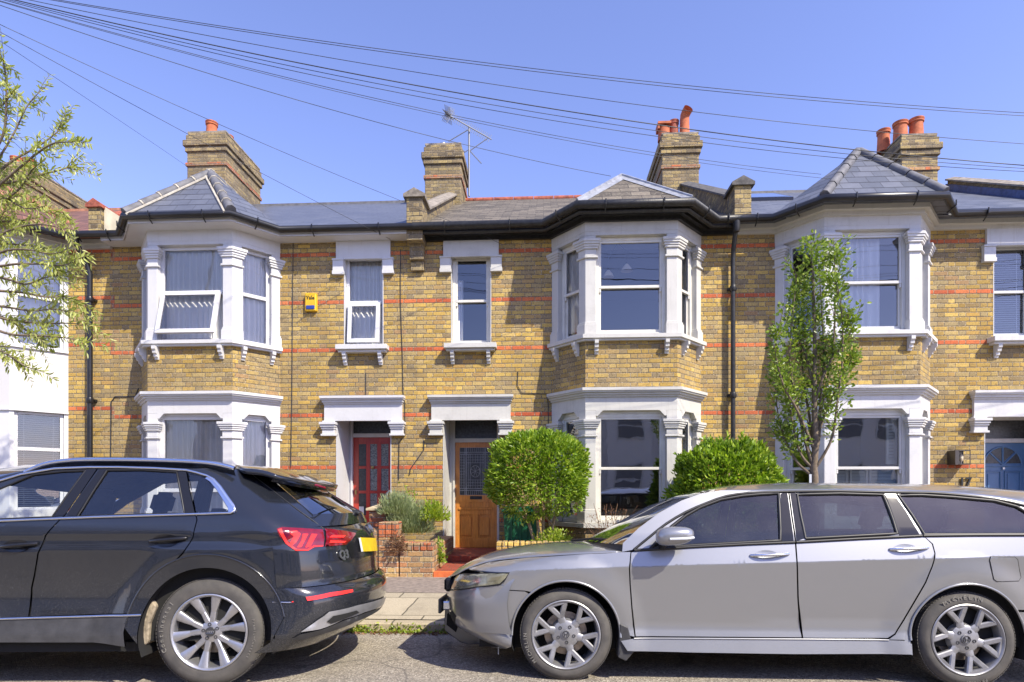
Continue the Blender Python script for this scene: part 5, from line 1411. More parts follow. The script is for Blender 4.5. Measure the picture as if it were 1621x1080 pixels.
# bonnet, cowl, screen, roof
lat = .83
hoodE = S.E3([(724, 909), (742, 899), (776, 888.5), (836, 882), (920, 876.6), (985, 873.3)])
hoodC = [S.Q(714, 911, lat), S.Q(733, 895, lat), S.Q(778, 874, lat), S.Q(846, 861.5, lat), S.Q(895, 858, lat), S.Q(925, 857, lat)]
S.loft('bonnet', hoodE, hoodC, PS, thick=.006)
scrE = S.E3([(987, 862), (1012, 838), (1045, 814), (1080, 795), (1108, 784.5), (1128, 780)])
scrC = [S.Q(930, 856, lat), S.Q(968, 835, lat), S.Q(1012, 811.5, lat), S.Q(1058, 790.5, lat), S.Q(1092, 779.5, lat), S.Q(1120, 773, lat)]
S.loft('windscreen', scrE, scrC, M['glass_back'])
S.loft('cowl', [hoodE[-1], tuple(Vector(scrE[0]) + Vector((0, .01, 0)))], [tuple(hoodC[-1] - Vector((0, 0, .01))), tuple(scrC[0] - Vector((0, 0, .004)))], M['trim_black'])
# A pillar strip (silver) between screen and door
ap = [(985, 873.5), (986, 860), (1011, 836), (1044, 811.5), (1079, 792.5), (1108, 782), (1140, 776.5), (1190, 777), (1150, 784.2), (1118, 795.3), (1085, 809.8), (1054, 828.2), (1030, 847.2), (1003, 870)]
S.skin('windscreen_pillar', ap, PS, off=.002)
roofE = S.E3([(1126, 781), (1145, 777.6), (1180, 778), (1250, 777.2), (1350, 777.4), (1450, 779), (1520, 783), (1574, 789), (1621, 799), (1660, 811.5)])
roofC = [S.Q(1117, 774, lat), S.Q(1143, 770.5, lat), S.Q(1185, 767.6, lat), S.Q(1246, 765.8, lat), S.Q(1352, 766, lat), S.Q(1460, 768.6, lat), S.Q(1515, 771.6, lat), S.Q(1565, 775.5, lat), S.Q(1603, 780, lat), Vector((3.70, lat, 1.240))]
S.loft('roof', roofE, roofC, PS, thick=.01)
rwE = S.E3([(1660, 812), (1695, 838), ('L', 3.62, .92)]); rwC = [Vector(roofC[-1]), Vector((3.78, lat, 1.08)), Vector((3.855, lat, .90))]
S.loft('rear_screen', rwE, rwC, M['glass_back'])
m = MB(); rows = []
for k in range(17):
    z = .20 + .72 * k / 16; r = []
    for j in range(31):
        f_ = min(.999, abs(2 * j / 30 - 1)); f_ = 1 - (1 - f_) ** 1.5; xx = tail_s(z) - .45 * (1 - (1 - f_ ** (1 / .6)) ** (1 / 2.6)); sg_ = 1 if j > 15 else -1
        r.append(m.vert((xx, S.W / 2 + sg_ * f_ * (S.W / 2 - inset_s(2.9, z)), z)))
    rows.append(r)
for r0, r1 in zip(rows, rows[1:]):
    for j in range(30): m.f.append((r0[j], r0[j + 1], r1[j + 1], r1[j])); m.m.append(0)
m.build('tailgate', PS, rs, smooth=60, uv=False)
for y_ in (.12, S.W - .30):
    m = MB(); m.box(3.60, 3.70, y_, y_ + .18, .62, .86); m.build('tail_light', M['red_lens'], rs, bevel=.02, uv=False)
# nose cap between the side skins
m = MB(); zz = [.30 + .38 * i / 16 for i in range(17)]; rows = []
for z in zz:
    r = []
    for j in range(25):
        y_ = S.W * j / 24; q = abs(2 * y_ / S.W - 1); xx = nose_s(z) + .022 + .52 * (1 - (1 - min(1, (q ** (1 / .62)) if q < 1 else 1)) ** (1 / 2.5))
        r.append(m.vert((min(xx, -.30), y_, z)))
    rows.append(r)
for r0, r1 in zip(rows, rows[1:]):
    for j in range(24): m.f.append((r0[j], r0[j + 1], r1[j + 1], r1[j])); m.m.append(0)
m.build('nose_panel', PS, rs, smooth=60, uv=False)
m = MB(); m.box(nose_s(.55) + .012, nose_s(.55) + .08, .50, 1.16, .53, .64); m.build('grille', M['gloss_black'], rs, bevel=.02, uv=False)
npx = S.Q(697, 959, .62); m = MB(); m.box(npx.x - .012, npx.x + .012, .59, 1.11, npx.z - .058, npx.z + .058); m.build('number_plate', M['clad'], rs, bevel=.006, uv=False)
m = MB(); m.box(npx.x + .01, npx.x + .10, .65, 1.05, npx.z - .04, npx.z + .03); m.build('plate_plinth', M['trim_chrome'], rs, bevel=.01, uv=False)
hl = [(713.7, 933), (718, 921), (723.5, 910.5), (733, 908.3), (770, 907.6), (805.7, 907.2), (800.6, 916), (791.5, 924.7), (752.6, 929.5)]
hd = S.skin('headlight', hl, M['head_lens'], off=.005, th=0, sp=.02)
trimline(S, 'headlight_rim', hl + [hl[0]], .004, M['trim_black'], parent=hd, off=.005, k=1)
S.skin('headlight_bowl', [(722, 918), (735, 911.5), (752, 911), (762, 915), (760, 922), (748, 926), (728, 928)], simple('headlamp_reflector', (.42, .42, .36), .15, .7, var=.4, vscale=30), parent=hd, off=.0065, th=0, sp=.02)
S.skin('headlight_bowl', [(770, 911), (794, 910.5), (788, 918), (770, 922)], simple('headlamp_inner_lamp', (.30, .27, .17), .2, .5), parent=hd, off=.0065, th=0, sp=.02)
# mirror
a, b = S.P(1037, 860), S.P(1098, 848); bm = bmesh.new(); bmesh.ops.create_uvsphere(bm, u_segments=24, v_segments=14, radius=1)
mc_ = S.Q(1068, 848.5, -.10); hwid = .125
for v in bm.verts:
    x_, y_, z_ = v.co; v.co = Vector((mc_.x + hwid * (math.copysign(abs(x_) ** .7, x_)), mc_.y + .085 * math.copysign(abs(y_) ** .8, y_), mc_.z + .062 * math.copysign(abs(z_) ** .75, z_) * (1 - .12 * x_) + .012 * x_))
me = bpy.data.meshes.new('door_mirror'); bm.to_mesh(me); bm.free(); me.materials.append(PS)
for p in me.polygons: p.use_smooth = True
mo = bpy.data.objects.new('door_mirror', me); COL.objects.link(mo); mo.parent = rs; ORG[mo.name] = Vector((0, 0, 0)); S.mirror(mo)
m = MB(); q_ = S.P(1045, 868)
m.tube([(mc_.x - .04, mc_.y + .06, mc_.z - .045), (mc_.x - .06, .03, mc_.z - .075), (mc_.x - .07, .09, mc_.z - .09)], .022, 10); m.build('mirror_stalk', M['trim_black'], mo, smooth=60, uv=False)
m = MB(); m.tube([(mc_.x - .05, mc_.y - .086, mc_.z - .02), (mc_.x + .06, mc_.y - .086, mc_.z - .016), (mc_.x + .112, mc_.y - .055, mc_.z - .01)], .009, 8); m.build('mirror_indicator', M['plate_pale'], mo, smooth=60, uv=False)
# mud flap
m = MB(); pf = [S.Q(px, py, .03) for px, py in ((981, 987), (994, 993), (1004, 1031), (991, 1046.5), (978, 1040.6), (980, 1010))]
m.xprism([(p.x, p.z) for p in pf], .02, .17); mf = m.build('mud_flap', M['clad'], rs, bevel=.006, uv=False)
m = MB(); m.tube([S.Q(789, 1022, .25), S.Q(789, 1036, .25)], .004, 6); m.build('tow_pin', M['plate_pale'], rs, uv=False)
# wiper
m = MB(); m.tube([S.Q(905, 856, .75), S.Q(935, 853, .55), S.Q(972, 855, .28)], .009, 6); m.tube([S.Q(935, 853.5, .62), S.Q(960, 851.5, .45), S.Q(980, 852.5, .25)], .006, 6); m.build('wiper', M['trim_black'], rs, smooth=60, uv=False)
# interior and underside
dark_core(S, -.62, WB + .6, .17, .46, .22)
m = MB(); m.box(.42, WB - .42, .035, 1.665, .20, .24); m.build('underbody', M['dark'], rs, uv=False)
m = MB(); m.box(-.55, -.40, .2, 1.5, .2, .66); m.box(.50, .55, .10, 1.60, .2, .82); m.box(3.2, 3.3, .2, 1.5, .2, .8); m.box(.5, 3.3, .10, .11, .24, .78); m.box(.5, 3.3, 1.59, 1.60, .24, .78); m.build('bulkhead', M['dark'], rs, uv=False)
for sx, sy in ((1.35, .44), (1.35, 1.26), (2.25, .44), (2.25, 1.26)): seat(S, sx, sy, z=.52, h=.52)
for wx in (0, WB): arch_liner(S, wx, .298, .385, .36, M['dark'])
TS = [('MICHELIN', 97, .281, .042), ('PRIMACY', -82, .277, .026)]
wheel(S, 0, .298, .028, .317, .232, .215, 'y', text=[('MICHELIN', 200, .281, .034)], mark='H')
wheel(S, WB, .298 - .0, .028, .317, .232, .215, 'y', text=TS, mark='H')
for wx in (0, WB): wheel(S, wx, .298, 1.632, .317, .232, .215, 'y', far=True)

# ============================================================ black SUV
PHI = R(4.5)
pw_ = at(329, 1001.7, -6.24)
rb = thing('suv_car', 'dusty black compact SUV parked nose left with its red tail lamp toward the gap', 'car', (pw_.x, -6.24, -.02), rotz=1e-6)
B = Car(rb, pw_.x, -6.26, PHI, 1.80, R(1.6))
ZW = B.Q(329, 1001.7, .02).z
def tail_b(z):
    pts = [(.18, .66), (.28, .82), (.36, .93), (.46, .965), (.56, .97), (.62, .95), (.66, .885), (.80, .875), (.95, .855), (1.02, .82), (1.08, .75), (1.20, .60), (1.32, .43), (1.42, .28), (1.5, .12)]
    if z <= pts[0][0]: return pts[0][1]
    for (a, b), (c, d) in zip(pts, pts[1:]):
        if z <= c: return b + (d - b) * (z - a) / (c - a)
    return pts[-1][1]
TR, TP = .50, 2.6
def side_b(x, z):
    zc = 1.02; zb = 1.10
    i = 0
    if z > zb: i = .015 + (z - zb) * .36
    elif z > zc: i = (z - zc) * .19
    elif z > .90: i = .012 * (1 - (z - .90) / (zc - .90)) * 0 + .010 * math.sin(math.pi * (zc - z) / .12)
    else: i = .028 * math.sin(math.pi * min(1, max(0, (.90 - z) / .55)))
    for wx in (0, -2.68):
        d = math.hypot(x - wx, z - ZW)
        if d < .68: k_ = min(1, (.68 - d) / .18); i -= .026 * k_ * k_ * (3 - 2 * k_)
    return i
def inset_b(x, z):
    i = side_b(x, z); hw = B.W / 2 - i; tip = tail_b(z)
    if tip - x < TR:
        q = max(0.0, min(1.0, (tip - x) / TR)); q = max(0.0, 1 - q) ** TP
        i += hw * (1 - (1 - q) ** .55)
    nose = -3.62 + .5 * max(0, z - .75) ** 1.2
    if x - nose < .55:
        q = max(0.0, min(1.0, (x - nose) / .55)); q = (1 - q) ** 2.5; i += hw * (1 - (1 - q) ** .6)
    return i
B.inset = inset_b
def rear_x(y, z):
    """rear surface: x at lateral y"""
    i = side_b(tail_b(z) - TR, z); hw = B.W / 2 - i; q = min(1, abs(y - B.W / 2) / hw)
    return tail_b(z) - TR * (1 - (1 - q ** (1 / .55)) ** (1 / TP)) if q < 1 else tail_b(z) - TR
def RQ(px, py):
    """photo pixel -> local (y,z) on the rear surface"""
    o, d = B.ray(px, py); t0 = (.0 - o[1]) / d[1]; t1 = (B.W - o[1]) / d[1]; N = 240; prev = None
    for k in range(N + 1):
        t = t0 + (t1 - t0) * k / N; x = o[0] + d[0] * t; y = o[1] + d[1] * t; z = o[2] + d[2] * t
        g = rear_x(y, z) - x
        if prev is not None and prev[0] < 0 <= g: return (y, z)
        prev = (g, y, z)
    best = min(range(N + 1), key=lambda k: abs(rear_x(o[1] + d[1] * (t0 + (t1 - t0) * k / N), o[2] + d[2] * (t0 + (t1 - t0) * k / N)) - (o[0] + d[0] * (t0 + (t1 - t0) * k / N))))
    t = t0 + (t1 - t0) * best / N; return (o[1] + d[1] * t, o[2] + d[2] * t)
def rear_skin(name, poly, mat, parent=None, off=.005, sp=.03, raw=False, both=False, holes=()):
    if not raw: poly = [RQ(*p) for p in poly]
    loops = [dens(poly, sp)]; V = list(loops[0]); E = [(i, (i + 1) % len(V)) for i in range(len(V))]
    y0 = min(p[0] for p in poly); y1 = max(p[0] for p in poly); z0 = min(p[1] for p in poly); z1 = max(p[1] for p in poly)
    nx, nz = int((y1 - y0) / sp), int((z1 - z0) / sp)
    for i in range(1, nx + 1):
        for j in range(1, nz + 1):
            pt = (y0 + (y1 - y0) * i / (nx + 1), z0 + (z1 - z0) * j / (nz + 1))
            if pip(pt, poly) and all((q[0] - pt[0]) ** 2 + (q[1] - pt[1]) ** 2 > (sp * .4) ** 2 for q in loops[0]): V.append(pt)
    vv, ee, ff = delaunay_2d_cdt([Vector(p) for p in V], E, [], 0, 1e-5)[:3]
    m = MB()
    for v in vv:
        x = rear_x(v.x, v.y); e = 1e-3
        nx_ = Vector((1, -(rear_x(v.x + e, v.y) - x) / e, -(rear_x(v.x, v.y + e) - x) / e)).normalized()
        m.v.append(Vector((x, v.x, v.y)) + nx_ * off)
    for f in ff:
        c = sum((vv[i] for i in f), Vector((0, 0))) / len(f)
        if pip(c, poly):
            a = [vv[i] for i in f]; ar = sum(a[i].x * a[(i + 1) % len(a)].y - a[(i + 1) % len(a)].x * a[i].y for i in range(len(a)))
            m.f.append(tuple(f) if ar > 0 else tuple(f)[::-1]); m.m.append(0)
    ob = m.build(name, mat, parent or rb, smooth=60, uv=False)
    if both: B.mirror(ob, parent)
    return ob
PB = M['paint_black']
def barc(cx, a0, a1, r=.427, n=24): return [('L', p[0], p[1]) for p in arc(cx, ZW, r, a0, a1, n)]
L_ = lambda x, z: ('L', x, z)
# rear shell (tailgate and bumper)
def shell(name, z0, z1, mat, off, nz=12, qn=40, y0=None, y1=None):
    m = MB(); rows = []
    for k in range(nz + 1):
        z = z0 + (z1 - z0) * k / nz; r = []
        i0 = side_b(tail_b(z) - TR, z)
        for j in range(qn + 1):
            w = -1 + 2 * j / qn; w = math.copysign(1 - (1 - abs(w)) ** 1.6, w) * .998; y = B.W / 2 + w * (B.W / 2 - i0)
            r.append(m.vert((rear_x(y, z) - off, y, z)))
        rows.append(r)
    for r0, r1 in zip(rows, rows[1:]):
        for j in range(qn): m.f.append((r0[j], r0[j + 1], r1[j + 1], r1[j])); m.m.append(0)
    return m.build(name, mat, rb, smooth=60, uv=False)
shell('tailgate', .655, 1.06, PB, .0, 16)
shell('rear_bumper', .24, .65, PB, .0, 16)
# body side
belt = [(-260, 835), (0, 825.5), (150, 819.5), (371, 813.5)]
quarterB = [(295.6, 744.5), (311.5, 823), (305.5, 851), (290, 875), (262, 905)] 
qg = [(297.5, 749), (324, 755.5), (341.5, 774), (361.5, 806), (358, 809.5), (310, 812)]
qpoly = [(296.5, 745.5), (345, 741.5), (391, 744.5), (415, 748), (434, 756), (437, 764), (460, 784), (480, 801), (495, 814), (505, 827), (512, 836.5), (447, 834), (438.5, 837), (443.7, 850), (454, 862), (469, 873), (488, 873), (500, 867), (520, 866), (535, 866)] + [L_(.72, .93), L_(.66, .80), L_(.66, .66), L_(.60, .62)] + [(470, 951), (432, 952)] + [L_(*p) for p in arc(0, ZW, .515, 25, 112, 18)] + [(262, 906), (290, 877), (306.5, 851), (312.7, 823)]
B.skin('rear_quarter', qpoly, PB, holes=[qg])
B.skin('quarter_glass', qg, M['glass_car'], off=-.006, th=0)
# wheel arch cladding (body colour, glossy) and lower cladding
B.skin('arch_flare', [L_(*p) for p in arc(0, ZW, .427, -8, 188, 36)] + [L_(*p) for p in arc(0, ZW, .513, 175, 12, 30)], PB, off=.010)
trimline(B, 'arch_crease', arc(0, ZW, .514, 12, 172, 30), .006, PB, off=.010, raw=True, k=1)
B.skin('rear_bumper_side', [(432, 954), (470, 953)] + [L_(.60, .615), L_(.70, .60), L_(.70, .30), L_(.62, .22)] + [(474, 1011), (430, 1011)] + [L_(*p) for p in arc(0, ZW, .45, -18, 14, 8)], PB, off=.002)
# doors
rd = [(156.5, 741), (230, 740.2), (294, 744.5), (301, 780), (311, 823), (305, 850.5), (289, 874.5), (262, 903), (240, 930)] + [L_(*p) for p in arc(0, ZW, .517, 158, 172, 4)] + [(211, 971), (48, 975.8), (52, 930), (61.5, 876), (73.5, 848), (103.5, 816), (130, 778)]
rgl = [(169.5, 744.6), (225, 744), (280, 747.5), (286, 780), (292, 813), (210, 815), (123, 817.5), (146, 780)]
def door_b(out, gl, handle, lab=None):
    d = B.skin('door', out, PB, holes=[gl], label=lab); B.skin('door_glass', gl, M['glass_car'], parent=d, off=-.006, th=0)
    trimline(B, 'window_seal', gl + [gl[0]], .007, M['trim_black'], parent=d, off=.0, k=1)
    a, b = B.P(*handle[0]), B.P(*handle[1]); m = MB(); n = 14; path = []
    for i in range(n + 1):
        q = -1 + 2 * i / n; xx = (a[0] + b[0]) / 2 + (b[0] - a[0]) / 2 * q; zz = (a[1] + b[1]) / 2 + .010 * q
        path.append((xx, B.inset(xx, zz) - (.004 + .032 * (1 - abs(q) ** 3)), zz))
    m.tube(path, .013, 8); h_ = m.build('door_handle', M['gloss_black'], d, smooth=60, uv=False); B.mirror(h_, d)
    m = MB(); xc = a[0] + (b[0] - a[0]) * .42; zc_ = (a[1] + b[1]) / 2 - .006
    P_ = [(xc + .085 * math.cos(k * .314), zc_ + .040 * math.sin(k * .314)) for k in range(20)]
    c_ = m.vert((xc, B.inset(xc, zc_) + .002, zc_)); rr_ = [m.vert((p[0], B.inset(*p) - .004, p[1])) for p in P_]
    for k in range(20): m.f.append((c_, rr_[k], rr_[(k + 1) % 20])); m.m.append(0)
    m.build('handle_recess', M['gloss_black'], d, smooth=60, uv=False)
    return d
door_b(rd, rgl, [(238.6, 858), (295, 851)])
fd = [(153.5, 741), (88, 742.5), (35, 751.5), (0, 762), (-60, 784), (-120, 812), (-165, 838)] + [L_(-2.02, 1.00), L_(-2.06, .80), L_(-2.03, .5), L_(-1.98, .385)] + [(44.5, 976), (49, 930), (59, 876), (71, 848), (101, 816), (127, 778)]
fgl = [(135.5, 745), (100, 746.5), (53, 751.5), (0, 774), (-50, 795), (-110, 826), (-100, 828), (0, 822), (83, 818.5), (108, 782)]
door_b(fd, fgl, [(2, 866), (60, 860)])
# front wing, lower cladding
xF = -2.68
B.skin('front_wing', [L_(-2.035, 1.015), L_(-2.9, .98), L_(-3.3, .90), L_(-3.46, .82), L_(-3.50, .55)] + [L_(*p) for p in arc(xF, ZW, .427, 150, 5, 20)] + [L_(-2.03, .40), L_(-2.045, .5), L_(-2.075, .8)], PB)
B.skin('front_bumper', [L_(-3.49, .54), L_(-3.52, .50), L_(-3.52, .30), L_(-3.42, .24), L_(-3.12, .24)] + [L_(*p) for p in arc(xF, ZW, .427, 178, 152, 6)], PB)
B.skin('door_cladding', [L_(-.50, .483), (200, 973.5), (48, 978), (-160, 985)] + [L_(xF + .43, .38), L_(xF + .44, .24)] + [(-150, 1016), (0, 1016.5), (150, 1016.5)] + [L_(-.50, .29), L_(-.515, .38)], M['clad'], off=.012)
trimline(B, 'sill_chrome', [(226, 973), (150, 975), (60, 977.5), (-120, 983.5)], .008, M['trim_chrome'], off=.014, k=1)
# chrome window line
ch = [(-165, 836), (-110, 829.5), (0, 824.5), (160, 818.2), (300, 814.2), (350, 812.4), (366, 812.2), (372.5, 808), (371, 801), (349.5, 770), (340, 759.5), (329, 753.3), (312, 748.2), (296, 744.4), (246, 741.4), (190, 739.8), (141, 739.8), (88, 742), (35, 751), (0, 761.5), (-60, 784), (-120, 811), (-165, 836)]
trimline(B, 'chrome_window_trim', ch, .0085, M['trim_chrome'], off=.008, k=1)
B.skin('chrome_window_corner', [(362, 812), (373, 811), (372.5, 803), (350.5, 770), (338, 758), (330, 754), (326, 757.5), (334, 763), (343, 774), (361, 802), (362, 807)], M['trim_chrome'], off=.009, th=0)
B.skin('pillar_cover', [(137, 743), (154, 742), (129, 779), (103, 815), (86, 817.5), (110, 782)], M['gloss_black'], off=.004, th=0)
B.skin('pillar_cover', [(282, 745.8), (295, 746.5), (301, 780), (308.5, 813), (294, 813.5), (288, 780)], M['gloss_black'], off=.004, th=0)
B.skin('pillar_cover', [(158, 743), (168, 743.8), (145, 779), (121, 816.8), (106, 815.5), (131, 779)], M['gloss_black'], off=.004, th=0)
# roof
lb = .90
rE = B.E3([(-60, 783.5), (0, 761), (35, 750.3), (88, 741.3), (141, 739), (246, 740.5), (296, 743.5), (345, 741.2), (392, 745)])
rC = [B.Q(-60, 762, lb), B.Q(0, 751, lb), B.Q(40, 744, lb), B.Q(90, 737.5, lb), B.Q(150, 733.5, lb), B.Q(240, 733, lb), B.Q(300, 734, lb), B.Q(350, 736, lb), B.Q(400, 739.5, lb)]
B.loft('roof', rE, rC, PB, thick=.01)
scE = B.E3([L_(-2.06, 1.02)]) + [rE[0]]; scC = [(-2.45, lb, 1.06), tuple(rC[0])]
B.loft('windscreen', scE, scC, M['glass_car'])
hE = B.E3([L_(-3.46, .83), L_(-3.2, .92), L_(-2.8, .98), L_(-2.06, 1.02)]); hC = [(-3.58, lb, .85), (-3.3, lb, .97), (-2.9, lb, 1.04), (-2.45, lb, 1.06)]
B.loft('bonnet', hE, hC, PB)
m = MB(); rows = []
for k in range(15):
    z = .24 + .60 * k / 14; r = []
    for j in range(31):
        f_ = min(.999, abs(2 * j / 30 - 1)); f_ = 1 - (1 - f_) ** 1.5; xx = -3.62 + .5 * max(0, z - .75) ** 1.2 + .55 * (1 - (1 - f_ ** (1 / .6)) ** (1 / 2.5)); sg_ = 1 if j > 15 else -1
        r.append(m.vert((xx + .012, B.W / 2 + sg_ * f_ * (B.W / 2 - side_b(-2.9, z) - .012), z)))
    rows.append(r)
for r0, r1 in zip(rows, rows[1:]):
    for j in range(30): m.f.append((r0[j], r0[j + 1], r1[j + 1], r1[j])); m.m.append(0)
m.build('nose_panel', PB, rb, smooth=60, uv=False)
m = MB(); m.box(-3.635, -3.60, .48, 1.32, .42, .78); m.build('grille', M['gloss_black'], rb, bevel=.015, uv=False)
B.skin('headlight', [L_(-3.52, .70), L_(-3.30, .80), L_(-3.05, .82), L_(-3.10, .76), L_(-3.40, .64)], M['head_lens'], off=.006, th=0, sp=.03)
rail = [B.Q(px, py, .17) for px, py in ((40, 748), (70, 735.2), (105.6, 729.5), (141, 727.8), (211, 728), (281, 729.8), (331, 733), (360, 738.5), (371, 742))]
m = MB(); m.tube([tuple(p) for p in smooth_line(rail, 3)], .016, 8); ro = m.build('roof_rail', M['trim_chrome'], rb, smooth=60, uv=False); B.mirror(ro)
m = MB(); b0 = [Vector(p) for p in smooth_line(rail, 3)]
b_ = len(m.v)
for p in b0: m.v.append(p - Vector((0, .010, .0))); m.v.append(p - Vector((0, -.02, .05)))
for i in range(len(b0) - 1): m.f.append((b_ + 2 * i, b_ + 2 * i + 1, b_ + 2 * i + 3, b_ + 2 * i + 2)); m.m.append(0)
m.build('rail_base', PB, ro, uv=False)
# rear screen, spoiler
gE = B.E3([(437, 764), (464, 787), (494, 814)], -.004); gC = [B.Q(470, 752, lb), B.Q(512, 779, lb), B.Q(566, 811.5, lb)]
B.loft('rear_screen', gE, gC, M['glass_back'], pw=3.0)
trimline(B, 'tailgate_gap', [(393, 746), (430, 775), (470, 806), (484, 816), (498, 826), (512, 837)], .004, M['trim_black'], off=.001, k=1)
# deck between the screen and the lamps
dkE = [Vector(gE[-1]), Vector((rear_x(.10, 1.045), .10, 1.045))]
dkC = [B.Q(566, 811.5, lb), Vector((rear_x(lb, 1.055), lb, 1.055))]
B.loft('tailgate_top', dkE, dkC, PB, pw=3.0)
spE = [B.Q(388, 743.5, .20), B.Q(415, 746, .20), B.Q(437, 752, .20)]; spC = [B.Q(400, 739, lb), B.Q(455, 744, lb), B.Q(519, 768, lb)]
sp_ = B.loft('roof_spoiler', spE, spC, PB, pw=3.2, thick=.030)
m = MB(); e0, c0 = spE[-1], spC[-1]; prevs = None
for j in range(19):
    q = 1 - j / 9; w = 1 - abs(q) ** 3.2; y = B.W / 2 - (B.W / 2 - e0.y) * q; p = Vector((e0.x + (c0.x - e0.x) * w, y, e0.z + (c0.z - e0.z) * w))
    a, b = m.vert(p + Vector((.0, 0, .004))), m.vert(p + Vector((-.035, 0, -.045)))
    if prevs: m.f.append((prevs[0], a, b, prevs[1])); m.m.append(0)
    prevs = (a, b)
m.build('spoiler_edge', M['gloss_black'], sp_, smooth=60, uv=False)
a, b = B.Q(483, 765.5, .55), B.Q(514, 772.5, .70); m = MB(); m.tube([a + Vector((-.0, 0, 0)), (a + b) / 2 + Vector((.01, 0, .004)), b], .011, 8); m.build('brake_lamp', M['red_lens'], sp_, smooth=60, uv=False)
m = MB(); m.tube([B.Q(556, 812, .85), B.Q(563, 811, .85), B.Q(569, 813.5, .85)], .022, 8); m.tube([B.Q(505, 797, .35), B.Q(556, 812, .85)], .007, 6); m.build('rear_wiper', M['trim_black'], rb, smooth=60, uv=False)
# tail lamp: one lens on the side, one on the tailgate
lampS = [(438.5, 837), (446.7, 834.2), (480, 836), (512, 838)] + [(514, 852), (513, 865), (497, 866.5), (488, 872), (469, 872.5), (454, 861.6), (443.7, 849.8)]
tl = B.skin('tail_light', lampS, M['red_lens'], off=.006, th=0, sp=.02)
lampR = [(512, 838), (540, 840.5), (562, 844.6), (559, 850), (550, 858.5), (546, 862.5), (513, 865.5), (514, 852)]
tr_ = rear_skin('tailgate_light', lampR, M['red_lens'], off=.008, sp=.02, both=True)
for (poly) in ([(456, 842), (470, 839.5), (477, 845), (470, 858), (463, 864), (459, 861), (466, 849)], [(480, 845), (489, 845), (478, 866), (471, 866.5), (478, 856)], [(494, 845), (503, 845.5), (492, 866), (484, 866.5), (489, 856)]):
    B.skin('light_bar', poly, M['red_bright'], parent=tl, off=.009, th=0, sp=.02)
B.skin('light_bar', [(441, 838), (446.5, 836.5), (456, 858), (470, 869), (488, 869), (497, 863.5), (512, 863), (512, 865), (498, 866), (489, 871.5), (469, 871.8), (453, 860.5)], M['red_bright'], parent=tl, off=.008, th=0, sp=.02)
B.skin('light_gap', [(447, 840.5), (455, 838), (462, 843), (455, 852)], M['red_deep'], parent=tl, off=.0085, th=0, sp=.02)
rear_skin('light_bar', [(523, 848), (545, 848.5), (541, 852), (519, 852)], M['red_bright'], parent=tr_, off=.012, sp=.02)
rear_skin('light_bar', [(520, 856), (546, 857), (543, 860), (518, 860)], M['red_bright'], parent=tr_, off=.012, sp=.02)
rear_skin('far_tail_light', [(593, 845), (601, 846), (600.5, 858), (596, 861), (593, 856)], M['red_lens'], off=.010, sp=.02)
rear_skin('number_plate_recess', [(548, 866), (562, 848), (594, 849), (598, 876), (556, 884)], M['gloss_black'], off=.003, sp=.03)
pl = rear_skin('number_plate', [(567, 851.5), (594, 852.5), (596.5, 872), (571.5, 873.5)], M['plate_yellow'], off=.014, sp=.03)
rear_skin('plate_band', [(564.5, 852), (567.5, 852), (572, 873.5), (569, 874)], M['plate_pale'], parent=pl, off=.015, sp=.03)
# badges
def badge(px, py, s_, sz, mat, name, off=.012):
    y_, z_ = RQ(px, py); x_ = rear_x(y_, z_); e = .02
    ty = Vector((rear_x(y_ + e, z_) - rear_x(y_ - e, z_), 2 * e, 0)).normalized()
    tz = Vector((rear_x(y_, z_ + e) - rear_x(y_, z_ - e), 0, 2 * e)).normalized(); n_ = ty.cross(tz).normalized()
    m = MB(); o = Vector((x_, y_, z_)) + n_ * off
    if s_ == 'rings':
        for q in range(4):
            c = o + ty * (-.10 + .066 * q)
            m.tube([c + ty * (.043 * math.cos(a * .35)) + tz * (.043 * math.sin(a * .35)) for a in range(19)], .005, 6)
    else: text_into(m, s_, sz, o, right=ty, up=tz, depth=.006, bold=.003)
    return m.build(name, mat, rb, smooth=50, uv=False)
badge(586, 835.5, 'rings', 0, M['steel'], 'rear_emblem', .004)
badge(542, 878.5, 'Q3', .085, M['steel'], 'model_badge')
rear_skin('rear_reflector', [(480, 945.5), (520, 938.5), (556, 933.5), (556, 938), (520, 945), (484, 951.5)], M['red_bright'], off=.012, sp=.03, both=True)
B.skin('side_reflector', [(461.5, 953), (470, 948.5), (480, 945.5), (484, 951.5), (472, 953)], M['red_bright'], off=.012, th=0, sp=.02)
rear_skin('bumper_insert', [(474, 1000), (500, 981), (517, 968.5), (565, 957.5), (609, 943), (611, 947), (606, 954), (575, 968), (540, 980), (505, 995)], M['silver_diff'], off=.014, sp=.03)
rear_skin('exhaust_trim', [(513, 983), (524, 974), (560, 965), (565, 968), (550, 975), (520, 986)], M['dark'], off=.020, sp=.03)
rear_skin('lower_valance', [(432, 1011), (474, 1003), (505, 997), (540, 982.5), (575, 970), (606, 956), (600, 966), (560, 984), (516, 1000), (474, 1011.5)], M['clad'], off=.010, sp=.03)
trimline(B, 'bumper_seam', [(432, 953), (470, 953.5)], .005, M['trim_chrome'], off=.006, k=1)
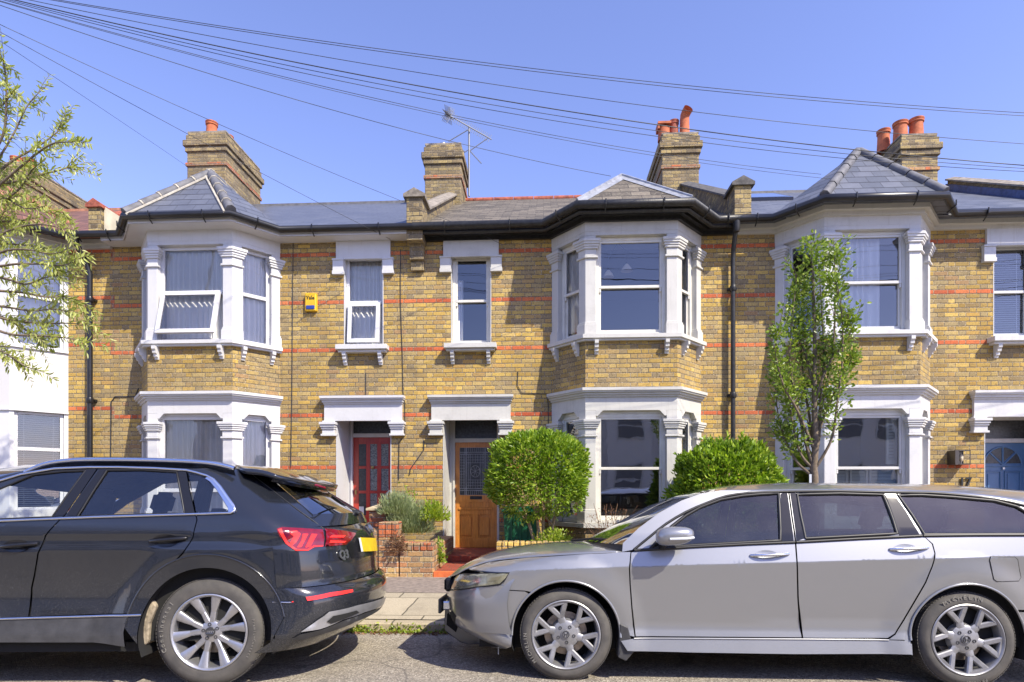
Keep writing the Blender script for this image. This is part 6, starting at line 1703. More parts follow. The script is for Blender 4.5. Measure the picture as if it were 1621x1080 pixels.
# mud flap by the rear wheel
m = MB(); pf = [B.Q(px, py, .10) for px, py in ((247, 948), (238, 962), (226, 990), (225, 1002), (235, 1020), (241, 1014), (243, 985), (254, 958))]
m.xprism([(p.x, p.z) for p in pf], .05, .30); m.build('mud_flap', simple('mud_caked_liner', (.30, .25, .18), .95, var=.5, vscale=30, bump=1), rb, bevel=.008, uv=False)
dark_core(B, -3.3, .55, .24, .60, .24)
m = MB(); m.box(-2.2, -.45, .05, 1.77, .24, .30); m.box(-2.2, .55, .08, .10, .3, .95); m.box(-2.2, .55, 1.72, 1.74, .3, .95); m.box(.3, .5, .2, 1.6, .3, .9); m.box(-2.25, -2.15, .1, 1.7, .3, .95); m.build('underbody', M['dark'], rb, uv=False)
for sx, zs_ in ((-1.50, .64), (-.66, .50)):
    for sy in (.50, 1.32): seat(B, sx, sy, z=zs_, h=.50, w=.44)
m = MB(); m.box(-.45, .40, .15, 1.67, .93, .96); m.build('parcel_shelf', M['seat'], rb, uv=False)
for wx in (0, xF): arch_liner(B, wx, ZW, .435, .40, M['dark'])
wheel(B, 0, ZW, .025, .352, .245, .225, 'twin', text=[('Continental', 172, .303, .040), ('PremiumContact', -8, .300, .024)], mark='A')
wheel(B, xF, ZW, .025, .352, .245, .225, 'twin', mark='A')
for wx in (0, xF): wheel(B, wx, ZW, 1.775, .352, .245, .225, 'twin', far=True)
# ------------------------------------------------------------------ garden walls, steps, bin
def boxes_wall(x0, x1, y0, y1, z0, z1, m): m.box(x0, x1, y0, y1, z0, z1)
def soldier(m, x0, x1, y0, y1, z0, z1, w=.068, g=.010, ax_='x'):
    n = max(1, int((x1 - x0) / (w + g))); s_ = (x1 - x0) / n
    for i in range(n):
        m.box(x0 + i * s_ + g / 2, x0 + (i + 1) * s_ - g / 2, y0 + random.uniform(-.004, .004), y1, z0, z1 + random.uniform(-.004, .004))
YW = -1.90
xa_, xb_ = ax(632, YW), ax(686, YW); zt = az(660, 859, YW)
gw = thing('garden_wall', 'low crumbling brick front wall with upright brick coping left of the path', 'garden wall', ((xa_ + xb_) / 2, YW, .09))
m = MB(); m.box(xa_, xb_, YW, YW + .22, .0, zt - .11); m.build('wall', M['brick_garden'], gw, bevel=.012)
m = MB(); soldier(m, xa_ + .01, xb_, YW - .004, YW + .22, zt - .11, zt); m.build('coping', M['brick_red'], gw, bevel=.008)
m = MB(); m.box(xb_ - .22, xb_, YW + .22, -.05, .0, zt - .05); m.build('return_wall', M['brick_garden'], gw, bevel=.012)
xa_, xb_ = ax(599, YW), ax(630.5, YW); zt = az(615, 826.5, YW)
gw = thing('brick_pier', 'square brick pier with upright bricks on top beside the lavender', 'brick pier', ((xa_ + xb_) / 2, YW, .09))
m = MB(); m.box(xa_, xb_, YW - .01, YW + .25, .0, zt - .21); m.build('pier', M['brick_garden'], gw, bevel=.012)
m = MB(); soldier(m, xa_, xb_, YW - .012, YW + .25, zt - .21, zt); m.build('coping', M['brick_red'], gw, bevel=.008)
m = MB(); m.box(-4.95, xa_ - .0, YW + .02, YW + .2, .0, zt - .12); m.build('side_wall', M['brick_garden'], gw, bevel=.012)
Y2 = -1.45; xa_, xb_ = ax(584, Y2), ax(611, Y2); zt = az(598, 808, Y2)
gp = thing('gate_pier', 'brick gate pier with pointed stone cap before the red door', 'gate pier', ((xa_ + xb_) / 2, Y2, .1))
m = MB(); m.box(xa_, xb_, Y2, Y2 + .25, .0, zt); m.build('pier', M['brick_red'], gp, bevel=.01)
m = MB(); cxx, cyy = (xa_ + xb_) / 2, Y2 + .125; h_ = (xb_ - xa_) / 2 + .035
m.box(cxx - h_, cxx + h_, cyy - h_, cyy + h_, zt, zt + .03)
for a, b in (((-1, -1), (1, -1)), ((1, -1), (1, 1)), ((1, 1), (-1, 1)), ((-1, 1), (-1, -1))):
    m.face([(cxx + a[0] * h_, cyy + a[1] * h_, zt + .03), (cxx + b[0] * h_, cyy + b[1] * h_, zt + .03), (cxx, cyy, zt + .09)])
m.build('pier_cap', simple('sandstone_cap', (.46, .38, .24), .9, var=.35, vscale=20, bump=.6), gp)
xa_, xb_ = ax(785, YW), 3.0; zt = az(800, 858, YW)
gw = thing('garden_wall', 'low brick front wall topped with upright bricks behind the silver bonnet', 'garden wall', ((xa_ + xb_) / 2, YW, .09))
m = MB(); m.box(xa_, xb_, YW, YW + .22, .0, zt - .11); m.build('wall', M['brick_garden'], gw, bevel=.012)
m = MB(); soldier(m, xa_, xb_, YW - .004, YW + .22, zt - .11, zt); m.build('coping', M['brick_warm'], gw, bevel=.008)
m = MB(); m.box(xa_, xa_ + .22, YW + .22, -.62, .0, zt - .08); m.build('return_wall', M['brick_garden'], gw, bevel=.012)
# tiled steps
stp = thing('front_steps', 'red quarry tiled steps leading up to the orange wooden door', 'steps', (ax(740, -1.3), -1.9, .09))
X0_, X1_ = ax(686, YW), ax(785, YW)
m = MB(); m.box(X0_ + .004, X1_ - .004, -1.88, DY + .02, .0, .160); m.build('lower_tread', M['tile_red'], stp)
m = MB(); m.box(X0_ + .004, X1_ - .004, -1.905, -1.88, .0, .167); m.box(X0_ + .004, X1_ - .004, -1.88, -1.80, .160, .167); m.build('riser', M['tile_orange'], stp)
m = MB(); m.box(-1.80, X1_ - .006, -.66, DY + .02, .160, .247); m.build('top_tread', M['tile_red'], stp, bevel=.008)
stp = thing('front_steps', 'doorstep in front of the red door', 'steps', (-3.07, -.2, .09)); m = MB(); m.box(-3.53, -2.61, -.35, DY, .0, .247); m.build('tread', M['tile_red'], stp, bevel=.008)
stp = thing('front_steps', 'doorstep in front of the blue door', 'steps', (7.8, -.2, .09)); m = MB(); m.box(7.14, 8.44, -.35, DY, .0, .247); m.build('tread', M['tile_red'], stp, bevel=.008)
# wheelie bin
YB = -.75; xa_, xb_ = ax(796, YB), ax(852, YB); zt = az(820, 799, YB)
bn = thing('wheelie_bin', 'green wheelie bin against the wall behind the clipped bush', 'wheelie bin', ((xa_ + xb_) / 2, YB, .15))
m = MB(); b = len(m.v); 
for z, e in ((.20, .05), (zt - .12, .0)):
    for (x, y_) in ((xa_ + e, YB + e), (xb_ - e, YB + e), (xb_ - e, YB + .55 - e), (xa_ + e, YB + .55 - e)): m.v.append(Vector((x, y_, z)))
for f in ((3, 2, 1, 0), (4, 5, 6, 7), (0, 1, 5, 4), (1, 2, 6, 5), (2, 3, 7, 6), (3, 0, 4, 7)): m.f.append(tuple(b + k for k in f)); m.m.append(0)
for q in (.25, .5, .75): m.box(xa_ + (xb_ - xa_) * q - .012, xa_ + (xb_ - xa_) * q + .012, YB - .008, YB + .03, .35, zt - .2)
m.build('bin_body', M['green_bin'], bn, bevel=.015)
m = MB(); m.box(xa_ - .02, xb_ + .02, YB - .03, YB + .55, zt - .12, zt - .08); m.box(xa_ + .02, xb_ - .02, YB + .02, YB + .5, zt - .08, zt - .03); m.tube([(xa_, YB + .58, zt - .07), (xb_, YB + .58, zt - .07)], .016, 8); m.build('bin_lid', M['green_bin'], bn, bevel=.012)
for x in (xa_ + .06, xb_ - .10):
    m = MB(); m.lathe([(.09, -.02), (.10, 0), (.10, .04), (.09, .05)], (x, YB + .50, .25), 'x', 18); m.build('wheel', M['clad'], bn, smooth=40)
# dark metal hoop handle by the red door
m = MB(); m.tube([at(617, 777, -.9), at(613, 781, -.9), at(611.5, 788, -.9), at(614, 795, -.9), at(620, 801, -.9), at(621, 830, -.9)], .018, 8)
tag(m.build('boot_scraper_rail', M['galv'], None, origin=at(620, 850, -.9), smooth=60), 'curved grey metal rail end beside the red door', 'handrail')

# ------------------------------------------------------------------ plants
def leaves(m, items, rnd, asp=.42, bend=.25):
    """items: (pos, dir, length); each leaf is a folded lens of two faces"""
    for p, d, L in items:
        d = d.normalized(); s_ = d.cross(Vector((rnd.uniform(-1, 1), rnd.uniform(-1, 1), rnd.uniform(-.2, 1.2)))).normalized(); n_ = d.cross(s_)
        w = L * asp * .5; b = len(m.v)
        m.v += [p, p + d * L * .35 + s_ * w + n_ * bend * w, p + d * L * .72 + s_ * w * .72 + n_ * bend * w * .5, p + d * L - n_ * bend * L * .2, p + d * L * .72 - s_ * w * .72 + n_ * bend * w * .5, p + d * L * .35 - s_ * w + n_ * bend * w]
        m.f.append((b, b + 1, b + 2, b + 3)); m.f.append((b, b + 3, b + 4, b + 5)); m.m += [0, 0]
def shrub(name, label, c, r, n, mat, L, seed, stems, base_z, bark, lump=.22, topshoots=60, cut=-.55, sqp=2.0):
    rnd = random.Random(seed); t = thing(name, label, 'shrub', (c[0], c[1], base_z)); m = MB(); it = []
    for i in range(n):
        d = Vector((rnd.gauss(0, 1), rnd.gauss(0, 1), rnd.gauss(0, 1))).normalized()
        if d.z < cut and rnd.random() < .8: continue
        k = 1 + lump * noise.noise(d * 2.2 + Vector((seed, 0, 0))) + lump * .6 * noise.noise(d * 5.5 + Vector((0, seed, 0)))
        dens_ = noise.noise(d * 7 + Vector((seed, seed, 0)))
        if dens_ < -.28 and rnd.random() < .55: k *= .88
        u = 1 - abs(rnd.gauss(0, .10)); u = max(.55, min(1.04, u))
        sq = (abs(d.x) ** sqp + abs(d.y) ** sqp + abs(d.z) ** sqp) ** (-1 / sqp); k *= sq
        p = Vector((c[0] + d.x * r[0] * k * u, c[1] + d.y * r[1] * k * u, c[2] + d.z * r[2] * k * u))
        dr = (d * .9 + Vector((rnd.gauss(0, .55), rnd.gauss(0, .55), rnd.gauss(.25, .5))))
        it.append((p, dr, L * rnd.uniform(.5, 1.25)))
    for i in range(topshoots):
        d = Vector((rnd.gauss(0, 1), rnd.gauss(0, 1), abs(rnd.gauss(.2, .8)))).normalized(); k = 1 + lump * noise.noise(d * 2.2 + Vector((seed, 0, 0)))
        p = Vector((c[0] + d.x * r[0] * k, c[1] + d.y * r[1] * k, c[2] + d.z * r[2] * k)); g = (d + Vector((0, 0, .5))).normalized(); ln = rnd.uniform(.05, .15)
        for j in range(9): it.append((p + g * ln * j / 9, g * .8 + Vector((rnd.gauss(0, .6), rnd.gauss(0, .6), rnd.gauss(.1, .3))), L * rnd.uniform(.6, 1)))
    leaves(m, it, rnd); m.build('foliage', mat, t, uv=False)
    for (x0, x1, k) in stems:
        m = MB(); b0 = Vector((x0, c[1] + rnd.uniform(-.08, .08), base_z)); b1 = Vector((x1, c[1] + rnd.uniform(-.2, .2), c[2] - r[2] * .2)); pts = []
        for j in range(7):
            q = j / 6; pts.append(b0.lerp(b1, q) + Vector((math.sin(q * 5 + k) * .03, 0, 0)))
        m.tube(pts, .032, 8, True, .012)
        for j in (3, 4): 
            e = pts[j]; m.tube([e, e + Vector((rnd.uniform(-.25, .25), rnd.uniform(-.1, .1), .25)), e + Vector((rnd.uniform(-.4, .4), rnd.uniform(-.1, .1), .5))], .016, 6, True, .006)
        m.build('stem', bark, t, smooth=60, uv=False)
    return t
YS = -1.15
c = at(850, 753, YS); 
shrub('clipped_shrub', 'round leafy green bush on bare stems left of the bay window', (c.x, YS, c.z), (.70, .58, .62), 20000, M['leaf_hedge'], .068, 3, [(c.x + .02, c.x - .28, 0), (c.x + .05, c.x + .0, 1), (c.x + .12, c.x + .12, 2), (c.x + .18, c.x + .34, 3)], .15, M['bark_pale'], lump=.20, topshoots=60, sqp=3.0)
c = at(1151, 782, YS - .1)
shrub('clipped_shrub', 'bushy bright green shrub behind the silver car roof beside the drainpipe', (c.x, YS - .1, c.z), (.75, .58, .72), 18000, M['leaf_hedge'], .085, 9, [(c.x, c.x - .2, 0), (c.x + .1, c.x + .2, 1)], .15, M['bark'], lump=.20, topshoots=90, sqp=2.3)
# low greenery climbing round the first bush foot
rnd = random.Random(5)
def tuft(name, label, cat, cen, r, n, mat, L, asp=.4, up=.6, seed=1, narrow=False, group=None, flat=1.0):
    rnd = random.Random(seed); m = MB(); it = []
    for i in range(n):
        d = Vector((rnd.gauss(0, 1), rnd.gauss(0, 1), abs(rnd.gauss(0, 1)) * flat)).normalized(); u = rnd.random() ** .45
        k = 1 + .4 * noise.noise(d * 3 + Vector((seed, 0, 0)))
        p = Vector((cen[0] + d.x * r[0] * u * k, cen[1] + d.y * r[1] * u * k, cen[2] + d.z * r[2] * u * k))
        it.append((p, d + Vector((rnd.gauss(0, .3), rnd.gauss(0, .3), up)), L * rnd.uniform(.6, 1.2)))
    leaves(m, it, rnd, asp)
    o = m.build(name, mat, None, origin=(cen[0], cen[1], cen[2]), uv=False); tag(o, label, cat, group); return o
YL = -1.45
c = at(648, 845, YL); tuft('lavender_bush', 'grey green lavender bush spilling over the low brick wall', 'plant', (c.x, YL, c.z), (.36, .28, .42), 4200, M['leaf_lav'], .085, .13, .9, 4)
c = at(628, 815, YL - .1); tuft('lavender_bush', 'pale lavender clump leaning on top of the brick pier', 'plant', (c.x, YL - .1, c.z), (.26, .2, .30), 1700, M['leaf_lav'], .08, .13, .9, 8)
c = at(686, 825, YL); tuft('lime_shrub', 'yellow green leafy plant against the wall left of the orange door', 'plant', (c.x, YL, c.z), (.22, .2, .26), 900, M['leaf_lime'], .055, .5, .3, 6)
c = at(693, 892, YL - .1); tuft('wall_fern', 'dark green tuft at the foot of the steps', 'plant', (c.x, YL - .05, c.z), (.10, .12, .34), 420, M['leaf_hedge'], .045, .5, .1, 7)
c = at(628, 872, -1.97); tuft('dry_plant', 'withered brown plant hanging down the brick pier', 'plant', (c.x, -1.97, c.z), (.13, .06, .26), 420, M['leaf_dry'], .05, .3, -.4, 8)
c = at(877, 855, YS); tuft('ground_cover_plant', 'small lime leaved plant at the foot of the round bush', 'plant', (c.x, YS - .2, c.z - .1), (.30, .2, .28), 700, M['leaf_lime'], .05, .5, .3, 9)
c = at(965, 842, -1.2); 
# wiry dead plant before the bay
m = MB(); rnd = random.Random(12)
for i in range(34):
    b0 = Vector((c.x + rnd.uniform(-.15, .15), -1.2 + rnd.uniform(-.1, .1), c.z - .2)); e = b0 + Vector((rnd.gauss(0, .22), rnd.gauss(0, .12), rnd.uniform(.3, .62)))
    m.tube([b0, b0.lerp(e, .5) + Vector((rnd.gauss(0, .03), 0, .05)), e], .003, 4)
leaves(m, [(Vector((c.x + rnd.gauss(0, .2), -1.2 + rnd.gauss(0, .1), c.z + rnd.uniform(-.1, .35))), Vector((rnd.gauss(0, 1), rnd.gauss(0, 1), 1)), .03) for i in range(160)], rnd)
tag(m.build('wiry_plant', M['leaf_dry'], None, origin=(c.x, -1.2, .15), uv=False), 'wiry brown seed head plant below the bay window', 'plant')
# straggling rose by the red door
m = MB(); rnd = random.Random(3); it = []
for (a, b) in (((652, 815), (640, 768)), ((650, 815), (655, 775)), ((655, 812), (632, 785))):
    p, q = at(*a, -1.2), at(*b, -1.25); m.tube([p, p.lerp(q, .5) + Vector((.04, 0, 0)), q], .006, 5)
    for j in range(26): u = rnd.random(); it.append((p.lerp(q, u) + Vector((rnd.gauss(0, .05), rnd.gauss(0, .04), rnd.gauss(0, .04))), Vector((rnd.gauss(0, 1), rnd.gauss(0, 1), rnd.gauss(.3, .6))), .045))
leaves(m, it, rnd, .5); tag(m.build('climbing_rose', M['leaf_lime'], None, origin=at(652, 815, -1.2), uv=False), 'straggly climbing rose rising above the lavender', 'plant')
# weeds along the gutter
m = MB(); rnd = random.Random(21); it = []
for i in range(6000):
    x = rnd.uniform(-3.4, -.3); k = noise.noise(Vector((x * 2.3, 0, 3)))
    if rnd.random() > .45 + k: continue
    hz = max(0, rnd.gauss(0, .035)); p = Vector((x, -4.257 - abs(rnd.gauss(0, .03)) * (hz < .02), road_z(-4.3) + .004 + hz)); it.append((p, Vector((rnd.gauss(0, 1), rnd.gauss(-.5, .7), rnd.uniform(.1, 1.2))), rnd.uniform(.015, .042)))
leaves(m, it, rnd, .5); tag(m.build('gutter_weeds', M['leaf_lime'], None, uv=False), 'small weeds growing along the kerb between the cars', 'weeds', kind='stuff')
m = MB(); it = []
for i in range(900):
    x = rnd.uniform(-3.4, -.3); p = Vector((x, -4.27 - abs(rnd.gauss(0, .06)), road_z(-4.3) + .006)); it.append((p, Vector((rnd.gauss(0, 1), rnd.gauss(0, 1), rnd.uniform(0, .3))), rnd.uniform(.015, .05)))
leaves(m, it, rnd, .5); tag(m.build('fallen_leaves', M['leaf_dry'], None, uv=False), 'dry fallen leaves lying in the gutter between the cars', 'leaves', kind='stuff')

# young street tree behind the silver car
YT = -3.55
def TP_(px, py, dy=0.0): return at(px, py, YT + dy)
tr = thing('street_tree', 'slim young upright tree with rising branches before the blue door house bay', 'tree', (TP_(1288, 768).x, YT, pave_z(YT)))
m = MB(); base = Vector((TP_(1289, 768).x, YT, pave_z(YT)))
trunk = [base, TP_(1289, 768), TP_(1288, 745), TP_(1291, 700), TP_(1289, 640), TP_(1290, 560), TP_(1288, 480), TP_(1286, 420), TP_(1284, 384)]
m.tube(smooth_line([tuple(p) for p in trunk], 4), .048, 10, True, .006); m.build('trunk', M['bark'], tr, smooth=60, uv=False)
br_ = [[(1288, 745), (1303, 722), (1318, 690), (1325, 640), (1334, 560), (1330, 470), (1316, 440)], [(1287, 742), (1268, 720), (1257, 680), (1246, 620), (1238, 560)], [(1287, 738), (1275, 700), (1262, 640), (1250, 570), (1255, 500), (1262, 430)],
       [(1289, 735), (1297, 690), (1299, 630), (1304, 560), (1300, 480), (1296, 410)], [(1284, 752), (1262, 732), (1245, 700), (1232, 660), (1226, 590)], [(1289, 720), (1283, 670), (1272, 600), (1268, 520), (1272, 440)],
       [(1290, 700), (1312, 640), (1338, 590), (1352, 560)], [(1289, 690), (1306, 620), (1320, 540), (1322, 430), (1318, 405)], [(1288, 710), (1262, 650), (1240, 610), (1228, 560), (1230, 520)], [(1289, 640), (1310, 580), (1345, 530), (1344, 505)], [(1290, 620), (1275, 560), (1256, 500), (1266, 450)]]
rnd = random.Random(31); it = []; bm_ = MB()
def leafy(path, n, L, spread, it, rnd, droop=0.1):
    P = [Vector(p) for p in path]
    for i in range(n):
        u = rnd.random() ** .8 * (len(P) - 1); k = min(int(u), len(P) - 2); p = P[k].lerp(P[k + 1], u - k); g = (P[k + 1] - P[k]).normalized()
        o = Vector((rnd.gauss(0, 1), rnd.gauss(0, 1), rnd.gauss(0, .7))).normalized() * spread * rnd.random() ** .6
        it.append((p + o, (o.normalized() + g * .5 + Vector((0, 0, -droop)) + Vector((rnd.gauss(0, .4), rnd.gauss(0, .4), rnd.gauss(0, .4)))), L * rnd.uniform(.6, 1.15)))
for i, b in enumerate(br_):
    dys = [0] + [rnd.uniform(-1, 1) * .35] * (len(b) - 1); dd = rnd.uniform(-.35, .35)
    path = [tuple(TP_(px, py, dd * j / len(b))) for j, (px, py) in enumerate(b)]; path = smooth_line(path, 4)
    bm_.tube(path, .018, 7, True, .003)
    st = int(len(path) * .30); leafy(path[st:], 430 if i < 9 else 280, .050, .080, it, rnd)
    for j in range(9):
        k = rnd.randrange(st, len(path) - 1); p = Vector(path[k]); e = p + Vector((rnd.gauss(0, .09), rnd.gauss(0, .10), rnd.uniform(.10, .30)))
        bm_.tube([p, p.lerp(e, .5) + Vector((rnd.gauss(0, .02), 0, 0)), e], .005, 5, True, .002); leafy([p, e], 22, .052, .06, it, rnd)
bm_.build('limbs', M['bark'], tr, smooth=60, uv=False)
leafy([tuple(p) for p in smooth_line([tuple(q) for q in trunk[4:]], 4)], 900, .050, .13, it, rnd)
m = MB(); leaves(m, it, rnd, .5); m.build('crown', M['leaf_pear'], tr, uv=False)
m = MB(); p = TP_(1279, 760); m.box(p.x - .012, p.x + .012, YT - .06, YT - .055, p.z - .06, p.z + .06); m.build('tree_tag', M['plate_pale'], tr)

# tree reaching in from the left edge
YC = -3.5
def LP(px, py, dy=0.0): return at(px, py, YC + dy)
lt = thing('street_tree', 'tree with narrow drooping yellow green leaves reaching in from the left edge', 'tree', (LP(-150, 775).x, YC, pave_z(YC)))
m = MB(); tb = LP(-150, 775); 
m.tube(smooth_line([(tb.x, YC, pave_z(YC)), tuple(LP(-150, 700)), tuple(LP(-145, 520)), tuple(LP(-150, 380)), tuple(LP(-140, 200)), tuple(LP(-120, 60))], 4), .09, 12, True, .02); m.build('trunk', M['bark'], lt, smooth=60, uv=False)
lb_ = [[(-146, 500), (-80, 380), (-20, 280), (20, 215), (45, 165), (78, 132)], [(-146, 430), (-60, 330), (10, 262), (60, 232), (95, 205), (108, 182)], [(-146, 470), (-60, 350), (20, 275), (75, 232), (105, 225), (134, 226)],
       [(-146, 400), (-60, 300), (0, 225), (10, 165), (8, 110), (2, 90)], [(-148, 520), (-70, 420), (0, 372), (50, 356), (90, 360), (118, 380)], [(-148, 540), (-60, 440), (10, 420), (60, 418), (100, 420), (132, 408)],
       [(-148, 560), (-50, 470), (20, 462), (70, 470), (110, 470), (122, 478)], [(-148, 570), (-50, 500), (20, 508), (70, 512), (110, 512), (156, 516)], [(-148, 590), (-50, 520), (20, 530), (70, 532), (110, 536), (138, 544)],
       [(-147, 450), (-60, 350), (0, 320), (30, 300), (50, 270), (70, 255)], [(-148, 500), (-60, 400), (0, 340), (35, 322), (70, 330), (100, 348)], [(-147, 480), (-80, 360), (-20, 200), (10, 160), (25, 140)],
       [(-148, 560), (-60, 450), (0, 440), (40, 450), (70, 440), (95, 436)], [(-148, 560), (-40, 540), (10, 560), (40, 580), (60, 585)], [(-147, 450), (-60, 300), (10, 290), (60, 278), (100, 268), (118, 262)], [(-147, 450), (-60, 380), (0, 385), (50, 390), (85, 400)], [(-147, 480), (-60, 430), (0, 400), (40, 395), (80, 402), (108, 395)], [(-147, 520), (-60, 480), (0, 485), (50, 492), (90, 490), (120, 500)], [(-147, 450), (-70, 350), (-10, 350), (30, 350), (60, 345)], [(-148, 540), (-60, 500), (-5, 500), (40, 522), (70, 545), (85, 552)], [(-148, 470), (-60, 330), (-10, 300), (20, 285), (40, 250)], [(-148, 470), (-60, 330), (-5, 310), (40, 330), (75, 325)]]
rnd = random.Random(77); it = []; bm_ = MB()
def sprig(path, n, L, it, rnd):
    P = [Vector(p) for p in path]
    for i in range(n):
        u = (i + rnd.random()) / n * (len(P) - 1.001); k = int(u); p = P[k].lerp(P[k + 1], u - k); g = (P[k + 1] - P[k]).normalized()
        sd = 1 if i % 2 else -1; s_ = g.cross(Vector((0, -1, 0))).normalized() * sd
        it.append((p, g * .65 + s_ * .8 + Vector((rnd.gauss(0, .25), rnd.gauss(0, .35), -.35 + rnd.gauss(0, .2))), L * rnd.uniform(.7, 1.15)))
for i, b in enumerate(lb_):
    dd = rnd.uniform(-.7, .5); path = smooth_line([tuple(LP(px, py, dd * j / len(b))) for j, (px, py) in enumerate(b)], 5)
    bm_.tube(path, .022, 7, True, .002)
    st = int(len(path) * .38); sprig(path[st:], 48, .082, it, rnd)
    for j in range(10):
        k = rnd.randrange(st, len(path) - 2); p = Vector(path[k]); g = (Vector(path[k + 1]) - p).normalized()
        e = p + g * rnd.uniform(.15, .32) + Vector((0, rnd.gauss(0, .12), rnd.uniform(-.22, .16)))
        bm_.tube([p, p.lerp(e, .5) + Vector((0, 0, .02)), e], .004, 5, True, .0015); sprig([p, p.lerp(e, .5) + Vector((0, 0, .02)), e], 14, .080, it, rnd)
bm_.build('limbs', M['bark'], lt, smooth=60, uv=False)
m = MB(); leaves(m, it, rnd, .26, .3); m.build('crown', M['leaf_cherry'], lt, uv=False)

# ------------------------------------------------------------------ overhead cables, aerial
def cable(a, b, r, sag, label, n=40, mat=None):
    r *= .8
    a, b = Vector(a), Vector(b); P = []
    for i in range(n + 1):
        q = i / n; p = a.lerp(b, q); p.z -= sag * 4 * q * (1 - q); P.append(p)
    m = MB(); m.tube(P, r, 6); tag(m.build('overhead_cable', mat or M['cable'], None, origin=a, smooth=60, uv=False), label, 'cable', 'overhead telephone cables')
def fit(x0, y0, x1, y1, ya, yb, xm=None, ym=None, r=.0055, label=''):
    a, b = at(x0, y0, ya), at(x1, y1, yb); sag = 0
    if xm is not None:
        # sag so that the cable passes the mid mark
        for it_ in range(40):
            best = None
            for k in range(101):
                q = k / 100; p = a.lerp(b, q); p.z -= sag * 4 * q * (1 - q); d = p - Vector((0, -D0, CZ)); zc = d.y * CT - d.x * ST; xc = d.x * CT + d.y * ST
                X = CX + F * xc / zc; Y = HY - F * d.z / zc
                if best is None or abs(X - xm) < best[0]: best = (abs(X - xm), Y, zc, q)
            sag += (ym - best[1]) * best[2] / F / (4 * best[3] * (1 - best[3])) * .8
    cable(a, b, r, max(sag, -.5), label)
PX, PY = -70, -28; PYY = -3.9
def proj(p):
    d = p - Vector((0, -D0, CZ)); zc = d.y * CT - d.x * ST; return CX + F * (d.x * CT + d.y * ST) / zc, HY - F * d.z / zc, zc
def fit2(y0, ym, yr, yb, r, label):
    a = at(PX, PY + y0, PYY); y1 = yr + (yr - ym) * .85; sag = .1
    for it_ in range(60):
        b = at(2500, y1, yb); smp = []
        for k in range(201):
            q = k / 200; p = a.lerp(b, q); p.z -= sag * 4 * q * (1 - q); smp.append((*proj(p), q))
        m_ = min(smp, key=lambda s_: abs(s_[0] - 810)); r_ = min(smp, key=lambda s_: abs(s_[0] - 1621))
        sag += (ym - m_[1]) * m_[2] / F / (4 * m_[3] * (1 - m_[3])) * .5; y1 += (yr - r_[1]) * .6
    cable(a, b, r, sag, label, 60)
fit2(0, 105, 178.5, -1.6, .0045, 'highest of the long cables crossing the whole sky')
fit2(1, 108.5, 183.5, -1.7, .0045, 'second highest cable running close under the top one')
fit2(3, 138.5, 227.5, -1.6, .0045, 'long cable crossing just above the tallest chimney pot')
fit2(5, 162.5, 261.5, -1.6, .0075, 'thickest long cable passing across the chimney pots')
fit2(6, 172, 266.5, -1.4, .0045, 'long thin cable just below the thickest one')
fit2(7, 180.5, 271.5, -1.2, .0045, 'long cable passing behind the antenna toward the right chimney')
fit(PX, PY + 9, 1300, 276, PYY, -.4, 810, 201, .0045, 'cable ending at the right hand bay roof, upper of two')
fit(PX, PY + 10, 1320, 284, PYY, -.4, 810, 205, .004, 'cable ending at the right hand bay roof, lower of two')
fit(PX, PY + 12, 967, 279, PYY, -.45, 481, 160, .005, 'cable ending at the white edged bay roof apex')
fit(PX, PY + 34, 655, 326, PYY, -.35, 265, 160, .0045, 'cable sloping down to the parapet between the two middle houses')
fit(PX, PY + 40, 618, 379, PYY, -.10, 294, 211, .0045, 'lowest cable sloping down to the small upper window over the red door')
fit(PX, PY + 47, 294, 262, PYY, 3.2, 143, 160, .004, 'short cable ending at the left chimney')
fit(-60, 150, 110, 306, -3.0, .4, None, None, .004, 'short steep cable behind the leaves at far left')
fit(655, 330, 796, 388, -.36, -.10, 712, 350, .004, 'grey drop cable from the parapet to the wall by the old slate roof')
pp = at(PX - 12, PY, PYY)
tpole = thing('telegraph_pole', 'wooden telegraph pole beyond the left edge where the cables meet', 'telegraph pole', (pp.x, PYY, pave_z(PYY)))
m = MB(); m.tube([(pp.x, PYY, 0), (pp.x, PYY, pp.z + .35)], .13, 14, True, .10); m.build('pole', M['bark'], tpole, smooth=50, uv=False)
m = MB(); m.lathe([(.14, 0), (.14, .12)], (pp.x, PYY, pp.z - .1), 'z', 14); m.build('cable_ring', M['galv'], tpole, smooth=40, uv=False)
# TV aerial
an = thing('tv_aerial', 'tall metal television aerial beside the middle chimney', 'aerial', at(742, 311, 3.8))
Y_ = 3.6
m = MB(); m.tube([at(742.5, 311, Y_), at(742.5, 200, Y_)], .022, 8); m.build('mast', M['galv'], an, smooth=60)
m = MB(); a, b = at(706, 180, Y_ - .5), at(778, 221, Y_ + .3); m.tube([a, b], .014, 6)
d = (b - a); u_ = d.normalized(); s_ = Vector((.25, 1, .1)).normalized(); s2 = Vector((.45, .2, 1)).normalized()
for k in range(22):
    p = a.lerp(b, .10 + .9 * k / 22); m.tube([p - s2 * .10, p + s2 * .10], .006, 5)
for k in range(5):
    p = a + u_ * (.03 * k)
    for v_ in (s2, s_, (s2 + s_ * .5).normalized(), (s2 * .6 - s_).normalized()): m.tube([p - v_ * .2, p + v_ * .2], .006, 5)
m.build('antenna_elements', M['galv'], an)
m = MB()
m.tube([at(710, 224, Y_), at(742, 205, Y_)], .012, 6); m.tube([at(742, 240, Y_), at(772, 219, Y_)], .012, 6); m.tube([at(733, 243, Y_), at(742, 237, Y_), at(762, 259, Y_)], .012, 6); m.tube([at(720, 226, Y_), at(735, 240, Y_)], .012, 6)
m.build('bracket', M['galv'], an)

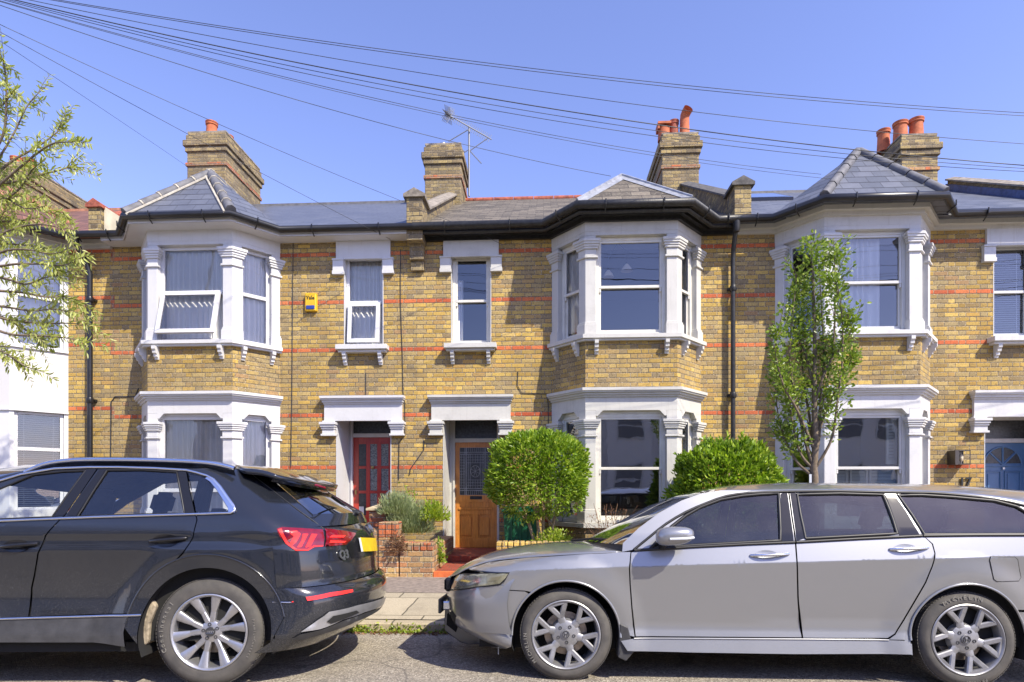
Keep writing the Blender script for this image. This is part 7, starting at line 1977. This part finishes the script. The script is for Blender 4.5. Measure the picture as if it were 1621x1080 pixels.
# cables clipped to the facade
def wire(name, label, P, r=.006, mat=None, y=-.012):
    m = MB(); m.tube([at(px, py, y) for px, py in P], r, 6); tag(m.build(name, mat or M['cable'], None, origin=at(*P[-1], y), smooth=60, uv=False), label, 'cable', 'cables clipped to the brick facade')
wire('wall_cable', 'black cable running down the brick between the two middle houses', [(634, 395), (634, 480), (637, 560), (638, 620), (641, 640), (641, 690), (632, 700), (631, 760)])
wire('wall_cable', 'black cable running down the brick left of the red door', [(464, 382), (463, 520), (462, 640), (460, 740)])
wire('wall_cable', 'short cable above the red door lintel', [(579, 590), (579, 626)])
wire('wall_cable', 'looped cable beside the bay right of the orange door', [(820, 588), (819, 610), (826, 622), (850, 623), (865, 624), (868, 640), (868, 680)])
wire('wall_cable', 'curved cable left of the leftmost brick bay', [(219, 615), (214, 628), (182, 628), (176, 636), (175, 735)], .009)
wire('wall_cable', 'angled cable brackets between the red and orange doors', [(671, 697), (671, 712), (650, 742), (648, 752)], .008)
wire('wall_cable', 'thin wire rising from the yellow alarm box to the small window', [(468, 512), (500, 487), (542, 462)], .003, M['cable_grey'])

# ------------------------------------------------------------------ houses across the street (seen in the panes)
def far_house(x):
    t = thing('terraced_house', 'pale rendered terraced house across the street', 'house', (x, -21, 0), 'houses across the street')
    m = MB(); m.box(x - 2.6, x + 2.6, -30, -21, -.1, 5.7); m.box(x - 2.1, x + .1, -21, -20.4, -.1, 5.5); m.build('wall', M['far_wall'], t)
    m = MB(); m.face([(x - 2.6, -20.7, 5.7), (x - 2.6, -25.5, 8.1), (x + 2.6, -25.5, 8.1), (x + 2.6, -20.7, 5.7)]); m.face([(x - 2.6, -30.3, 5.7), (x + 2.6, -30.3, 5.7), (x + 2.6, -25.5, 8.1), (x - 2.6, -25.5, 8.1)]); m.build('roof', M['slate'], t)
    for (a, b, c_, d_, y_) in ((-1.7, -.3, 1.0, 2.5, -20.4), (-1.7, -.3, 3.7, 5.2, -20.4), (.9, 1.6, 3.7, 5.2, -21)):
        m = MB(); m.box(x + a, x + b, y_, y_ + .04, c_, d_); f = m.build('window', M['sash'], t)
        m = MB(); h_ = (c_ + d_) / 2
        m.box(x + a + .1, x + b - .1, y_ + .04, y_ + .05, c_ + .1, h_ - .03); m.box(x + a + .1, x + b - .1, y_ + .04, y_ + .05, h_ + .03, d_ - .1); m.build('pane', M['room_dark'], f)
    m = MB(); m.box(x + .8, x + 1.7, -21, -20.96, .2, 2.3); m.build('door', M['blue_door'], t)
M['far_wall'] = paint_white('pale_render', (.74, .72, .70), .7, .15)
for k in range(7): far_house(-15.6 + 5.2 * k)
# ------------------------------------------------------------------ light, world, camera
w = bpy.data.worlds.new('World'); scene.world = w; w.use_nodes = True; nt = w.node_tree; nt.nodes.clear()
SUN = Vector((1.12, -1.0, 1.52)).normalized()
elev = math.asin(SUN.z); azm = math.atan2(SUN.x, SUN.y)
sky = nt.nodes.new('ShaderNodeTexSky'); sky.sky_type = 'NISHITA'; sky.sun_disc = False; sky.sun_elevation = elev; sky.sun_rotation = azm
sky.air_density = 1.0; sky.dust_density = .45; sky.ozone_density = 1.9
hs = nt.nodes.new('ShaderNodeMix'); hs.data_type = 'RGBA'; hs.blend_type = 'MULTIPLY'; hs.inputs[0].default_value = 1; hs.inputs[7].default_value = (1.12, .97, 1.25, 1)
bg = nt.nodes.new('ShaderNodeBackground'); bg.inputs[1].default_value = .15
out = nt.nodes.new('ShaderNodeOutputWorld')
nt.links.new(sky.outputs[0], hs.inputs[6]); nt.links.new(hs.outputs[2], bg.inputs[0]); nt.links.new(bg.outputs[0], out.inputs[0])
sl = bpy.data.lights.new('sun', 'SUN'); sl.energy = 4.4; sl.angle = R(.5); sl.color = (1.0, .92, .76)
so = bpy.data.objects.new('sun', sl); COL.objects.link(so); so.rotation_euler = (-SUN).to_track_quat('-Z', 'Y').to_euler()
cam = bpy.data.cameras.new('camera'); co = bpy.data.objects.new('camera', cam); COL.objects.link(co)
co.location = (0, -D0, CZ); co.rotation_euler = (R(90), 0, TH)
cam.sensor_width = 36; cam.lens = 36 * F / 1621; cam.shift_y = (HY - 540) / 1621; cam.clip_end = 600; cam.clip_start = .05
scene.camera = co
vs = scene.view_settings; vs.view_transform = 'Standard'; vs.look = 'None'; vs.exposure = .76; vs.gamma = 1
scene.cycles.max_bounces = 6; scene.cycles.transparent_max_bounces = 12; scene.cycles.use_denoising = True
scene.cycles.caustics_reflective = False; scene.cycles.caustics_refractive = False; scene.cycles.sample_clamp_indirect = 6
